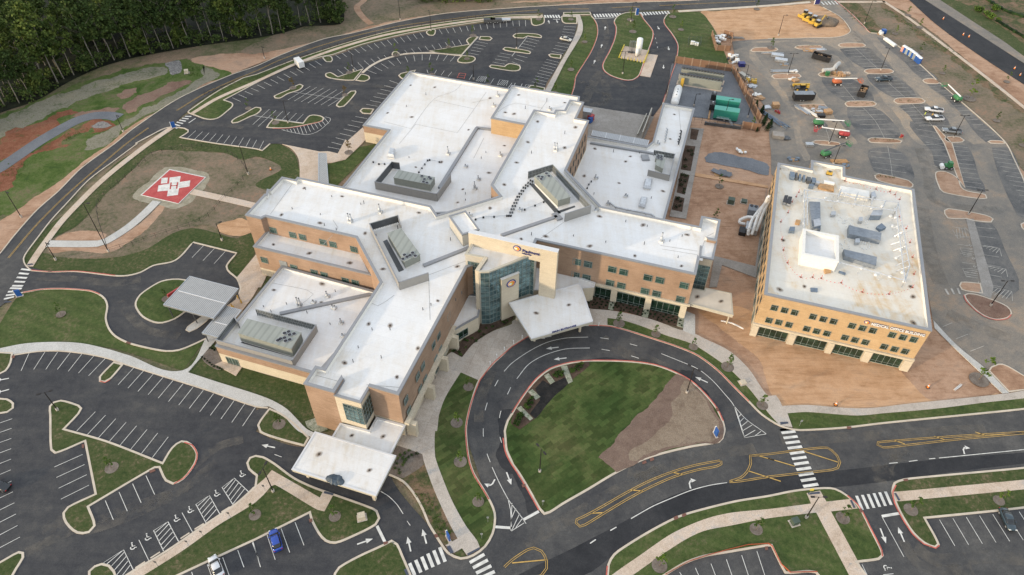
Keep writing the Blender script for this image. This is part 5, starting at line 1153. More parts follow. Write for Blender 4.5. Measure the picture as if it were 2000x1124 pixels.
def drain(x, y, z, s=1.0, root=hosp):
    global first
    p = G(x, y, z)
    if first: o = dproto; k = sproto; first = False
    else: o = dproto.copy(); COL.objects.link(o); k = sproto.copy(); COL.objects.link(k); k.parent = o
    o.parent = root; o.location = p+Vector((0, 0, .01)); k.scale = (.95*s, .7*s, 1); k.rotation_euler = (0, 0, rnd.uniform(0, 3))
for s, z in (("P: 594,368 668,384 550,420 625,436 818,416 713,456 748,526 893,521 855,588 816,681 762,636 720,633 673,709 775,737 894,396", D3), ("P: 1103,289 1031,278 1124,249 1050,238 985,361 957,407 1009,318 1171,423 1256,440 1342,459 1152,481 1240,500 1331,520 1018,467 1066,462", D3), ("P: 534,478 604,495 683,514", 8.86),
             ("P: 535,567 627,592 629,555", 4.8), ("P: 802,167 849,171 757,221 804,229 957,192 915,254 862,317 985,285 955,338 904,370 812,327", 5.3), ("P: 1013,186 987,220 1004,223 1103,201", 10.2), ("P: 1162,291 1231,306 1141,344 1209,358 1295,374 1317,224 1309,272 1222,316", 4.3), ("P: 1047,612 1111,596", 5.6), ("P: 623,887.5 721.5,919", 4.9), ("P: 687,851 748,853", 4.22), ("P: 1362,580 1408,589", 4.6)):
    for x, y, _ in P(s): drain(x, y, z+.012, rnd.uniform(.8, 1.3))
# small vent pipes
vp = MB().cyl((0, 0, 0), (0, 0, .85), .09, n=6).build('vent_pipe', M['steel_dark'], hosp); nv = 0
for s, z in (("P: 597,371 648,385 571,409 626,420 711,398 735,463 657,449 634,441 777,447 705,400 880,470 890,588 842,597 762,645 727,645 826,606 902,575 850,740 700,680 690,708 745,700", D3), ("P: 1038,300 1000,300 1222,434 1264,443 1332,462 1183,474 1258,478 1324,504 1308,472 1120,462 1038,460 1103,262", D3), ("P: 832,186 794,209 799,309 949,299 909,380 909,392 1010,395 940,310", 5.3), ("P: 1068,198 1026,213 1130,208", 10.2), ("P: 1249,300 1198,298 1160,380 1272,388 1223,381", 4.3), ("P: 575,500 616,505 530,610 515,600 600,612 583,600 655,570 645,634 560,595", 4.8)):
    for x, y, _ in P(s):
        o = vp if nv == 0 else vp.copy()
        if nv: COL.objects.link(o); o.parent = hosp
        o.location = G(x, y, z); o.scale = (1, 1, rnd.uniform(.6, 1.3)); nv += 1

# joints in the roof membrane
jm = MB()
for s, z in (("P: 905,160 888,178 849,193 803,252* 750,238", 5.3), ("P: 848,196 925,213", 5.3), ("P: 950,180 893,260* 812,243", 5.3), ("P: 780,281 812,243", 5.3), ("P: 575,354 528,419", D3), ("P: 837,535 840,625", D3), ("P: 778,560 910,510", D3), ("P: 1102,434 1056,466", D3), ("P: 963,192 920,202", 5.3), ("P: 1366,500 1381,462 1395,455", D3), ("P: 1290,480 1362,491", D3), ("P: 1293,487 1362,498", D3), ("P: 650,430 660,445 630,480", D3), ("P: 530,553 600,567 612,575 580,600", 4.8), ("P: 724,592 738,598 770,577", D3), ("P: 608,731 660,745", D3), ("P: 716,752 790,758", D3), ("P: 1326,215 1330,262", 4.3), ("P: 945,270 925,310", 5.3), ("P: 1068,198 1055,216", 10.2), ("P: 968,222 1003,203 1060,212", 10.2)):
    jm.strip(spline(W(s, z), False, 2.0), .11, z+.02)
up(jm.build('roof_seam', M['seam'], hosp))
# ================================================================ MEDICAL OFFICE BUILDING
mob = empty('office_building', 'three-storey tan brick medical office building with a cluttered white roof', 'office building')
HM, DM = 13.6, 12.5
mo = outline("P: 1499,575.5 1824,647.6 1775.4,369.5 1708,355.5 1650.5,342.3 1649.6,326 1584,312.5 1585,331 1515.3,317", HM)
# square up the east side on the grid
mo[1] = mo[0]+UX*35.0; e = (mo[2]-mo[0]); mo[2] = mo[0]+UX*35.0+UY*e.dot(UY)
block(mob, mo, HM, DM, [(0, 4.0, 'stone', 'stone_base'), (4.0, HM, 'brick_tan', 'brick_wall')], roofm='roof_dirty', cw=.6)
mA, mB = mo[0], mo[1]
for x, y in [(1512.3, 601.5), (1532.2, 606.2), (1551.8, 610.6), (1587.7, 618.6), (1607.8, 623.5), (1627.8, 628), (1663.9, 636.3), (1684.2, 641), (1704.5, 645.8), (1742.2, 654.3), (1763.4, 659), (1784.3, 663.4)]:
    window(mob, mA, mB, x, y, 1.45, 1.65, 'sash', 'glass_dark')
for x, y in [(1501.8, 625.8), (1520.8, 629.6), (1540.8, 634.4), (1575.5, 642.3), (1594.9, 647.1), (1614.9, 651.5), (1650, 659.4), (1669.6, 664.2), (1689.9, 668.6), (1726.6, 677.1), (1747, 682), (1767.5, 686.5)]:
    window(mob, mA, mB, x, y, 1.45, 1.65, 'sash', 'glass_dark')
mdir = UX; mn = Vector((UX.y, -UX.x, 0))
def along(t, z, out=0.0): p = mA+UX*t+mn*out; return Vector((p.x, p.y, z))
sfx = []
for (x, y), (x2, y2) in [((1482, 645), (1537, 657)), ((1555, 661), (1613, 674)), ((1630, 677), (1683, 692)), ((1704, 694), (1760, 708))]:
    t0 = (GW(x, y, mA, mB)-mA).dot(UX); t1 = (GW(x2, y2, mA, mB)-mA).dot(UX); sfx.append((t0, t1))
    window_at(mob, mA, mB, along((t0+t1)/2, 1.75), t1-t0, 3.0, 'store', 'glass_dark', 'storefront')
edges = [(-.15, sfx[0][0]-.25)]+[(sfx[i][1]+.25, sfx[i+1][0]-.25) for i in range(3)]+[(sfx[3][1]+.25, 35.15)]
for a, b in edges:
    MB().box(along((a+b)/2, 1.75, .25), (b-a, .6, 3.5), UA).build('stone_pier', M['stone'], mob)
MB().box(along(17.5, 3.85, .22), (35.4, .55, .55), UA).build('stone_sill', M['stone'], mob)
# west side windows (foreshortened)
wA, wB = mo[8], mo[0]; Lw = (wB-wA).xy.length
if (mo[8]-mo[0]).length < 5: wA = mo[7]
for i in range(15):
    t = .045+i*.0655
    for z in (6.1, 9.9):
        c = wA.lerp(wB, t); window_at(mob, wA, wB, Vector((c.x, c.y, z)), 1.45, 1.65, 'slim', 'glass_dark')
for i in range(9):
    c = wA.lerp(wB, .08+i*.105); window_at(mob, wA, wB, Vector((c.x, c.y, 1.9)), 2.6, 2.6, 'store', 'glass_dark', 'storefront')
emblem(mob, mA, mB, 1693.5, 629.5, .5)
text_on(mob, 'MEDICAL OFFICE BUILDING', mA, mB, 1700.5, 634, 1.06, 'sign_navy', xs=.835, out=.10, depth=.03, bold=.07)
text_on(mob, 'MEDICAL OFFICE BUILDING', mA, mB, 1700.5, 634, 1.06, 'white_paint', xs=.835, out=.20, depth=.03, bold=.03)
text_on(mob, '1280', mA, mB, 1808, 653, .35, 'white_paint', out=.16) if False else None
# stair penthouse with open parapet roof
ph = snap([G(x, y, 15.9) for x, y in ((1562.8, 493.7), (1637.5, 513.5), (1637.5, 461), (1573, 448.5))])
block(mob, ph, 15.9, 14.9, [(DM, 15.9, 'white_panel' if 'white_panel' in M else 'stone_cream', 'penthouse_wall')] if False else [(DM, 15.9, 'roof_edge', 'penthouse_wall')], cop='roof_edge', cw=.6)
hb = snap([G(x, y, 13.7) for x, y in ((1640, 374), (1697, 386.5), (1698.5, 375), (1643, 362))])
MB().prism(hb, DM, 13.7).build('roof_hatch_box', M['roof_edge'], mob)
# bare equipment dunnage frame
frm = empty('steel_frame', 'galvanized equipment screen frame standing on the office roof', 'frame')
fz = 14.6
segsF = [(1570, 371, 1755, 396), (1571, 385, 1750, 412), (1571, 371, 1571, 490), (1577, 372, 1577, 440), (1637, 512, 1768, 548), (1755, 396, 1777, 520), (1750, 408, 1768, 548), (1755, 396, 1750, 412), (1777, 520, 1768, 548), (1640, 372, 1670, 390), (1643, 370, 1637, 385), (1676, 376, 1670, 393), (1705, 384, 1702, 400), (1730, 392, 1724, 406)]
mfr = MB()
for x, y, x2, y2 in segsF:
    a, b = G(x, y, fz), G(x2, y2, fz); mfr.cyl(a, b, .15, n=4)
    for t in (0, .33, .66, 1):
        p = a.lerp(b, t); mfr.cyl((p.x, p.y, DM), (p.x, p.y, fz), .09, n=4)
for x, y, x2, y2 in [(1742, 430, 1760, 424), (1743, 447, 1762, 440), (1747, 462, 1765, 452), (1740, 478, 1766, 470), (1745, 490, 1768, 482), (1746, 505, 1771, 494), (1748, 520, 1774, 508), (1750, 530, 1776, 520)]:
    mfr.cyl(G(x, y, DM+.2), G(x2, y2, fz), .12, n=4)
mfr.build('bars', M['galv'], frm)
m = MB()
for x, y in [(1612, 388), (1636, 394), (1669, 400), (1702, 408), (1723, 404), (1748, 410), (1572, 383), (1571, 394), (1569, 437), (1739, 423), (1749, 426), (1742, 442), (1752, 445), (1755, 462), (1759, 490), (1638, 515), (1681, 525), (1710, 538), (1738, 541), (1766, 551), (1750, 505), (1762, 533)]:
    p = G(x, y, DM); MB().cyl(p, p+Vector((0, 0, .35)), .42, .3, n=8).build('footing', M['white_paint'], frm)
def rbox(name, s, z0, h, mat, label, cat='crate', parts=None, group=None, inset=0):
    ps = ccw([G(x, y, z0+h) for x, y, _ in P(s)]); r = empty(name, label, cat, (0, 0, 0), 0, group)
    MB().prism(ps, z0, z0+h, True).build('body', M[mat], r)
    if parts: MB().prism(offset(ps, -.04), z0+h-.08, z0+h+.04, True).build('lid', M[parts], r)
    MB().prism(offset(ps, .05), z0, z0+.1, True).build('curb', M['steel_dark'], r)
    return r
rbox('wrapped_unit', "P: 1580,393.5 1602,395 1603,448 1586,443", DM, 1.2, 'tarp_grey', 'long tarp-wrapped roof unit left of the roof stair box', 'roof unit')
rbox('wrapped_unit', "P: 1658,440 1722,455 1720,470 1658,457", DM, 1.3, 'tarp_grey', 'tarp-wrapped roof unit with a dark hole in its cover', 'roof unit')
rbox('wrapped_unit', "P: 1648,487 1713,502 1711,519 1650,500", DM, 1.3, 'tarp_grey', 'tarp-wrapped roof unit nearest the front of the office roof', 'roof unit')
rbox('roof_fan_box', "P: 1589,430 1601,427 1604,440 1591,443", 13.7, .8, 'tarp_blue', 'grey fan box with dark square top on the long wrapped unit', 'fan box', 'steel')
rbox('roof_fan_box', "P: 1706,411 1725,410 1722,421 1700,421", DM, 1.6, 'tarp_blue', 'tall grey slatted fan box behind the wrapped units', 'fan box', 'steel')
rbox('roof_fan_box', "P: 1722,436 1731,444 1720,449 1712,443", DM, .8, 'tarp_blue', 'small blue-grey box turned at an angle beside the slatted fan box', 'fan box')
rbox('roof_fan_box', "P: 1678,424 1685,424 1685,432 1677,432", DM, .9, 'steel', 'small grey roof fan behind the holed wrapped unit', 'fan box')
rbox('roof_fan_box', "P: 1671,466 1679,465 1680,474 1670,474", DM, .9, 'steel', 'small grey roof fan between the two crosswise wrapped units', 'fan box')
rbox('roof_fan_box', "P: 1624,413 1633,413 1632,420 1623,420", DM, .8, 'steel', 'small grey roof fan right of the long wrapped unit', 'fan box')
rbox('roof_fan_box', "P: 1702,376 1709,373 1712,384 1702,388", DM, .9, 'steel', 'small grey roof fan at the right end of the hatch box', 'fan box')
rbox('condenser', "P: 1533,382 1539,382 1536,396 1529,395", DM, .9, 'steel', 'left of the two tan condensers near the west parapet', 'condenser', 'fan')
rbox('condenser', "P: 1540,384 1547,385 1544,399 1537,397", DM, .9, 'steel', 'right of the two tan condensers near the west parapet', 'condenser', 'fan')
rbox('roof_fan_box', "P: 1543,443 1553,443 1552,452 1541,451", DM, .8, 'tarp_blue', 'small blue-grey box left of the roof stair box', 'fan box')
rbox('roof_fan_box', "P: 1583,562 1597,563 1597,570 1584,569", DM, .3, 'tarp_blue', 'flat blue-grey pan near the front parapet of the office roof', 'pan')
rbox('roof_fan_box', "P: 1639,529 1652,533 1651,537 1638,532", DM, .3, 'tarp_blue', 'flat blue-grey pan below the front steel bars', 'pan')
rbox('crate', "P: 1555,429 1564,430 1562,438 1553,436", DM, .5, 'wood', 'small brown pallet crate on the office roof', 'crate')
rbox('debris_cart', "P: 1610,525 1622,524 1624,531 1612,533", DM, .5, 'wood', 'yellowish pallet of scrap on the front of the office roof', 'pallet')
for i, (x, y, w, hh, mt) in enumerate([(1548, 340, 9, 10, 'tarp_blue'), (1556, 342, 4, 10, 'steel_dark'), (1563, 344, 4, 9, 'tarp_blue'), (1571, 346, 4, 9, 'tarp_blue'), (1580, 349, 8, 8, 'steel_dark'), (1590, 351, 8, 9, 'tarp_blue'), (1597, 355, 8, 5, 'steel'), (1585, 361, 9, 4, 'tarp_blue'), (1620, 354, 20, 4, 'white_paint'), (1614, 362, 30, 9, 'wood')]):
    lb = ['tall blue-grey crate at the left end of the roof crates', 'narrow dark crate second in the row of roof crates', 'slim blue crate third in the row of roof crates', 'slim blue crate fourth in the row of roof crates', 'dark opened crate in the middle of the roof crates', 'blue crate at the right end of the crate row', 'low steel box behind the plywood stack', 'low blue crate in front of the crate row', 'long white carton above the plywood stack', 'wide stack of brown plywood on the office roof'][i]
    rbox('roof_crate', f"P: {x-w/2},{y-hh/2} {x+w/2},{y-hh/2+w*.2} {x+w/2},{y+hh/2+w*.2} {x-w/2},{y+hh/2}", DM, 1.0 if mt != 'wood' else .6, mt, lb, 'crate', group='crates on the office roof')
# warning line: stanchions and red pennants
st = empty('warning_stand', 'small red warning stand on the office roof holding the pennant line', 'stand', (0, 0, 0), 0, 'warning stands along the office roof')
MB().cyl((0, 0, 0), (0, 0, .06), .25, n=8).build('base', M['rust'], st); MB().cyl((0, 0, .06), (0, 0, 1.0), .05, n=5).build('post', M['flag_red'], st)
line_ = [(1560, 376), (1555, 385), (1547, 395), (1539, 416), (1525, 434), (1527, 468), (1530, 489), (1538, 514), (1564, 542), (1587, 542), (1604, 544), (1643, 553), (1684, 571), (1736, 575), (1782, 562), (1785, 536), (1782, 503), (1777, 474), (1770, 447), (1757, 424), (1757, 390), (1748, 381), (1738, 375), (1711, 370), (1678, 358), (1650, 354)]
pn = MB()
for i, (x, y) in enumerate(line_):
    p = G(x, y, DM)
    if i == 0: st.location = p
    else: copy_thing(st, p)
    if i:
        q = G(*line_[i-1], DM+.95); p2 = G(x, y, DM+.95); L = (p2-q).length; k = max(2, int(L/.75))
        for j in range(k):
            c = q.lerp(p2, (j+.5)/k)-Vector((0, 0, .25*math.sin(math.pi*(j+.5)/k))); dd_ = (p2-q).normalized()*.13
            pn.face([c-dd_, c+dd_, c-Vector((0, 0, .3))]); pn.face([c-dd_+Vector((0, 0, .0)), c+dd_, c+dd_*.2+Vector((.12, .12, -.2))])
pn.raw = True
tag(pn.build('pennant_line', M['flag_red']), 'line of small red pennants strung round the office roof', 'pennants')
# small scattered blocks on the office roof
m = MB(); q = rnd
for cx, cy, k in ((1645, 430, 16), (1660, 437, 12), (1690, 436, 14), (1650, 478, 14), (1690, 480, 24), (1605, 495, 0)):
    for i in range(k):
        p = G(cx+rnd.uniform(-9, 9), cy+rnd.uniform(-9, 9), DM); m.box(p+Vector((0, 0, .1)), (.14, .3, .2), UA)
tag(m.build('roof_blocks', M['white_paint']), 'scattered small white support blocks on the office roof', 'blocks', kind='stuff')
for x, y, lb in ((1620, 351, 0),): pass
mx = MB(); g0 = G(1619, 341, DM)
ge = empty('generator', 'small yellow generator in the raised north corner of the office roof', 'generator', tuple(g0), UA)
MB().box((0, 0, .55), (1.5, .9, .7)).build('housing', M['yellow'], ge); MB().box((0, 0, 1.0), (.7, .5, .2)).build('engine', M['steel_dark'], ge); MB().box((0, 0, .1), (1.6, 1.0, .15)).build('skid', M['rubber'], ge)
for x, y, s_ in ((1530, 470, 1), (1523, 566, 1.3), (1521, 330, 1), (1783, 580, 1.2), (1784, 631, 1.3), (1778, 560, 1), (1528, 583, 1), (1571, 560, .9)): drain(x, y, DM+.012, s_, mob)
# ================================================================ ROOFTOP PLANT
def fan(m, c, r=.45):
    m.cyl((c.x, c.y, c.z), (c.x, c.y, c.z+.16), r, n=10)
def ahu(s, z0, z1, label, fans=(), fz=0, curb=None):
    ps = ccw([G(x, y, z1) for x, y, _ in P(s)]); r = empty('air_handler', label, 'air handler')
    MB().prism(ps, z0+.5, z1, True).build('casing', M['ahu_side'], r)
    MB().prism(offset(ps, -.08), z1-.1, z1+.06, True).build('roof_panel', M['ahu'], r)
    MB().prism(offset(ps, .12), z0, z0+.5, True).build('curb', M['roof_edge'], r)
    for x, y in fans:
        c = G(x, y, z1+.06); f = MB().cyl(c, c+Vector((0, 0, .18)), .5, n=12).build('fan', M['steel'], r); MB().cyl(c+Vector((0, 0, .18)), c+Vector((0, 0, .2)), .42, n=10).build('blades', M['fan'], f)
    a, b = ps[0], ps[1]
    return r
def screen(s, ztop, h, label, louvred=(), mat='screen'):
    r = empty('plant_screen', label, 'screen'); ps = [G(x, y, ztop) for x, y, _ in P(s)]
    for i, (a, b) in enumerate(zip(ps[:-1], ps[1:])):
        d = (b-a).normalized(); ang = math.atan2(d.y, d.x); c = (a+b)/2; L = (b-a).length
        if i in louvred:
            m = MB(); k = max(3, int(L/.42))
            for j in range(k+1):
                p = a.lerp(b, j/k); m.box((p.x, p.y, ztop-h/2), (.16, .1, h), ang)
            m.box((c.x, c.y, ztop-.06), (L, .14, .12), ang); m.box((c.x, c.y, ztop-h+.3), (L, .1, .1), ang); m.box((c.x, c.y, ztop-h*.5), (L, .1, .1), ang)
            m.build('louvred_panel', M['screen_in'], r)
            n = Vector((-d.y, d.x, 0))*.09
            bk = MB().box((c.x+n.x, c.y+n.y, ztop-h*.5+.1), (L, .03, h-.4), ang); bk.build('backing', M['steel_dark'], r)
        else:
            MB().box((c.x, c.y, ztop-h/2), (L+.12, .14, h), ang).build('panel', M[mat], r)
            MB().box((c.x, c.y, ztop+.03), (L+.2, .24, .07), ang).build('cap', M['coping'], r)
    for p in ps:
        m = MB(); m.cyl((p.x, p.y, ztop-h), (p.x, p.y, ztop-.05), .09, n=4); m.build('post', M['steel_dark'], r)
    return r
def pad(s, z, mat='steel_dark', name='walkway_mat'):
    ps = [G(x, y, z) for x, y, _ in P(s)]; return up(MB().flat(ps, z+.016).build(name, M[mat], hosp))
# north-west block
ahu("P: 768.9,347.3 779.3,332.9 848.9,347.3 840.1,361.0", 5.3, 8.0, 'long grey air handler behind screens on the north-west roof', [(824, 345), (838, 347), (829, 351), (827, 356), (834, 358), (841, 350)])
screen("P: 779.5,318 765,316 732,355.3 853,379.3 880,341", 7.9, 2.6, 'grey panel screen round the north-west roof air handler', (0, 1))
# centre west
ahu("P: 757,456 783,446.5 820,497 790,511.5", D3, 16.0, 'grey air handler with six fans on the centre roof west of the glass tower', [(790, 499), (795, 503), (787, 507), (801, 500), (806, 495), (811, 501)])
screen("P: 776,421 721.5,437 779,552 836,533.5", 16.0, 2.4, 'tall grey screen round the six-fan air handler', (0,), 'screen')
screen("P: 777,421 783,440", 15.8, 2.2, 'short return panel of the screen beside the six-fan air handler')
pad("P: 748,472 756,468 789,528 779,532", D3)
# centre east
ahu("P: 1044,345 1070,335 1114,385 1090,392", D3, 16.0, 'grey air handler with dark fans on the centre roof north of the arch', [(1052, 346), (1059, 347), (1067, 340), (1072, 345), (1057, 351)])
screen("P: 1032,335.5 1079.5,321.5 1154.5,402 1104,418", 16.0, 2.5, 'long louvred screen behind the dark-fan air handler', (0, 1))
pad("P: 1035,361 1041,358 1096,417 1086,419", D3); pad("P: 1088,413 1122,402 1124,405 1092,417", D3)
# south-west block
ahu("P: 465,651 483,623.5 588,650.5 569,682", 4.8, 7.9, 'longest air handler with nine fans on the south-west roof', [(556, 652), (564, 649), (574.5, 653), (566, 655), (548, 663), (556, 661), (566, 664.5), (558, 667), (543, 666)])
screen("P: 499,604 617,635 570,705 421.5,664 457,619 464,629", 7.0, 2.2, 'grey screen round the nine-fan air handler', (0, 3))
pad("P: 475,665 570,692 574,699 470,670", 4.8)
# east block
ahu("P: 1280,322 1284,310 1299,312 1295,330", 4.3, 6.4, 'small air handler inside the square screen on the east roof', [(1286, 305), (1292, 307), (1286, 310), (1292, 312)])
rr = ahu("P: 1280,309 1286,301 1297,303 1294,314", 4.3, 6.2, 'condenser bank behind the small east roof air handler', [(1285, 304), (1291, 305), (1284, 309), (1290, 310)])
screen("P: 1278,293.5 1318.5,301 1308,343 1266.5,332.5", 6.3, 2.0, 'square grey screen on the east roof', (0,))
# penthouse vents, skylight-like hoods
def hood(s, z0, h, label, mat='steel'):
    ps = ccw([G(x, y, z0+h*.6) for x, y, _ in P(s)]); r = empty('roof_hood', label, 'roof hood')
    MB().prism(ps, z0+.3, z0+h*.55, True).build('body', M[mat], r)
    c = sum(ps, Vector())/len(ps); m = MB(); q1 = [Vector((p.x, p.y, z0+h*.55)) for p in ps]; q2 = [Vector((c.x+(p.x-c.x)*.7, c.y+(p.y-c.y)*.8, z0+h)) for p in ps]
    m.loft([q1, q2]); m.build('rounded_top', M[mat], r, smooth=False)
    MB().prism(offset(ps, .1), z0, z0+.3, True).build('curb', M['roof_edge'], r); return r
hood("P: 1256,366 1260,350 1275,350 1271,368", 4.3, 1.3, 'larger domed silver hood on the east roof', 'galv')
hood("P: 1247,402 1252,385 1265,386 1260,405", 4.3, 1.2, 'smaller domed silver hood on the east roof', 'galv')
hood("P: 756,305 761,290 772,292 770,307", 5.3, 1.5, 'silver condenser with two fans by the north-west roof corner', 'galv')
def stackfan(x, y, z, label, k=1, h=2.6, s=1.0):
    p = G(x, y, z); r = empty('exhaust_fan', label, 'exhaust fan', tuple(p), UA)
    MB().box((0, 0, .25*s), (1.2*s, 1.2*s, .5*s)).build('curb', M['roof_edge'], r)
    for i in range(k):
        ox = (i-(k-1)/2)*.8*s; m = MB().cyl((ox, 0, .5*s), (ox, 0, h*.45*s), .42*s, .4*s, n=10); m.cyl((ox, 0, h*.45*s), (ox, 0, h*.62*s), .55*s, .3*s, n=10)
        m.cyl((ox, 0, h*.62*s), (ox, 0, h*s), .22*s, .2*s, n=8); m.build('fan_housing', M['galv'], r)
        MB().cyl((ox, 0, h*s), (ox, 0, (h+.08)*s), .24*s, n=8).build('cap', M['steel_dark'], r)
    MB().box((.75*s, .1, .7*s), (.5*s, .5*s, .7*s)).build('motor', M['steel'], r); return r
for x, y, z, k, h, lb in [(684, 434, D3, 2, 3.2, 'leaning pair of exhaust stacks on the west wing roof near its front'), (742, 416, D3, 1, 3.4, 'single tall exhaust stack on the west wing roof near its back parapet'), (875, 302, 5.3, 1, 3.4, 'tall exhaust stack standing alone on the north-west roof'), (927, 370, 5.3, 1, 3.2, 'pale exhaust stack close to the diagonal brick corner'), (934, 352, 5.3, 1, 1.8, 'short dark exhaust fan behind the pale stack'), (977, 305, 5.3, 1, 1.7, 'small exhaust fan beside the north wing wall'), (909, 327, 5.3, 1, 1.2, 'squat mushroom fan on the north-west roof'), (1085, 295, D3, 2, 3.2, 'twin exhaust stacks on the north wing roof'), (1291, 473, D3, 1, 3.6, 'exhaust stack on the east wing roof'), (585, 598, 4.8, 2, 3.4, 'twin exhaust stacks on the south-west roof'), (639, 580, 4.8, 1, 2.2, 'exhaust stack with dark cap on the south-west roof'), (612, 592, 4.8, 1, 1.1, 'squat fan by the roof joint of the south-west roof'), (652, 603, 4.8, 2, 1.3, 'boxy silver fan pair below the roof joint'), (666, 632, 4.8, 1, 1.9, 'lone exhaust fan near the south wing parapet'), (669, 657, 4.8, 1, 1.0, 'small cowl against the south wing parapet'), (972, 188, 5.3, 1, 1.9, 'boxy dark exhaust fan by the penthouse wall, the rear one'), (964, 208, 5.3, 1, 1.4, 'boxy exhaust fan by the penthouse wall, the nearer one'), (1073, 215, 10.2, 1, 1.4, 'dark fan on the brick penthouse roof'), (1163, 350, 4.3, 1, 1.8, 'dark exhaust fan on the east roof near the north wing'), (1187, 400, 4.3, 1, 1.6, 'dark fan at the end of the long silver duct'), (1163, 413, D3, 1, 1.2, 'small silver cowl at the bend of the east wing parapet'), (1015, 412, D3, 1, 1.2, 'silver fan fed by thin pipes on the centre roof'), (917, 423, D3, 1, 1.5, 'small condenser beside the roof box by the arch'), (1284, 283, 4.3, 1, 1.7, 'silver fan on the narrow east roof, left one'), (1221, 385, 4.3, 1, 1.2, 'thin stack in the middle of the east roof')]:
    stackfan(x, y, z, lb, k, h, .8)
# rows of small stacks on the east annex
for lb, pts in (('row of silver vent elbows on the narrow east roof', [(1303, 258), (1302, 263), (1301, 268), (1300, 273), (1299, 279)]), ('row of dark vent stacks along the narrow east roof edge', [(1330, 262), (1329, 268), (1328, 274), (1326, 279), (1325, 284)])):
    for i, (x, y) in enumerate(pts):
        p = G(x, y, 4.3); r = empty('vent_stack', ('one of the silver vent elbows in a row on the narrow east roof' if 'silver' in lb else 'one of the dark vent stacks in a row on the narrow east roof'), 'vent', tuple(p), 0, lb)
        MB().box((0, 0, .15), (.7, .5, .3)).build('curb', M['roof_edge'], r); MB().cyl((0, 0, .3), (0, 0, 1.1), .22, n=8).cyl((0, 0, 1.0), (-.4, .1, 1.3), .22, .26, n=8).build('pipe', M['galv' if 'silver' in lb else 'steel_dark'], r)
# long duct along the east wing parapet and pipe runs
dp = [G(x, y, 5.1) for x, y in ((1191, 396), (1203, 405), (1225, 410), (1262, 417), (1274, 420), (1278, 424))]
dct = empty('duct', 'long silver duct lying along the east wing parapet', 'duct'); MB().tube(dp, .32, 8).build('pipe', M['galv'], dct)
m = MB()
for p in dp: m.box((p.x, p.y, 4.6), (.2, .6, .6), UA)
m.build('stands', M['steel'], dct)
def pipe_run(s, z, label, k=.9):
    ps = [G(x, y, z+.35) for x, y, _ in P(s)]; r = empty('pipe_run', label, 'pipes'); MB().tube(ps, .06, 5).build('pipe', M['steel'], r); m = MB()
    for a, b in zip(ps[:-1], ps[1:]):
        n = max(1, int((b-a).length/k))
        for i in range(n+1):
            p = a.lerp(b, i/n); MB().box((p.x, p.y, z+.2), (.38, .38, .4), UA).build('block', M['insul_black'], r)
pipe_run("P: 1036,352 1022,366 1010,384 1001,402 994,421", D3, 'crooked gas pipe on many black blocks across the centre roof', 1.1)
pipe_run("P: 1040,354 1026,367 1014,384 1006,402 998,421", D3, 'second gas pipe on black blocks across the centre roof, the right one', 1.1)
pipe_run("P: 929,428 944,424 965,423 990,421", D3, 'thin pipe on black blocks from the roof box by the arch', 2.6)
pipe_run("P: 1062,394 1045,401 1025,409", D3, 'thin pipe from the walkway mat to a small silver fan', 2.2)
pipe_run("P: 818,336 835,313 839,312 858,316", 5.3, 'right-angled pipe on black blocks on the north-west roof', 1.6)
pipe_run("P: 1155,354 1150,360 1147,367", 4.3, 'short pipe on black blocks on the east roof', .9)
pipe_run("P: 729,316 740,320 751,320", 5.3, 'short pipe on black blocks behind the north-west roof screen', 1.2)
# ================================================================ VEHICLES
def wheel(root, x, y, r, w, rim='steel'):
    t = MB().cyl((x, y-w/2, r), (x, y+w/2, r), r, n=14).build('wheel', M['rubber'], root)
    MB().cyl((x, y-w/2-.01, r), (x, y+w/2+.01, r), r*.58, n=10).build('rim', M[rim], t)
def prof(stations, name, mat, root, n=10):
    """loft of rounded cross-sections along x: (x, half width low, half width high, z low, z high)"""
    secs = []
    for x, wl, wh, z0, z1 in stations:
        c = min(.16, (z1-z0)*.3)
        secs.append([Vector(p) for p in ((x, -wl+c, z0), (x, -wl, z0+c), (x, -(wl+wh)/2-.02, (z0+z1)/2), (x, -wh, z1-c), (x, -wh+c*1.3, z1), (x, wh-c*1.3, z1), (x, wh, z1-c), (x, (wl+wh)/2+.02, (z0+z1)/2), (x, wl, z0+c), (x, wl-c, z0))])
    o = MB().loft(secs).build(name, mat, root, smooth=True)
    for p in o.data.polygons: p.use_smooth = len(p.vertices) == 4
    return o
def paint(name, col):
    m, nt, b = new_mat(name); b.inputs['Base Color'].default_value = (*col, 1); b.inputs['Roughness'].default_value = .28; b.inputs['Coat Weight'].default_value = .6; b.inputs['Metallic'].default_value = .2; return m
PB = {k: paint('paint_'+k, c) for k, c in {'blue': (.010, .055, .34), 'white': (.62, .63, .64), 'black': (.014, .018, .022), 'grey': (.17, .19, .21), 'silver': (.50, .48, .42), 'dark': (.025, .045, .060)}.items()}
M['lamp_white'] = plain('lamp_white', (.75, .75, .72), .2); M['lamp_red'] = plain('lamp_red', (.40, .01, .01), .2)
def place(root, px, py, hx, hy):
    p = G(px, py, 0); q = G(hx, hy, 0); root.location = (p.x, p.y, .10); root.rotation_euler = (0, 0, math.atan2(q.y-p.y, q.x-p.x))
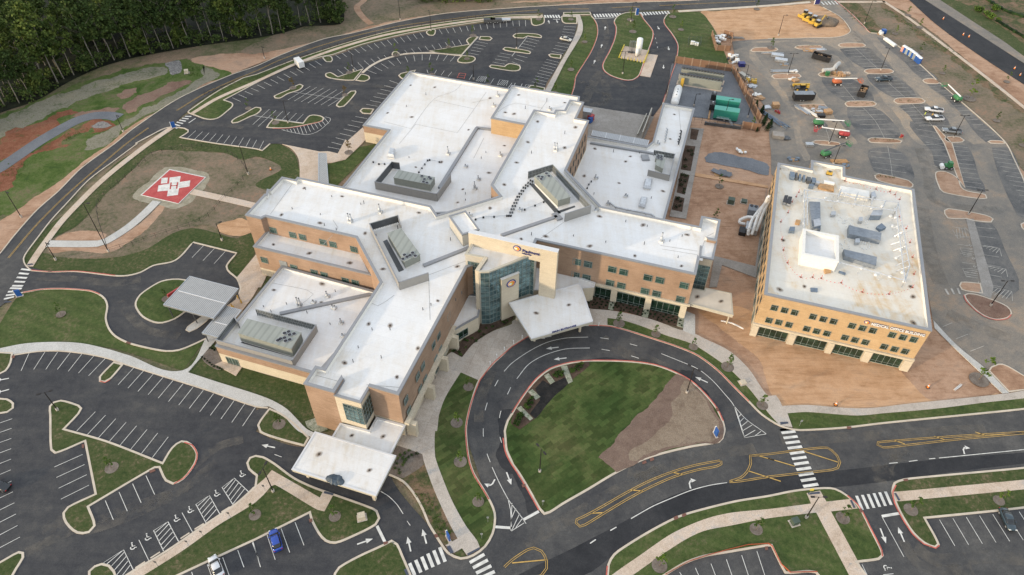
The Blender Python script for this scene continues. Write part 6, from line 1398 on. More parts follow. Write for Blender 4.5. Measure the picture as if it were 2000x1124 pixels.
def car(px, py, hx, hy, col, label, suv=False, cat='car'):
    r = empty('parked_car', label, cat); L = 4.7; h = .35 if suv else 0; b = PB[col]
    prof([(-2.3, .78, .70, .42, .80+h*.5), (-2.2, .88, .82, .30, 1.0+h*.4), (-1.2, .92, .88, .26, 1.02+h*.3), (0, .93, .89, .26, .98+h*.3), (1.1, .92, .86, .26, .94+h*.3), (1.9, .88, .78, .28, .84+h*.3), (2.3, .76, .62, .38, .66+h*.3)], 'body', b, r)
    z = .9+h*.3; T = 1.45+h
    prof([(-2.0 if suv else -1.75, .70, .62, z, z+.12), (-1.55 if suv else -1.05, .82, .66, z, T-.03), (-.2, .84, .68, z, T), (.45, .83, .64, z, T-.05), (1.25, .76, .62, z-.05, z+.05)], 'windows', M['glass_car'], r)
    prof([(-1.5 if suv else -1.0, .64, .60, T-.10, T), (-.2, .69, .64, T-.08, T+.04), (.42, .64, .58, T-.10, T)], 'roof', b, r)
    for x in (-1.4, 1.42):
        for y in (-.8, .8): wheel(r, x, y, .33, .22)
    for y in (-.58, .58):
        MB().box((2.22, y, .66+h*.2), (.16, .34, .13)).build('headlight', M['lamp_white'], r); MB().box((-2.25, y*1.1, .82+h*.4), (.1, .32, .14)).build('tail_light', M['lamp_red'], r)
        MB().box((.75, y*1.75, 1.0+h*.3), (.18, .2, .13)).build('mirror', b, r)
    place(r, px, py, hx, hy); return r
def pickup(px, py, hx, hy, col, label, bed='dark'):
    r = empty('pickup_truck', label, 'pickup truck'); b = PB[col]
    prof([(-2.9, .93, .93, .5, 1.12), (-2.8, .96, .96, .45, 1.18), (-1.0, .97, .97, .42, 1.18), (.9, .97, .95, .42, 1.18), (2.2, .95, .88, .42, 1.12), (2.75, .90, .78, .45, 1.02), (2.9, .80, .70, .55, .9)], 'body', b, r)
    prof([(-1.0, .84, .72, 1.12, 1.30), (-.85, .86, .70, 1.12, 1.84), (.3, .86, .70, 1.12, 1.84), (.55, .86, .68, 1.12, 1.78), (1.25, .82, .70, 1.10, 1.20)], 'windows', M['glass_car'], r)
    prof([(-.85, .70, .66, 1.74, 1.86), (.4, .70, .64, 1.74, 1.88)], 'roof', b, r)
    MB().box((-1.95, 0, 1.17), (1.7, 1.6, .05)).build('bed', M[bed], r)
    for y in (-.9, .9): MB().box((-1.95, y, 1.25), (1.85, .1, .14)).build('bed_rail', b, r)
    MB().box((-2.88, 0, 1.0), (.08, 1.8, .5)).build('tailgate', b, r)
    for x in (-1.8, 1.85):
        for y in (-.85, .85): wheel(r, x, y, .40, .27)
    for y in (-.66, .66): MB().box((2.8, y, .85), (.16, .34, .2)).build('headlight', M['lamp_white'], r); MB().box((-2.92, y*1.25, 1.0), (.06, .18, .35)).build('tail_light', M['lamp_red'], r)
    MB().box((2.86, 0, .58), (.16, 1.8, .18)).build('bumper', M['steel'], r)
    place(r, px, py, hx, hy); return r
car(540, 1059, 546, 1080, 'blue', 'bright blue car in the bottom middle parking row', suv=True).rotation_euler[2] += math.pi
car(424, 1110, 414, 1087, 'white', 'white car half cut by the bottom edge, left of the blue car')
car(1965, 1018, 1973, 1035, 'dark', 'dark green-black car in the bottom right parking row')
car(2, 952, 12, 955, 'black', 'black car with red tail lights at the left edge of the photo').rotation_euler[2] += math.pi
car(1105, 80, 1120, 83, 'silver', 'beige-silver car parked by the walk in the north lot')
pickup(1822, 219, 1808, 217, 'white', 'white pickup truck behind the other white pickup')
pickup(1823, 236, 1809, 236, 'white', 'white pickup truck nearer the grey pickup, orange beacon above its cab')
pickup(1857, 260, 1842, 258, 'grey', 'grey pickup truck by the dirt island with a lamp post')
pickup(1724, 158.5, 1708, 159, 'dark', 'dark blue pickup truck near the middle of the dusty lot')
# box trailer in the north lot
r = empty('cargo_trailer', 'white box trailer parked by the curved road', 'trailer')
MB().box((0, 0, 1.45), (4.6, 2.1, 2.1)).build('box', M['white_paint'], r); prof([(2.3, 1.0, 1.0, .5, 2.4), (2.9, .5, .5, .6, 2.1)], 'nose', M['white_paint'], r)
for y in (-1, 1): wheel(r, -.5, y, .35, .2); wheel(r, .4, y, .35, .2)
MB().box((3.2, 0, .5), (1.2, .12, .12)).build('tongue', M['steel_dark'], r); place(r, 586, 130, 578, 122)
# black enclosed trailer and dumpsters
r = empty('cargo_trailer', 'black box trailer with grey roof below the yellow telehandler', 'trailer')
MB().box((0, 0, 1.6), (6.6, 2.4, 2.2)).build('box', M['dark'], r); MB().box((0, 0, 2.74), (6.7, 2.45, .08)).build('roof', M['tarp_grey'], r)
prof([(3.3, 1.2, 1.2, .5, 2.7), (4.1, .4, .4, .5, 2.7)], 'nose', M['dark'], r)
for x in (-.9, .1):
    for y in (-1.1, 1.1): wheel(r, x, y, .38, .24)
place(r, 1566, 196, 1580, 196)
def dumpster(px, py, hx, hy, label, L=6.5, tarp=False):
    r = empty('dumpster', label, 'dumpster'); m = MB(); w, h = 2.4, 1.8
    for y in (-1, 1): m.box((0, y*w/2, h/2+.2), (L, .1, h))
    for x in (-1, 1): m.box((x*L/2, 0, h/2+.2), (.1, w, h))
    m.box((0, 0, .25), (L, w, .1))
    for i in range(7):
        for y in (-1, 1): m.box((-L/2+L*(i+.5)/7, y*(w/2+.07), h/2+.2), (.1, .08, h))
    m.build('shell', M['dark'], r); g = MB()
    for i in range(26): g.box((rnd.uniform(-L/2+.5, L/2-.5), rnd.uniform(-.9, .9), rnd.uniform(.9, 1.5)), (rnd.uniform(.4, 1.1), rnd.uniform(.15, .5), rnd.uniform(.1, .4)), rnd.uniform(0, 3))
    g.build('debris', M['cardboard'], r); place(r, px, py, hx, hy); return r
dumpster(1603, 117, 1618, 121, 'long black dumpster full of debris beside the top islands')
dumpster(1683, 184, 1689, 172, 'dirty open dumpster standing on end-on to the row, brown debris inside', 5.5)
# telehandler
r = empty('telehandler', 'yellow telehandler above the black box trailer', 'telehandler')
prof([(-2.4, .6, .5, .6, 1.2), (-2.2, .8, .7, .6, 1.7), (0, .8, .7, .6, 1.5), (2.2, .7, .6, .6, 1.3), (2.4, .5, .4, .7, 1.1)], 'chassis', M['steel_dark'], r)
MB().box((-.1, .55, 1.8), (1.5, .9, 1.3)).build('cab', M['glass_car'], r); MB().box((-.1, .55, 2.5), (1.6, 1.0, .1)).build('cab_roof', M['yellow'], r)
bm_ = MB(); bm_.box((0, -.35, 2.1), (5.6, .5, .5)); bm_.box((2.9, -.35, 1.75), (.5, .6, 1.1)); bm_.build('boom', M['yellow'], r); MB().box((-2.0, 0, 1.6), (1.0, 1.6, .9)).build('engine_cover', M['yellow'], r)
MB().box((3.3, -.35, 1.2), (.2, 1.6, .9)).build('fork_carriage', M['steel_dark'], r)
for x in (-1.6, 1.6):
    for y in (-.95, .95): wheel(r, x, y, .68, .45, 'yellow')
place(r, 1563, 177, 1550, 177)
def boomlift(px, py, hx, hy, body, boomc, label, reach=6.5, raised=.0, base=1.0):
    r = empty('boom_lift', label, 'boom lift'); s = base
    MB().box((0, 0, .75), (2.6*s, 1.7*s, .35)).build('chassis', M['steel_dark'], r)
    for x in (-1.0, 1.0):
        for y in (-.95, .95): wheel(r, x*s, y*s, .45*s, .35, 'white_paint')
    prof([(-1.9*s, .7*s, .6*s, 1.05, 1.7), (-1.5*s, 1.1*s, .95*s, .95, 2.1), (0, 1.15*s, 1.0*s, .95, 2.1), (1.1*s, 1.0*s, .8*s, 1.0, 1.8), (1.4*s, .6*s, .5*s, 1.1, 1.5)], 'turret', M[body], r)
    a = Vector((-1.4*s, 0, 2.25)); b = Vector((reach-1.4, 0, 2.4+raised)); MB().cyl(a, b, .28, .2, n=4).build('boom', M[boomc], r)
    c = b+Vector((.9, 0, -1.1)); MB().cyl(b, c, .15, n=4).build('jib', M[body], r)
    g = MB(); k = c+Vector((.7, 0, -.35))
    for dx in (-.45, .45):
        for dy in (-.9, .9): g.cyl(k+Vector((dx, dy, 0)), k+Vector((dx, dy, 1.1)), .045, n=4)
    for z in (0, .55, 1.1):
        for dy in (-.9, .9): g.cyl(k+Vector((-.45, dy, z)), k+Vector((.45, dy, z)), .045, n=4)
        for dx in (-.45, .45): g.cyl(k+Vector((dx, -.9, z)), k+Vector((dx, .9, z)), .045, n=4)
    g.box(k, (.95, 1.85, .06)); g.build('basket', M[body], r); place(r, px, py, hx, hy); return r
boomlift(1634, 166, 1672, 166, 'orange_lift', 'roof_edge', 'orange boom lift with cream boom pointing right', 8.0)
boomlift(1598, 246, 1640, 249, 'green_lift', 'white_paint', 'green boom lift with white boom, above the red boom lift', 9.0)
boomlift(1645, 268, 1600, 262, 'red', 'white_paint', 'red and white boom lift pointing left', 8.5)
boomlift(1612, 306, 1645, 296, 'green_lift', 'steel_dark', 'green boom lift with dark boom behind the office building', 8.5, .8)
boomlift(1866, 197, 1848, 180, 'green_lift', 'white_paint', 'green boom lift at the far kerb of the dusty lot', 8.0)
# tracked loader / roller by the island
r = empty('skid_loader', 'green compact machine with a white drum by the dirt island', 'roller')
MB().box((0, 0, 1.0), (2.2, 1.4, .9)).build('body', M['green_lift'], r); MB().box((-.2, 0, 1.9), (1.2, 1.3, 1.0)).build('cab', M['green_lift'], r)
MB().cyl((1.8, -.8, .65), (1.8, .8, .65), .65, n=14).build('drum', M['white_paint'], r)
for y in (-.75, .75): wheel(r, -.8, y, .55, .4); wheel(r, .7, y, .5, .35)
place(r, 1850, 330, 1840, 329)
# earth movers on the dirt pad
def dozer(px, py, hx, hy, label, arm=False):
    r = empty('earth_mover', label, 'earth mover')
    for y in (-.95, .95):
        m = MB(); pts = []; 
        for i in range(14):
            a = 2*math.pi*i/14; pts.append((math.cos(a)*.45+(1.2 if math.cos(a) > 0 else -1.2), .48+math.sin(a)*.45))
        m.loft([[Vector((x, y-.25, z)) for x, z in pts], [Vector((x, y+.25, z)) for x, z in pts]]); m.build('track', M['rubber'], r)
    prof([(-1.7, .7, .6, .7, 1.5), (-1.3, .8, .75, .7, 1.8), (1.3, .7, .6, .7, 1.7), (1.7, .6, .5, .8, 1.4)], 'hull', M['yellow'], r)
    MB().box((-.3, 0, 2.2), (1.3, 1.3, 1.1)).build('cab', M['glass_car'], r); MB().box((-.3, 0, 2.8), (1.5, 1.5, .1)).build('cab_roof', M['steel'], r)
    if arm:
        m = MB(); m.cyl((1.0, 0, 1.6), (3.2, 0, 4.0), .28, .2, n=4); m.cyl((3.2, 0, 4.0), (5.2, 0, 2.6), .2, .16, n=4); m.build('arm', M['yellow'], r)
        MB().box((5.4, 0, 2.0), (.8, 1.0, .9)).build('bucket', M['steel_dark'], r)
    else:
        MB().box((2.3, 0, .8), (.25, 3.0, 1.1)).build('blade', M['yellow'], r)
    place(r, px, py, hx, hy); return r
dozer(1570, 34, 1560, 38, 'dusty yellow loader at the far left of the earth movers'); dozer(1578, 40, 1568, 46, 'dusty yellow bulldozer second from the left on the dirt pad')
dozer(1588, 45, 1582, 53, 'yellow bulldozer with dark cab in front of the dirt pile'); dozer(1596, 53, 1606, 49, 'bright yellow excavator nearest the camera on the dirt pad', True)
dp = MB(); c = G(1607, 44, 0)
secs = []
for k, (rr, zz) in enumerate(((5.5, 0), (4.2, 1.0), (2.6, 1.9), (.9, 2.4))):
    secs.append([Vector((c.x+math.cos(a)*rr*(1+.18*math.sin(3*a+k))*1.2, c.y+math.sin(a)*rr*(1+.2*math.cos(2*a)), zz)) for a in [2*math.pi*i/18 for i in range(18)]])
tag(dp.loft(secs).build('dirt_pile', M['dirt_pile'], smooth=True), 'heap of grey-brown dirt behind the earth movers', 'dirt pile')
# portable toilets
pts_ = [(1762, 100, 'orange_pink'), (1766, 102.5, 'b'), (1770, 105, 'g'), (1774, 107, 'b'), (1777.5, 109.5, 'g'), (1781, 112.5, 'b'), (1784.5, 115, 'g'), (1788, 118.5, 'b'), (1791, 121, 'b'), (1794, 123.5, 'b')]
M['toilet_grey'] = plain('toilet_grey', (.30, .33, .32), .6); M['toilet_pink'] = plain('toilet_pink', (.60, .30, .24), .6)
proto = {}
names = ['pinkish portable toilet at the top end of the row', 'blue portable toilet right after the pinkish one', 'grey portable toilet third in the row from the top', 'blue portable toilet fourth in the row from the top', 'grey portable toilet in the middle of the row', 'blue portable toilet just past the middle of the row', 'grey portable toilet nearest the bottom end of the row', 'blue portable toilet third from the bottom end', 'blue portable toilet second from the bottom end', 'blue portable toilet at the bottom end of the row']
for (x, y, k), lb in zip(pts_, names):
    r = empty('portable_toilet', lb, 'portable toilet', (0, 0, 0), 0, 'portable toilets lined up at the kerb'); mt = {'b': 'sign_blue', 'g': 'toilet_grey'}.get(k, 'toilet_pink')
    MB().box((0, 0, 1.05), (1.15, 1.15, 2.1)).build('cabin', M[mt], r); MB().box((0, -.59, 1.0), (.8, .05, 1.8)).build('door', M[mt], r)
    MB().loft([[Vector(q) for q in ((-.6, -.6, 2.1), (.6, -.6, 2.1), (.6, .6, 2.1), (-.6, .6, 2.1))], [Vector(q) for q in ((-.35, -.45, 2.4), (.35, -.45, 2.4), (.35, .45, 2.4), (-.35, .45, 2.4))]]).build('roof', M['white_paint'], r)
    p = G(x, y+1, 0); r.location = (p.x, p.y, .07); r.rotation_euler = (0, 0, R(-50))
# worker
def person(px, py, shirt, label, facing=0):
    r = empty('person', label, 'person', tuple(G(px, py, .06)), facing)
    sk = MB(); v = {'pel': (0, 0, .95), 'ch': (0, .02, 1.35), 'nk': (0, 0, 1.52), 'hd': (0, .03, 1.68)}
    b = MB(); b.loft([[Vector((math.cos(a)*w, math.sin(a)*d+o, z)) for a in [2*math.pi*i/10 for i in range(10)]] for w, d, z, o in ((.17, .12, .90, 0), (.16, .11, 1.05, 0), (.20, .13, 1.30, 0), (.19, .12, 1.45, 0), (.07, .07, 1.50, 0), (.06, .06, 1.56, 0), (.09, .10, 1.62, .02), (.095, .115, 1.70, .02), (.07, .08, 1.78, .01), (.02, .02, 1.81, 0))])
    for s in (-1, 1):
        b.cyl((s*.19, 0, 1.43), (s*.27, .03, 1.15), .055, .042, n=7); b.cyl((s*.27, .03, 1.15), (s*.25, .14, .92), .042, .032, n=7)
        b.ball((s*.25, .16, .86), .05, 6, 4, (.7, .6, 1.1))
        b.cyl((s*.09, 0, .92), (s*.11, .02, .50), .085, .06, n=7); b.cyl((s*.11, .02, .50), (s*.12, 0, .08), .06, .042, n=7); b.ball((s*.12, .07, .05), .07, 6, 4, (.8, 1.7, .7))
    b.build('body', M['skin'], r, smooth=True)
    m = MB(); m.loft([[Vector((math.cos(a)*w, math.sin(a)*d, z)) for a in [2*math.pi*i/10 for i in range(10)]] for w, d, z in ((.20, .15, .86), (.19, .14, 1.05), (.225, .155, 1.30), (.21, .14, 1.46), (.09, .09, 1.51))]); m.build('vest', M[shirt], r, smooth=True)
    m = MB()
    for s in (-1, 1): m.cyl((s*.09, 0, .95), (s*.11, .02, .50), .10, .075, n=7); m.cyl((s*.11, .02, .50), (s*.12, 0, .12), .075, .06, n=7)
    m.build('trousers', M['denim'], r); MB().ball((0, .02, 1.74), .13, 9, 5, (1, 1.15, .75)).build('hard_hat', M[shirt], r)
    return r
person(1804, 229, 'hivis', 'worker in a yellow-green vest standing left of the white pickups', R(60))
person(1818.5, 230.5, 'yellow', 'worker in a yellow vest between the two white pickups', R(-60))
# --- temporary cooling unit with white ducts by the office building
r = empty('cooling_unit', 'trailer cooling unit with fat white ducts climbing the office wall', 'cooling unit')
c1 = G(1468, 419, 0); c2 = G(1466, 452, 0)
MB().box((c1.x, c1.y, 1.3), (2.6, 2.8, 2.2), UA).build('generator_box', M['tarp_grey'], r); MB().box((c2.x, c2.y, 1.1), (3.2, 3.4, 1.8), UA).build('blower_box', M['steel'], r)
for dx in (-.6, .6): c = c1+UX*dx+UY*.7; MB().cyl((c.x, c.y, 2.4), (c.x, c.y, 2.6), .45, n=12).build('fan', M['fan'], r)
w_ = lambda x, y, z: G(x, y, z)
for pts in ([(1461, 459, 1.6), (1463, 447, 3.2), (1470, 428, 3.0), (1481, 413, 4.6), (1494, 398, 7.6), (1500, 385, 10.2)], [(1468, 459, 1.6), (1474, 442, 3.0), (1480, 424, 4.0), (1490, 405, 6.4), (1501, 388, 9.6), (1503, 382, 10.4)], [(1476, 452, 1.6), (1483, 436, 3.0), (1489, 420, 4.5), (1496, 405, 6.6), (1502, 392, 8.6)], [(1455, 438, .6), (1445, 436, .8), (1444, 431, 1.2), (1460, 424, 2.4), (1472, 425, 3.2), (1478, 420, 4.2)]):
    ps = spline([(w_(*p), False) for p in pts], False, .8); MB().tube(ps, .42, 8).build('duct', M['white_paint'], r)
MB().box(tuple(G(1450, 452, .7)), (1.8, 2.6, 1.2), UA).build('fuel_box', M['dark'], r)
for x, y, w, h, lb in ((1427, 397, 1.8, 1.5, 'dark green utility cabinet on the bare soil left of the ducts'), (1453, 395, 1.5, .5, 'low dark green utility cabinet above the cooling unit')):
    p = G(x, y, 0); r = empty('utility_box', lb, 'utility box', tuple(p), UA); MB().box((0, 0, h/2+.08), (w, 1.5, h)).build('cabinet', M['green_box'], r); MB().box((0, 0, h+.1), (w+.1, 1.6, .06)).build('lid', M['green_box'], r); MB().box((0, 0, .04), (w+.5, 2.0, .08)).build('pad', M['concrete'], r)
# ================================================================ SITE FURNITURE
def PJ(v):
    v = v-Vector((0, 0, CAM_H)); cp, sp = math.cos(PITCH), math.sin(PITCH); zc = v.y*cp-v.z*sp; y = (v.y*sp+v.z*cp)/zc; x = v.x/zc
    c, s = math.cos(-ROLL), math.sin(-ROLL); x, y = c*x-s*y, s*x+c*y; return 1000+FPX*x, 562-FPX*y
def lamp(bx, by, tx, ty, label, twin=True, az=0.0):
    b = G(bx, by, 0); h = 4.0
    while h < 16 and PJ(b+Vector((0, 0, h)))[1] > ty: h += .1
    r = empty('street_lamp', label, 'lamp post', tuple(b), az)
    MB().cyl((0, 0, 0), (0, 0, .75), .3, n=10).build('footing', M['concrete'], r)
    MB().cyl((0, 0, .7), (0, 0, h), .13, .08, n=8).build('pole', M['bronze'], r)
    for s in ((-1, 1) if twin else (1,)):
        MB().cyl((0, 0, h-.1), (s*.8, 0, h-.02), .05, n=5).build('arm', M['bronze'], r)
        MB().box((s*1.15, 0, h), (.75, .38, .12)).build('lamp_head', M['bronze'], r)
L1 = [(42, 425, 8, 374, 'dark lamp post on the bare shoulder left of the outer road', 0, -.6), (212, 492, 190, 395, 'tallest dark lamp post, by the pale walk to the helipad', 0, .2), (485, 341, 435, 286, 'tall dark lamp post right of the helipad', 0, 2.5), (109, 508, 81, 474, 'lamp post at the corner of outer road and emergency drive', 0, -.5), (434, 470, 417, 437, 'lamp post on the lawn above the emergency drive', 0, .5),
 (1054, 922, 1054, 878, 'twin-head lamp post on the green turf of the loop island', 1, 2.2), (1341, 768, 1357, 719, 'twin-head lamp post on the bare earth of the loop island', 1, 2.5), (1891, 420, 1925, 372, 'twin-head lamp post right of the office building', 1, 0), (1934, 598, 1972, 549, 'twin-head lamp post on the red-kerbed dirt island', 1, 0), (113, 802, 81, 767, 'twin-head lamp post on the left island of the lower-left car park', 1, .4),
 (534, 961, 511, 915, 'twin-head lamp post beside the walk left of the south canopy', 1, 1.3), (1574, 1012, 1603, 971, 'twin-head lamp post by the crosswalk below the main road', 1, 0), (842, 61, 839, 24, 'lamp post at the top kerb of the north lot', 0, 2), (782, 40, 779, 0, 'lamp post on the bare verge above the outer road', 0, -1.5), (1720, 138, 1740, 94, 'twin-head lamp post on the narrow island left of the portable toilets', 1, 0),
 (1862, 270, 1884, 226, 'twin-head lamp post beside the grey pickup', 1, 0), (1619, 281, 1637, 238, 'twin-head lamp post between the red and green boom lifts', 1, 0), (1520, 70, 1532, 30, 'lamp post on the orange dirt pad', 0, 0), (691, 139, 686, 98, 'lamp post on the triangular island of the north lot', 1, 0), (563, 241, 552, 197, 'lamp post on the crescent island of the north lot', 1, 0),
 (1451, 172, 1463, 128, 'lamp post outside the brown yard wall, the upper one', 0, 3), (1355, 208, 1362, 184, 'short lamp post inside the grey service yard', 0, 0), (1216, 145, 1219, 101, 'lamp post on the lawn island in front of the oxygen tank', 1, 0), (1538, 147, 1551, 105, 'twin-head lamp post on the island below the white stacks', 1, 0), (925, 156, 924, 127, 'lamp post behind the north-west roof', 1, 0),
 (517, 115, 511, 91, 'lamp post where the outer road meets the dirt slope', 0, -.8), (241, 258, 227, 225, 'lamp post at the end of the grey gravel track', 0, -.6), (1688, 47, 1705, 3, 'lamp post by the red kerb at the top right', 0, 0), (1232, 43, 1236, 5, 'lamp post in the middle of the top lawn island', 0, 0), (1460, 230, 1471, 181, 'lamp post on a block in the grey yard corner', 0, 3), (1456, 190, 1470, 147, 'lamp post outside the brown yard wall, the lower one', 0, 3),
 (1414, 236, 1427, 195, 'lamp post in front of the green equipment boxes', 0, 0), (1009, 96, 1009, 54, 'lamp post on the thin island of the north lot', 1, 0), (1627, 322, 1645, 285, 'lamp post rising behind the office building roof', 1, 0)]
for bx, by, tx, ty, lb, tw_, az in L1: lamp(bx, by, tx, ty, lb, bool(tw_), az)
def sign(px, py, az, label, w=1.2, h=2.0, mat='sign_blue'):
    p = G(px, py, .12); r = empty('wayfinding_sign', label, 'sign', tuple(p), az)
    MB().box((0, 0, h/2+.15), (w, .28, h)).build('panel', M[mat], r); MB().box((-w/2-.06, 0, h/2+.2), (.14, .34, h+.1)).build('edge_strip', M['white_paint'], r); MB().box((0, 0, .08), (w+.5, .6, .16)).build('plinth', M['concrete'], r)
sign(876, 1053, R(-60), 'blue sign slab at the bottom walk beside the driveway'); sign(1397, 850, R(-75), 'blue sign slab at the right tip of the loop island'); sign(39, 579, R(20), 'blue sign slab at the left lawn by the outer road'); sign(340, 250, R(20), 'blue sign slab at the north lot entrance on the left'); sign(1244, 30, R(5), 'blue sign slab at the head of the top lawn island', 1.2, 2.6); sign(1595, 9, R(10), 'blue sign slab at the top right entrance', 2.2, 2.2, 'sign_navy')
p = G(343, 567, 3.8); r = empty('emergency_sign', 'long red sign band beside the emergency canopy', 'sign', (p.x, p.y, 0), R(52)); MB().box((0, 0, 3.6), (4.6, .35, .8)).build('band', M['red'], r)
for x in (-1.9, 1.9): MB().cyl((x, 0, 0), (x, 0, 3.3), .08).build('post', M['steel_dark'], r)
def post(px, py, label, head='steel', h=2.1, az=0, w=.45, hh=.6, cat='sign', nm='sign_post'):
    p = G(px, py, .15); r = empty(nm, label, cat, tuple(p), az); MB().cyl((0, 0, 0), (0, 0, h), .035, n=5).build('post', M['steel'], r); MB().box((0, -.04, h-.3), (w, .03, hh)).build('plate', M[head], r)
for x, y, lb in ((450, 1011, 'upper small accessible-parking sign on the lower-left walk'), (397, 1047, 'second small accessible-parking sign on the lower-left walk'), (369, 1066, 'third small accessible-parking sign on the lower-left walk'), (309, 1106, 'lowest small accessible-parking sign on the lower-left walk'), (518, 958, 'small sign near the twin-head lamp by the bent walk')): post(x, y, lb, 'steel_dark')
for x, y, lb in ((953, 1020, 'thin sign post on the turf strip left of the loop exit'), (941, 1052, 'thin sign post at the tip of the turf strip'), (770, 1068, 'thin sign post on the small lawn beside the driveway'), (1060, 988, 'thin sign post at the bottom tip of the loop island'), (1654, 1110, 'thin sign post by the bottom right walk'), (1460, 755, 'thin sign post on the narrow lawn above the loop'), (1561, 832, 'thin sign post on the lawn right of the loop')): post(x, y, lb, 'steel')
post(1579, 968, 'yellow pedestrian crossing sign at the bottom of the long crosswalk', 'yellow_bright', 2.6, 0, .75, .75)
def cone(px, py, label, h=.75, mat='orange', grp=None, z=.07):
    p = G(px, py, z); r = empty('traffic_cone', label, 'traffic cone', tuple(p), 0, grp); MB().box((0, 0, .03), (.5*h/.75, .5*h/.75, .06)).build('base', M['rubber'], r); MB().cyl((0, 0, .05), (0, 0, h), .2*h/.75, .05, n=10).build('cone', M[mat], r); MB().cyl((0, 0, h*.5), (0, 0, h*.7), .135*h/.75, .105*h/.75, n=10).build('stripe', M['white_paint'], r)
for x, y, lb in ((529, 332, 'orange barrel on the bare soil right of the helipad'), (1812, 757, 'orange cone on the dirt right of the office building'), (1632, 791, 'orange cone near the walk below the office building'), (1842, 38, 'orange barrel alone on the dark highway'), (1881, 69, 'left of two orange barrels on the dark highway'), (1892, 73, 'right of two orange barrels on the dark highway'), (1981, 135, 'orange barrel on the highway near the right edge'), (1992, 148, 'lowest orange barrel on the highway at the right edge')): cone(x, y, lb, 1.1)
def bollard(px, py, mat, label, grp):
    p = G(px, py, .15); r = empty('bollard', label, 'bollard', tuple(p), 0, grp); MB().cyl((0, 0, 0), (0, 0, 1.0), .14, n=8).build('post', M[mat], r); MB().ball((0, 0, 1.0), .14, 8, 4).build('cap', M[mat], r)
for x, y in ((1020, 661), (1003, 671), (1146, 636), (1169, 636), (985, 684), (970, 698), (957, 712)): bollard(x, y, 'white_paint', 'one of the white bollards along the kerb of the main entrance', 'white bollards at the main entrance')
for x, y in ((472, 592), (465, 583), (453, 600), (457, 603)): bollard(x, y, 'yellow', 'one of the yellow bollards by the emergency drop-off walk', 'yellow bollards at the emergency walk')
# utility cabinets on the lawns
for x, y, lb in ((1551, 1022, 'green utility box on the lawn below the crosswalk lamp'), (707, 1012, 'cream utility box on the lawn below the south canopy'), (1451, 748, 'low utility slab on the narrow lawn above the loop'), (365, 143, 'cream utility box with windows beside the rock apron')):
    p = G(x, y, .12); r = empty('utility_box', lb, 'utility box', tuple(p), .3); mt = 'green_box' if 'green' in lb else 'stone'; h = .3 if 'slab' in lb else 1.2
    MB().box((0, 0, h/2), (1.3, 1.1, h)).build('cabinet', M[mt], r); MB().box((0, 0, h+.03), (1.4, 1.2, .06)).build('lid', M[mt], r); MB().box((0, 0, .03), (1.9, 1.6, .06)).build('pad', M['concrete'], r)
# ---- fences and walls
def fence(s, h, label, mat='fence_brown', th=.2, gap=3.0, z=0.0, posts=True, panel=True, cat='fence'):
    ps = spline(W(s, 0), False, 4.0); r = empty('fence', label, cat, (0, 0, z)); m = MB(); posts_ = []; tot = 0; nxt = 0
    for a, b in zip(ps[:-1], ps[1:]):
        d = b-a; L = d.length
        if L < .01: continue
        ang = math.atan2(d.y, d.x); c = (a+b)/2
        if panel: m.box((c.x, c.y, h/2), (L+.02, th, h), ang)
        else:
            for zz in (h*.97, h*.5): m.cyl((a.x, a.y, zz), (b.x, b.y, zz), .035, n=4)
        while nxt <= tot+L:
            q = a+d*((nxt-tot)/L); posts_.append((q, ang)); nxt += gap
        tot += L
    m.build('panels' if panel else 'rails', M[mat], r); 
    w_ = th*2.2 if panel else .08; po = MB().box((0, 0, h*.52), (w_, w_, h*1.04)).build('post', M['brick' if mat == 'fence_brown' else mat], r)
    for i, (q, ang) in enumerate(posts_[:100]):
        c = po if i == 0 else po.copy()
        if i: COL.objects.link(c)
        c.location = (q.x, q.y, 0); c.rotation_euler = (0, 0, ang)
    return r
fence("C: 1275,495* 1710,562*", 2.8, 'brown screen wall along the top of the grey yard'); fence("C: 1722,570* 1935,962*", 2.8, 'long brown screen wall sloping down the right side of the grey yard'); fence("C: 1795,1005* 1935,1025*", 2.6, 'short brown screen wall at the bottom corner of the grey yard')
fence("C: 1420,955* 1500,968* 1795,1010*", 2.2, 'dark chain fence in front of the green equipment boxes', 'bronze', .05, 2.5, 0, True, False); fence("C: 1510,975* 1785,1012*", 1.0, 'dark low wall below the green equipment boxes', 'steel_dark', .3)
fence("C: 1265,500 1230,640 1195,790", 2.2, 'chain fence along the drive side of the grey yard', 'bronze', .05, 2.5, 0, True, False)
fence("E: 850,845 765,470 930,310 1030,230 1190,100 1400,40 1700,35 1840,110 1940,240 1850,340 1740,440 1600,600 1300,700 1000,800 850,845", 1.3, 'thin dark fence surrounding the helipad field', 'bronze', .04, 3.0, 0, True, False)
fence("A: 1600,745 1760,690 2000,625 B: 300,485 640,360 1000,262 1400,188 1800,140", 1.1, 'thin dark fence on the green strip beside the outer road', 'bronze', .04, 3.2, .15, True, False)
fence("B: 1000,462 1150,425 1300,412 1530,395", 1.0, 'thin dark fence on the curved divider of the north lot', 'bronze', .04, 2.5, .15, True, False)
fence("O: 1200,1120 1380,1020 1530,970 1680,930 1840,890 2000,880 Q: 30,900 100,1040 170,1105 380,1100", .3, 'orange-red silt fence line along the bottom lot kerb', 'silt_red', .05, 6, .16)
fence("C: 1560,285* 1590,395* 1700,402* 1722,300* 1650,278*", 2.2, 'brown dumpster enclosure wall at the edge of the lawn')
fence("D: 1690,-10 1850,90 2000,140", .9, 'dark weedy fence line on the far right field', 'leaf_dark', .6, 5); fence("D: 1790,170 1900,240 2060,330", .9, 'second dark fence line on the far right field', 'leaf_dark', .5, 5)
m = MB()
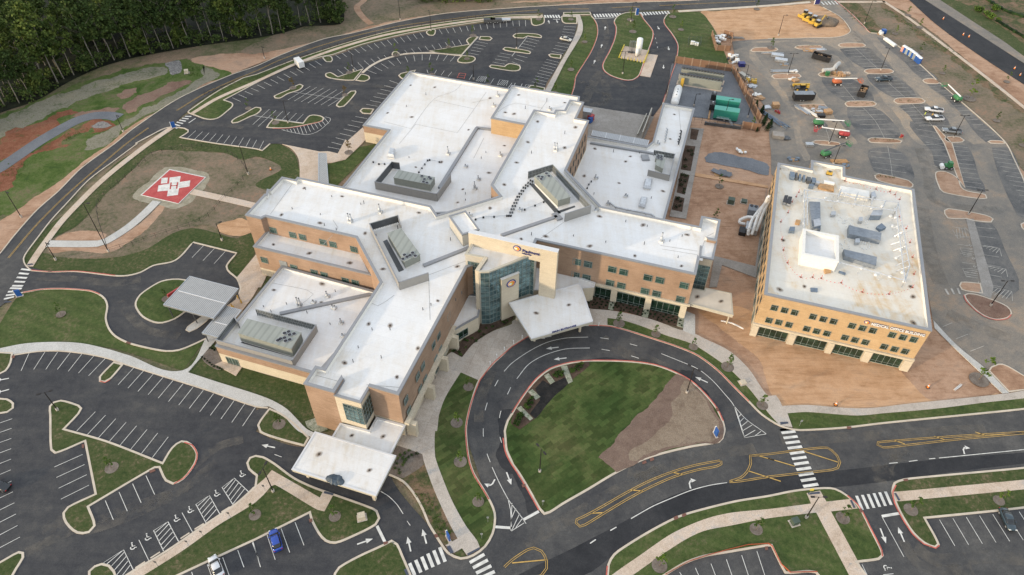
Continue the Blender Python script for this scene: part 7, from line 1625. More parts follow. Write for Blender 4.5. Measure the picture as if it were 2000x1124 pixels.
for i in range(26): p = G(1395+rnd.uniform(0, 22), 76+rnd.uniform(-3, 9), 0); m.box(p+Vector((0, 0, rnd.uniform(.3, 1.3))), (rnd.uniform(.5, 1.4), rnd.uniform(.4, 1.2), rnd.uniform(.3, .8)), rnd.uniform(0, 3))
tag(m.build('scrap_heap', M['white_paint']), 'white scrap sheets piled inside the dumpster enclosure', 'scrap heap')
# ---- service yard plant
def tower_row(top, label, n):
    ps = ccw([G(x, y, 3.4) for x, y in top]); r = empty('cooling_tower', label, 'cooling tower'); MB().prism(ps, .3, 3.4, True).build('casing', M['ahu_side'], r); MB().prism(offset(ps, -.5), 0, .3, True).build('pad', M['concrete_pink'], r)
    a = G(*top[0], 3.4).lerp(G(*top[3], 3.4), .5); b = G(*top[1], 3.4).lerp(G(*top[2], 3.4), .5)
    for i in range(n):
        c = a.lerp(b, (i+.5)/n); f = MB().cyl(c, c+Vector((0, 0, .5)), .6, n=10).build('fan', M['steel_dark'], r); MB().cyl(c+Vector((0, 0, .5)), c+Vector((0, 0, .52)), .54, n=10).build('blades', M['fan'], f)
    for i in range(1, n):
        c = G(*top[3], 1.8).lerp(G(*top[2], 1.8), i/n)
tower_row([(1332, 130.5), (1416, 143.5), (1414, 149), (1331, 136)], 'rear row of fans on the tan cooling equipment', 14); tower_row([(1329, 142.5), (1412, 156), (1410, 161.5), (1327, 148)], 'front row of fans on the tan cooling equipment', 14)
p = G(1364, 168, 0); r = empty('control_cabinet', 'grey cabinet in front of the fan rows', 'cabinet', tuple(p), UA); MB().box((0, 0, 1.1), (1.5, .8, 2.2)).build('cabinet_box', M['steel'], r); MB().box((0, 0, 2.25), (1.6, .9, .08)).build('top', M['steel_dark'], r)
a, b = G(1325, 174, 1.8), G(1318, 200, 1.8); r = empty('storage_tank', 'long white horizontal tank lying in the grey yard', 'tank'); d = (b-a).normalized()
m = MB(); m.cyl(a, b, 1.35, n=18); m.ball(a, 1.35, 16, 8); m.ball(b, 1.35, 16, 8); m.build('shell', M['white_paint'], r, smooth=True)
for t in (.15, .85): c = a.lerp(b, t); MB().box((c.x, c.y, .4), (2.4, .5, .8), math.atan2(d.y, d.x)+math.pi/2).build('saddle', M['concrete'], r)
for t in (.3, .5, .7): c = a.lerp(b, t); MB().cyl((c.x, c.y, 3.1), (c.x, c.y, 3.35), .16, n=8).build('nozzle', M['steel_dark'], r)
p = G(1331, 170, 0); MB().box((p.x, p.y, 1.6), (1.0, .8, 3.2), UA).build('pump_stair', M['yellow'], r)
for top, lb in (([(1400, 187.6), (1446.7, 194.5), (1445.4, 201), (1399.3, 194.5)], 'rear green-roofed generator box in the yard'), ([(1397.4, 206.5), (1444.8, 213.5), (1443.5, 221), (1396, 214)], 'front green-roofed generator box in the yard')):
    ps = ccw([G(x, y, 3.8) for x, y in top]); r = empty('generator_box', lb, 'generator', (0, 0, 0)); MB().prism(ps, .6, 3.8, True).build('enclosure', M['green_roof'], r); MB().prism(offset(ps, -.12), 3.8, 3.95, True).build('roof', M['green_roof_light'], r); MB().prism(offset(ps, .2), 0, .6).build('base', M['dark'], r)
    c = G(*top[0], 1.6).lerp(G(*top[3], 1.6), .5)-UX*1.0; MB().box((c.x, c.y, 1.9), (1.8, 2.0, 2.0), UA).build('radiator', M['dark'], r); MB().cyl((c.x, c.y, 2.9), (c.x, c.y, 3.6), .3, n=8).build('exhaust', M['steel'], r)
q = [G(x, y, 1.2) for x, y in ((1400, 229), (1424, 233), (1432, 240))]; r = empty('stair_platform', 'pale metal stair landing in front of the green boxes', 'stairs'); MB().strip(q[:2], 1.0, 1.1, .12).build('landing', M['galv'], r)
for k in range(5): c = q[1].lerp(q[2], (k+.5)/5); MB().box((c.x, c.y, 1.1-k*.22), (.9, .35, .06), UA).build('stair_tread', M['galv'], r)
MB().strip([Vector((v.x-.2, v.y-.5, 0)) for v in q[:2]], .05, 1.9, .06).build('handrail', M['galv'], r)
ps = ccw([G(x, y, .4) for x, y in ((1388, 202), (1391, 201), (1386, 232), (1382.5, 232))]); r = empty('timber_skid', 'long pale timber skid left of the green boxes', 'skid'); MB().prism(ps, .05, .4).build('deck', M['wood'], r); MB().prism(offset(ps, .2), .4, .5).build('planks', M['cardboard'], r)
# oxygen station on the top lawn island
slab('tank_pad', 'concrete_pink', .22, "P: 1211,114.5* 1218,91* 1266,100* 1257,123*")
c = G(1246, 108, 0); r = empty('oxygen_tank', 'tall white upright oxygen tank on the fenced pad', 'tank', tuple(c))
MB().cyl((0, 0, .9), (0, 0, 6.3), 1.15, n=18).build('shell', M['white_paint'], r, smooth=True); MB().ball((0, 0, 6.3), 1.15, 18, 8, (1, 1, .45)).build('dome', M['white_paint'], r, smooth=True)
for k in range(3): MB().cyl((math.cos(k*2.1)*.95, math.sin(k*2.1)*.95, .2), (math.cos(k*2.1)*.95, math.sin(k*2.1)*.95, 1.3), .1, n=6).build('leg', M['steel'], r)
c = G(1243, 112, 0); r = empty('small_tank', 'smaller white tank right in front of the tall oxygen tank', 'tank', tuple(c)); MB().cyl((0, 0, .7), (0, 0, 3.0), .6, n=14).build('shell', M['white_paint'], r, smooth=True); MB().ball((0, 0, 3.0), .6, 12, 6, (1, 1, .5)).build('dome', M['white_paint'], r, smooth=True); MB().cyl((0, 0, .2), (0, 0, .8), .25, n=8).build('leg', M['steel'], r)
for x, w in ((1231, 1.2), (1236, .9)):
    c = G(x, 104, 0); r = empty('vaporizer', 'grey finned vaporizer tower, %s of the pair' % ('left' if w > 1 else 'right'), 'vaporizer', tuple(c), UA); m = MB()
    for i in range(5):
        for j in range(3): m.box((-.6+i*.3, -.4+j*.4, 2.6), (.06, .3, 4.2))
    m.build('fins', M['steel'], r); MB().box((0, 0, .3), (1.7, 1.4, .2)).build('base', M['steel_dark'], r)
for i in range(8): bollard(1214+i*6.1, 115+i*1.25, 'yellow_bright', 'one of the yellow bollards in the row before the oxygen tank', 'yellow bollards before the oxygen tank')
for s, lb in (("P: 1209,114* 1219,91*", 'bright yellow rail on the left of the oxygen pad'), ("P: 1258,124* 1267,101*", 'bright yellow rail on the right of the oxygen pad')): fence(s, .7, lb, 'yellow_bright', .14, 1.5, .2)
fence("P: 1343,92* 1344,80* 1368,81.5* 1368,93* 1343,92*", 1.9, 'green cage fence on the lawn beside the drive', 'green_box', .05, 1.4, 0, True, False)
MB_ = MB().box(tuple(G(1353, 84, .7)), (1.6, 1.0, 1.2), UA); MB_.box(tuple(G(1361, 86, .5)), (1.4, 1.2, .9), UA); tag(MB_.build('gas_meter', M['white_paint']), 'pale valve gear inside the green cage', 'valve gear')
# ---- building materials lying about
def pile(px, py, w, d, h, mat, label, kind='boxes', az=0.0, n=8, cat='materials'):
    p = G(px, py, .07); r = empty('material_pile', label, cat, tuple(p), az); m = MB()
    for i in range(n):
        if kind == 'boxes': m.box((rnd.uniform(-w/2, w/2), rnd.uniform(-d/2, d/2), rnd.uniform(.2, h*.7)), (w*rnd.uniform(.2, .4), d*rnd.uniform(.2, .4), h*rnd.uniform(.4, .8)), rnd.uniform(-.3, .3))
        elif kind == 'long': m.box((rnd.uniform(-w*.1, w*.1), -d/2+d*(i+.5)/n, .15+h*.4*rnd.random()), (w, d/n*.7, h*.5), rnd.uniform(-.04, .04))
        elif kind == 'stack': m.box((0, 0, .12+h*i/n), (w*(1-.02*(i % 2)), d, h/n*.7))
        elif kind == 'sheets': m.box((rnd.uniform(-w/3, w/3), rnd.uniform(-d/3, d/3), .1+i*.05), (w*.6, d*.6, .05), rnd.uniform(0, 3))
    m.build('load', M[mat], r); MB().box((0, 0, .05), (w*.9, d*.9, .1)).build('pallet', M['wood'], r); return r
for a in [(1518, 111, 4.5, 2.0, .9, 'galv', 'upper stack of pale blue-white panels in the dusty lot', 'stack', UA), (1525, 120, 4.5, 2.0, .9, 'galv', 'lower stack of pale blue-white panels in the dusty lot', 'stack', UA), (1531, 127, 2.5, 1.5, .6, 'tarp_grey', 'small pale stack below the blue-white panels', 'boxes', 0), (1531, 140, 9, 1.6, .4, 'steel', 'long silver pipes lying above a dirt island', 'long', .05), (1550, 141, 2.5, 1.6, .9, 'white_paint', 'white wrapped bundle by the twin-head lamp', 'boxes', 0), (1545, 155, 2.6, 1.8, .8, 'white_paint', 'white heap just below the lamp island', 'boxes', 0), (1553, 159, 2.2, 2.0, .7, 'cardboard', 'brown cardboard box above the telehandler', 'stack', .4),
 (1592, 98, 8, 2.0, .3, 'galv', 'flat silver sheets beside the top dirt island', 'long', .1), (1580, 99, 5, 2.0, .25, 'cardboard', 'flat tan boards beside the top dirt island', 'sheets', 0), (1648, 146, 4, 2.6, 1.4, 'concrete_pink', 'scaffold crates piled on the island behind the orange lift', 'boxes', .2), (1637, 148, 4, 2.4, 1.2, 'cardboard', 'mixed timber pile on the island behind the orange lift', 'boxes', 0), (1615, 148, 1.3, 1.0, 1.6, 'green_lift', 'small green bin on the end of the planted island', 'stack', 0),
 (1568, 216, 6.5, 1.6, .4, 'steel', 'crossed steel beams below the black trailer', 'long', -1.1), (1583, 221, 7, 1.2, .4, 'roof_edge', 'pale timber beam pair below the black trailer', 'long', -1.0), (1596, 218, 3, 2.2, .8, 'galv', 'white pipes and scraps below the black trailer', 'boxes', 0), (1606, 214, 3.0, 1.6, .8, 'tarp_grey', 'grey covered crate right of the scraps', 'stack', -.4), (1616, 222, 2.4, 1.9, 1.3, 'cardboard', 'tan cardboard crate at the right end of the scraps', 'stack', .2), (1603, 229, 2.4, 1.6, 1.0, 'dark', 'black crate just above the green boom lift', 'stack', 0),
 (1508, 232, 12, 2.2, .5, 'tarp_blue', 'long bundle of blue-grey pipes on the dirt edge', 'long', -1.05), (1514, 210, 2.2, 2.0, 1.6, 'cardboard', 'tan crate beside the orange track', 'stack', 0), (1519, 221, 1.6, 1.1, .9, 'red', 'small red machine on the dirt edge', 'boxes', 0), (1519, 268, 3.6, 2.8, 1.2, 'concrete_old', 'grey block pallet on the dirt edge', 'stack', -.2), (1533, 270, 3.2, 2.0, .6, 'steel_dark', 'grey scrap heap beside the block pallet', 'sheets', 0), (1522, 240, 3.0, 1.2, .4, 'cardboard', 'short boards beside the blue-grey pipes', 'long', -1.2),
 (1432, 112, 3.2, 2.4, 1.2, 'white_paint', 'white and red supplies above the brown yard wall', 'boxes', 0), (1436, 122, 3.4, 2.0, 1.1, 'white_paint', 'white bags above the brown yard wall', 'boxes', .3), (1428, 118, 2.4, 1.6, 1.0, 'steel_dark', 'dark supplies beside the white bags', 'boxes', 0), (1448, 129, 2.3, 2.0, 1.3, 'sign_navy', 'navy blue crate above the brown yard wall', 'stack', 0), (1450, 151, 3.4, 1.6, 1.3, 'stone_grey', 'long pale crate outside the brown yard wall', 'stack', -1.1), (1467, 160, 3.4, 2.4, 1.2, 'yellow', 'yellow-orange formwork pile outside the brown yard wall', 'boxes', 0), (1459, 158, 2.0, 2.0, 1.0, 'white_paint', 'white bags beside the yellow formwork', 'boxes', 0), (1469, 169, 3.0, 2.0, .6, 'galv', 'pale plastic sheeting below the yellow formwork', 'sheets', 0), (1478, 186, 3.0, 1.6, .4, 'roof_edge', 'cream sheet lying below the plastic sheeting', 'sheets', .3), (1484, 193, 3.6, 1.6, .4, 'cardboard', 'tan scraps on the ground by the yard wall', 'sheets', .2), (1497, 212, 2.6, 1.8, .6, 'galv', 'white-blue panel on the dirt left of the tan crate', 'stack', .3), (1437, 75, 6, 1.2, .5, 'concrete_old', 'long grey pipe bundle by the dumpster enclosure', 'long', -.1), (1508, 105, 8, .8, .3, 'galv', 'thin silver sheets at the left edge of the dusty lot', 'long', 0),
 (1719, 67, 2.4, 2.0, 1.2, 'white_paint', 'white bags at the kerb above the long white panels', 'boxes', 0), (1725, 65, 1.6, 1.6, 1.5, 'sign_blue', 'blue bin at the kerb above the long white panels', 'stack', 0), (1550, 313, 3, 1.8, .8, 'tarp_blue', 'blue-grey crates behind the raised corner of the office', 'boxes', 0), (1580, 285, 2.4, 1.6, .8, 'steel', 'small grey crate left of the dirt island by the green lift', 'stack', 0), (1640, 316, 5, 2.0, .4, 'wood', 'timber mats right of the dark-boomed lift', 'long', .1), (1652, 326, 2.0, 2.0, 1.0, 'tarp_blue', 'blue machine against the office building back wall', 'boxes', 0), (1760, 269, 1.2, .8, 1.2, 'red', 'small red barrier on the end of a dirt island', 'boxes', 0),
 (1409, 339, 5, 3, .15, 'gravel_grey', 'dark spoil scraps on the bare soil', 'sheets', 0), (1448, 297, 2.6, 2.0, .7, 'white_paint', 'white bags above the grey gravel strip', 'boxes', 0), (1870, 758, 2.6, .5, .3, 'white_paint', 'short white pipe on the dirt right of the office', 'long', .6)]:
    pile(*a[:7], kind=a[7], az=a[8])
ps = ccw([G(x, y, .8) for x, y in ((1726, 74), (1732, 73), (1752, 87), (1747, 89))]); r = empty('panel_stack', 'long low stack of white panels by the far kerb', 'materials'); MB().prism(ps, .07, .75).build('panels', M['roof_edge'], r); MB().prism(offset(ps, .3), .75, .85).build('top_sheet', M['white_paint'], r)
r = empty('chute', 'big white bent debris chute by the planted island', 'chute'); MB().tube([G(1607, 138, .9), G(1622, 137, .9), G(1629, 135, 1.2), G(1633, 129, 1.4), G(1639, 124, 1.2)], .75, 10).build('tube', M['concrete_white'], r); MB().box(tuple(G(1627, 136, .3)), (2.0, 1.6, .4)).build('base', M['wood'], r)
tag(MB().strip(spline(W("P: 1408,627 1430,632 1452,643", .3), False), .25, .2, .25).build('pipe', M['white_paint']), 'long white pipe on the ground below the side canopy', 'pipe')
r = empty('truck', 'red and blue nosed box truck backed into the loading dock', 'truck'); c = G(1146, 232, 0); MB().box((c.x-1, c.y, 2.0), (5, 2.5, 2.8), UA).build('box', M['steel'], r); c = G(1152, 236, 0); MB().box((c.x, c.y, 1.3), (1.8, 2.2, 2.0), UA+1.2).build('cab', M['red'], r); MB().box((c.x, c.y-1.4, 1.2), (1.6, 1.0, 1.8), UA+1.2).build('hood', M['sign_blue'], r)
for k in (-1, 1): q = G(1146, 236, 0); MB().cyl((q.x+k, q.y-1.2, .45), (q.x+k, q.y-1.0, .45), .45, n=10).build('wheel', M['rubber'], r)
# generator row of dark vehicles parked at the top of the north lot
for x, y, lb in ((956, 44.5, 'dark equipment trailer at the top kerb, the left one'), (969, 44.2, 'dark equipment trailer at the top kerb, the right one'), (986, 43, 'pale flatbed trailer at the top kerb')):
    c = G(x, y, 0); r = empty('flatbed_trailer', lb, 'trailer', (c.x, c.y, .066), R(5)); MB().box((0, 0, .9), (4.6, 1.8, .5 if 'pale' in lb else 1.2)).build('deck', M['galv' if 'pale' in lb else 'steel_dark'], r)
    for q in (-.5, .5):
        for w in (-.9, .9): wheel(r, q, w, .38, .22)
# ================================================================ PLANTS
def leafball(m, c, rad, n, size, sq=1.0):
    for _ in range(n):
        u = rnd.gauss(0, 1), rnd.gauss(0, 1), rnd.gauss(0, 1); l = math.sqrt(sum(k*k for k in u)) or 1; rr = rad*rnd.random()**.4
        p = Vector((c[0]+u[0]/l*rr, c[1]+u[1]/l*rr, c[2]+u[2]/l*rr*sq)); s = size*rnd.uniform(.6, 1.3)
        a = Vector((rnd.gauss(0, 1), rnd.gauss(0, 1), rnd.gauss(0, .7))).normalized(); b = a.cross(Vector((rnd.gauss(0, 1), rnd.gauss(0, 1), rnd.gauss(0, 1)))).normalized()
        m.face([p-a*s, p+b*s*.7, p+a*s, p-b*s*.7])
def mkcrown(R_, H0, H1, clumps, per, size, taper=.5, name='crown', mat='leaf_wood', parent=None):
    m = MB(); m.raw = True
    for _ in range(clumps):
        t = rnd.random(); z = H0+(H1-H0)*t; w = R_*(math.sin(math.pi*min(1, .18+t*.82*(1 if t < 2 else 0)))**taper if t < .98 else .3)
        a = rnd.uniform(0, 2*math.pi); rr = w*rnd.random()**.5
        leafball(m, (math.cos(a)*rr, math.sin(a)*rr, z), R_*rnd.uniform(.22, .42), per, size, .75)
    return m.build(name, M[mat], parent)
def mktrunk(h, r0, parent, limbs=5, mat='bark', lean=.6, lo=.35):
    m = MB(); pts = [Vector((0, 0, 0))]; a = rnd.uniform(0, 6)
    for i in range(1, 7): t = i/6; pts.append(Vector((math.cos(a)*lean*t*t+rnd.uniform(-.12, .12), math.sin(a)*lean*t*t+rnd.uniform(-.12, .12), h*t)))
    for i in range(6): m.cyl(pts[i], pts[i+1], r0*(1-i/6.5), r0*(1-(i+1)/6.5), n=6)
    for k in range(limbs):
        t = rnd.uniform(lo, .9); b = pts[int(t*6)].lerp(pts[min(6, int(t*6)+1)], t*6 % 1); q = rnd.uniform(0, 6.28); L = h*.16*(1.3-t)*2
        m.cyl(b, b+Vector((math.cos(q)*L, math.sin(q)*L, L*.9)), r0*.3, r0*.08, n=4)
    return m.build('trunk', M[mat], parent)
# forest prototypes
WG = 'trees of the dense wood at the top left'
WL = 'tall thin-trunked tree in the dense dark wood at the top left'
protos = []
for i, (h, R_, h0) in enumerate(((21, 3.9, 10), (24, 4.4, 9), (18, 3.8, 3.5), (22, 3.2, 11), (13, 3.2, 1.5))):
    t = empty('forest_tree', WL, 'tree', (0, 0, 0), 0, WG); mktrunk(h*.93, .21+.015*i, t, 6, 'bark', 1.2); mkcrown(R_, h0, h, 58, 28, .42, .45, parent=t); protos.append(t)
fl = spline(W("A: -420,1180 -100,960 0,885 280,790 540,640 780,530 1060,450 1560,360 1700,340 2000,300 B: 220,258 370,210 660,190 690,130 670,0 640,-90", 0), False, 3.0)
def inside(p, poly):
    c = False; n = len(poly)
    for i in range(n):
        a, b = poly[i], poly[(i+1) % n]
        if (a.y > p.y) != (b.y > p.y) and p.x < (b.x-a.x)*(p.y-a.y)/(b.y-a.y)+a.x: c = not c
    return c
fpoly = fl+[G(640, -90)+Vector((-10, 25, 0)), Vector((-300, 350, 0)), Vector((-320, 150, 0))]
spots = []
def far_enough(p, d): return all((p-q).length > d for q in spots)
for i in range(0, len(fl)-2):
    for k in range(2):
        p = fl[i].lerp(fl[i+1], rnd.random()); d = (fl[i+1]-fl[i]).normalized(); n_ = Vector((-d.y, d.x, 0)); p = p+n_*rnd.uniform(1.0, 4.5)
        if far_enough(p, 3.0): spots.append(p)
front = len(spots)
tries = 0
while len(spots) < 262 and tries < 9000:
    tries += 1; p = Vector((rnd.uniform(-262, -48), rnd.uniform(160, 330), 0))
    if inside(p, fpoly) and far_enough(p, 6.0):
        q = PJ(p+Vector((0, 0, 20)))
        if -60 < q[0] < 760 and q[1] > -60: spots.append(p)
for i, p in enumerate(spots):
    src = protos[i % 5] if i >= front else protos[(0, 4, 3, 1, 0)[i % 5]]; s = rnd.uniform(.78, 1.15)
    if i < 5: src = protos[i]; src.location = p; src.rotation_euler = (0, 0, rnd.uniform(0, 6)); continue
    c = copy_thing(src, p, rnd.uniform(0, 6.28), (s, s, s*rnd.uniform(.9, 1.1)))
    c.rotation_euler = (rnd.uniform(-.05, .05), rnd.uniform(-.05, .05), rnd.uniform(0, 6.28))
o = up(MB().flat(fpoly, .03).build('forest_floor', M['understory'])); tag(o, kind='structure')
m = MB(); m.raw = True
for i in range(len(fl)-1):
    for k in range(8):
        p = fl[i].lerp(fl[i+1], rnd.random()); d = (fl[i+1]-fl[i]).normalized(); n_ = Vector((-d.y, d.x, 0)); p = p+n_*rnd.uniform(-.5, 12)
        leafball(m, (p.x, p.y, rnd.uniform(.3, 3.6)), rnd.uniform(.9, 2.2), 26, .4, .8)
tag(m.build('undergrowth', M['leaf_wood']), 'dark bushy undergrowth along the foot of the wood', 'undergrowth', kind='stuff')
BG = 'trees of the wood strip at the top centre'
for i in range(15):
    p = G(806+i*11+rnd.uniform(-3, 3), 3-rnd.uniform(0, 8), 0)+Vector((0, rnd.uniform(1, 9), 0)); copy_thing(protos[i % 5], p, rnd.uniform(0, 6), rnd.uniform(.8, 1.1), 'tall tree in the wood strip cut off by the top edge', BG)
m = MB(); m.raw = True
for i in range(46):
    p = G(803+i*3.6, 8-rnd.uniform(0, 3), 0)+Vector((0, rnd.uniform(0, 5), 0)); leafball(m, (p.x, p.y, rnd.uniform(.5, 2.5)), rnd.uniform(1.0, 2.0), 26, .38, .8)
tag(m.build('undergrowth', M['leaf_wood']), 'dark undergrowth of the wood strip at the top centre', 'undergrowth', kind='stuff')
# young planted trees
yp = []
for i, (mt, h) in enumerate((('leaf_young', 3.6), ('leaf_young', 4.4), ('leaf_red', 3.4))):
    t = empty('young_tree', 'x', 'tree', (0, 0, -50), 0, 'young planted trees'); mktrunk(h*.9, .05, t, 7, 'bark_young', .1, .3); mkcrown(.75+.1*i, h*.32, h, 16, 15, .13, .7, mat=mt, parent=t)
    up(disc(1.25 if i < 2 else 1.1, .015, 18).build('mulch_ring', M['grey_mulch'], t)); yp.append(t)
YT = [(915, 756, 'young tree nearest the plaza on the turf strip left of the loop', 0), (892, 826, 'second young tree from the top on the turf strip left of the loop', 0), (899, 902, 'third young tree from the top on the turf strip left of the loop', 0), (934, 980, 'lowest young tree on the turf strip left of the loop', 0), (1209, 632, 'first young tree on the thin lawn, right of the entrance canopy', 0), (1281, 653, 'second young tree along the thin lawn above the loop', 0), (1354, 678, 'third young tree along the thin lawn above the loop', 0), (1421, 717, 'fourth young tree along the thin lawn above the loop', 0), (1489, 792, 'last young tree at the lower end of the thin lawn', 0), (218, 914, 'young tree on the big lower-left car park island', 0), (119, 614, 'young tree on the lawn left of the emergency drive', 1), (545, 829, 'young tree on the island left of the south canopy', 0), (654, 1009, 'young tree on the lawn below the south canopy', 1), (498, 1006, 'young tree left of the bent walk', 1),
 (1288, 1105, 'young tree at the bottom centre lawn', 1), (1477, 1034, 'young tree on the lawn above the bottom lot', 1), (1646, 1012, 'young tree between the bottom walk and the driveway', 1), (1779, 996, 'young tree right of the bottom right driveway', 1), (1951, 978, 'young tree above the dark green-black car', 1), (1912, 742, 'bushy leaning tree on the dirt beyond the office building', 1), (325, 584, 'young tree on the round emergency island', 0), (1231, 39, 'upper young tree on the top lawn island', 1), (1236, 62, 'young tree above the oxygen pad', 0), (1330, 58, 'bare young tree on the lawn right of the top drive', 0), (1314, 33, 'young tree at the head of the right drive', 1), (1115, 136, 'lower young tree on the strip beside the top left drive', 0), (1142, 82, 'upper young tree on the strip beside the top left drive', 0),
 (485, 212, 'young tree at the left tip of the north lot', 1), (774, 108, 'young tree on the tiny island of the north lot', 1), (682, 142, 'young tree on the left triangular island of the north lot', 1), (572, 172, 'yellowish tree on the slanted left island of the north lot', 2), (674, 186, 'reddish tree on the slanted right island of the north lot', 2), (538, 240, 'young tree on the crescent island of the north lot', 1), (876, 92, 'young tree on the big triangular north island', 0), (924, 70, 'young tree on the top right tip island', 0), (912, 115, 'young tree on the rounded island tip near the stalls', 0), (797, 147, 'young tree on the island behind the north-west roof corner', 0), (843, 147, 'leafy tree behind the north-west roof edge', 1), (953, 166, 'tree beside the hatched stalls behind the roof', 1), (1047, 176, 'tree on the island behind the penthouse roof', 1), (1083, 182, 'pale tree beside the walk behind the penthouse roof', 0), (1052, 38, 'young tree at the top entrance island', 1), (1115, 38, 'young tree right of the top entrance', 0),
 (1748, 66, 'young tree at the top of the right verge', 0), (1796, 104, 'young tree beside the portable toilets', 1), (1840, 143, 'young tree on the right verge below the toilets', 0), (1893, 193, 'bushy tree beside the far green boom lift', 1), (1946, 236, 'young tree far down the right verge', 0), (1773, 30, 'young tree on the far footpath verge, upper', 0), (1796, 54, 'young tree on the far footpath verge, lower', 0), (1405, 364, 'small tree on the bare soil between the buildings', 1), (1396, 430, 'small tree behind the east end of the hospital', 1), (681, 298, 'reddish small tree on the lawn by the staff walk', 2), (1997, 284, 'young tree cut by the right edge', 1), (1468, 250, 'small tree outside the yard gate', 0), (1478, 18, 'small tree on the top right dirt', 0), (1506, 94, 'green bush at the left top island of the dusty lot', 0), (1966, 160, 'young tree on the right verge near the edge', 1)]
used = set()
for x, y, lb, k in YT:
    p = G(x, y, .17); s = rnd.uniform(.85, 1.2) if 'bushy' not in lb else 1.7
    if k not in used: used.add(k); t = yp[k]; t.location = p; t['label'] = lb; t.scale = (s, s, s)
    else: copy_thing(yp[k], p, rnd.uniform(0, 6), s, lb)
# conifers by the yard wall
ev = empty('conifer', 'x', 'conifer', (0, 0, 0), 0, 'dark conifers along the yard wall'); m = MB(); m.raw = True
for i in range(26):
    t = i/26; leafball(m, (rnd.uniform(-.1, .1), rnd.uniform(-.1, .1), .3+2.9*t), .9*(1-t)+.12, 26, .13, .5)
m.build('crown', M['leaf_dark'], ev); MB().cyl((0, 0, 0), (0, 0, .8), .07, n=6).build('trunk', M['bark_young'], ev)
for i, (x, y, s) in enumerate([(1379, 131, .55), (1389, 132, .6), (1400, 133, .4), (1411, 135, .75), (1431, 140, .8), (1437, 150, 1.0), (1475, 214, 1.1), (1487, 224, 1.1), (1483, 230, 1.1), (1494, 238, 1.0), (1490, 246, 1.1), (1503, 250, 1.1), (1497, 256, 1.0), (1478, 258, .6)]):
    lb = ('first', 'second', 'third', 'fourth', 'fifth', 'sixth', 'seventh', 'eighth', 'ninth', 'tenth', 'eleventh', 'twelfth', 'thirteenth', 'last')[i]+' dark conifer along the brown yard wall, counted from the upper left'
    if i == 0: ev.location = G(x, y); ev['label'] = lb; ev.scale = (s, s, s)
    else: copy_thing(ev, G(x, y), rnd.uniform(0, 6), s, lb)
# shrubs in the beds
def shrubs(proto_r, mat, pts, z, label, group, smin=.8, smax=1.2, size=.09, n=60):
    m = MB(); m.raw = True
    for _ in range(6): leafball(m, (rnd.uniform(-.3, .3)*proto_r, rnd.uniform(-.3, .3)*proto_r, proto_r*.6), proto_r*.8, n//5, size, .8)
    o = tag(m.build('shrub', M[mat]), label, 'shrub', group)
    for i, (x, y) in enumerate(pts):
        c = o if i == 0 else o.copy()
        if i: COL.objects.link(c)
        c.location = G(x, y, z); s = rnd.uniform(smin, smax); c.scale = (s, s, s); c.rotation_euler = (0, 0, rnd.uniform(0, 6))
def grid(s, step, jit=.25):
    q = [G(x, y) for x, y, _ in P(s)]; xs = [p.x for p in q]; ys = [p.y for p in q]; out = []; y = min(ys); k = 0
    while y < max(ys):
        x = min(xs)+(step/2 if k % 2 else 0)
        while x < max(xs):
            p = Vector((x+rnd.uniform(-jit, jit), y+rnd.uniform(-jit, jit), 0))
            if inside(p, q): out.append(PJ(p))
            x += step
        y += step*.8; k += 1
    return out
shrubs(.30, 'leaf_dark', grid("K: 560,60 770,80 1040,120 1330,215 1325,300 1060,235 780,165 600,160", 1.15), .14, 'one of the small dark shrubs in the mulch bed before the east wing glazing', 'small shrubs before the east wing')
shrubs(.45, 'leaf_shrub', [(500+x/4, 843+y/4) for x, y in ((1195, 155), (1255, 178), (1165, 175), (1220, 188), (1130, 190), (1195, 205), (1110, 215), (1175, 225), (1160, 245), (1100, 255), (1145, 265), (1120, 300), (1090, 290), (1122, 325), (1085, 240), (1150, 215))], .14, 'one of the round green shrubs in rows right of the south canopy', 'round shrubs beside the south canopy')
shrubs(.42, 'leaf_shrub', [(1000+x/4, 562+y/4) for x, y in ((505, 620), (525, 605), (540, 622), (520, 645), (545, 600), (490, 640), (460, 640), (480, 655), (465, 660), (395, 665), (375, 678), (355, 680), (335, 690), (365, 660), (345, 668), (325, 685), (385, 690), (350, 700), (150, 870), (130, 885), (160, 865), (110, 915), (130, 905), (120, 945), (140, 935), (105, 930), (155, 905), (70, 990), (50, 1000), (85, 1000), (40, 1020), (65, 1030), (30, 1045), (55, 1055), (45, 1075), (20, 1065), (70, 1010))], .19, 'one of the bright green ball shrubs in the loop island bed', 'ball shrubs in the loop island bed', n=90, smin=.9, smax=1.3)
shrubs(.75, 'leaf_dark', [(1000+x/4, 281+y/4) for x, y in ((1375, 60), (1405, 90), (1355, 130), (1350, 185), (1400, 60), (1330, 250), (1360, 260), (1315, 290), (1320, 330), (1350, 300), (1345, 360), (1340, 385), (1290, 440), (1315, 455), (1280, 500), (1310, 490), (1300, 430))], .17, 'one of the larger dark shrubs in the narrow beds east of the hospital', 'larger shrubs in the east beds', size=.13)
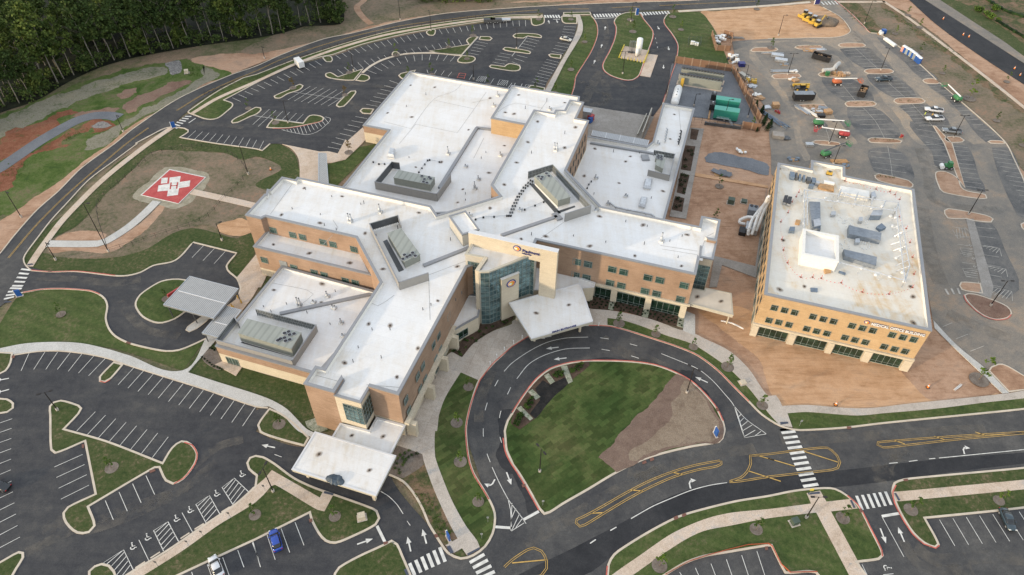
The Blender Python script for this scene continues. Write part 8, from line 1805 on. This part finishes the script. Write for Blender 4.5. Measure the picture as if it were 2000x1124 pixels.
shrubs(.32, 'leaf_dark', [(x/4, 562+y/4) for x, y in ((1580, 545), (1600, 560), (1620, 575), (1640, 590), (1655, 605), (1675, 618), (1700, 625), (1720, 632), (1735, 640), (1640, 475), (1660, 480), (1675, 490))], .14, 'one of the small dark shrubs edging the bed by the south-west door', 'shrubs by the south-west door')
shrubs(.42, 'leaf_shrub', [(500+x/4, 562+y/4) for x, y in ((1560, 490), (1590, 510), (1540, 500), (1600, 530), (1650, 420), (1630, 410), (1750, 350), (1780, 370), (1740, 340), (1940, 280), (1960, 265), (1930, 270), (1640, 470), (1690, 400), (1720, 420), (1800, 320), (1850, 310), (1760, 390))], .15, 'one of the green shrubs along the bed left of the entrance tower', 'shrubs left of the entrance tower')
shrubs(1.0, 'leaf_young', [(1944, 21), (1906, 20), (1934, 37), (1925, 30), (1912, 23), (1950, 42)], 0, 'one of the wild bushes on the far right roadside field', 'wild bushes on the right field', 1.0, 2.0, .2, 140)
# weeds, tufts in the islands of the far lot and on the slopes
m = MB(); m.raw = True
for s, n in (("D: 390,575 620,580 600,600 420,598", 26), ("D: 220,828 450,828 440,845 240,850", 22), ("D: 215,362 420,362 415,372 225,372", 14), ("D: 600,800 840,805 830,820 620,822", 14), ("D: 985,780 1215,780 1200,800 1000,802", 12), ("D: 790,1085 1030,1095 1020,1105 800,1100", 12), ("H: 835,242 990,262 980,275 850,262", 16), ("D: 560,25 860,240 700,200 600,90", 60), ("D: 900,50 1500,430 1480,470 880,90", 120), ("A: 480,1060 700,1000 650,1050 500,1110", 50), ("N: 1200,420 1330,470 1560,850 1440,830", 90), ("A: 1420,500 1560,520 1570,600 1480,600", 70), ("E: 60,140 300,180 200,260 20,250", 50)):
    q = [G(x, y) for x, y, _ in P(s)]
    for _ in range(n):
        u, v = rnd.random(), rnd.random(); p = (q[0]*(1-u)+q[1]*u)*(1-v)+(q[3]*(1-u)+q[2]*u)*v; leafball(m, (p.x, p.y, .22), rnd.uniform(.15, .4), 9, .1, .6)
tag(m.build('weeds', M['leaf_young']), 'low weeds scattered over the bare islands and verges', 'weeds', kind='stuff')
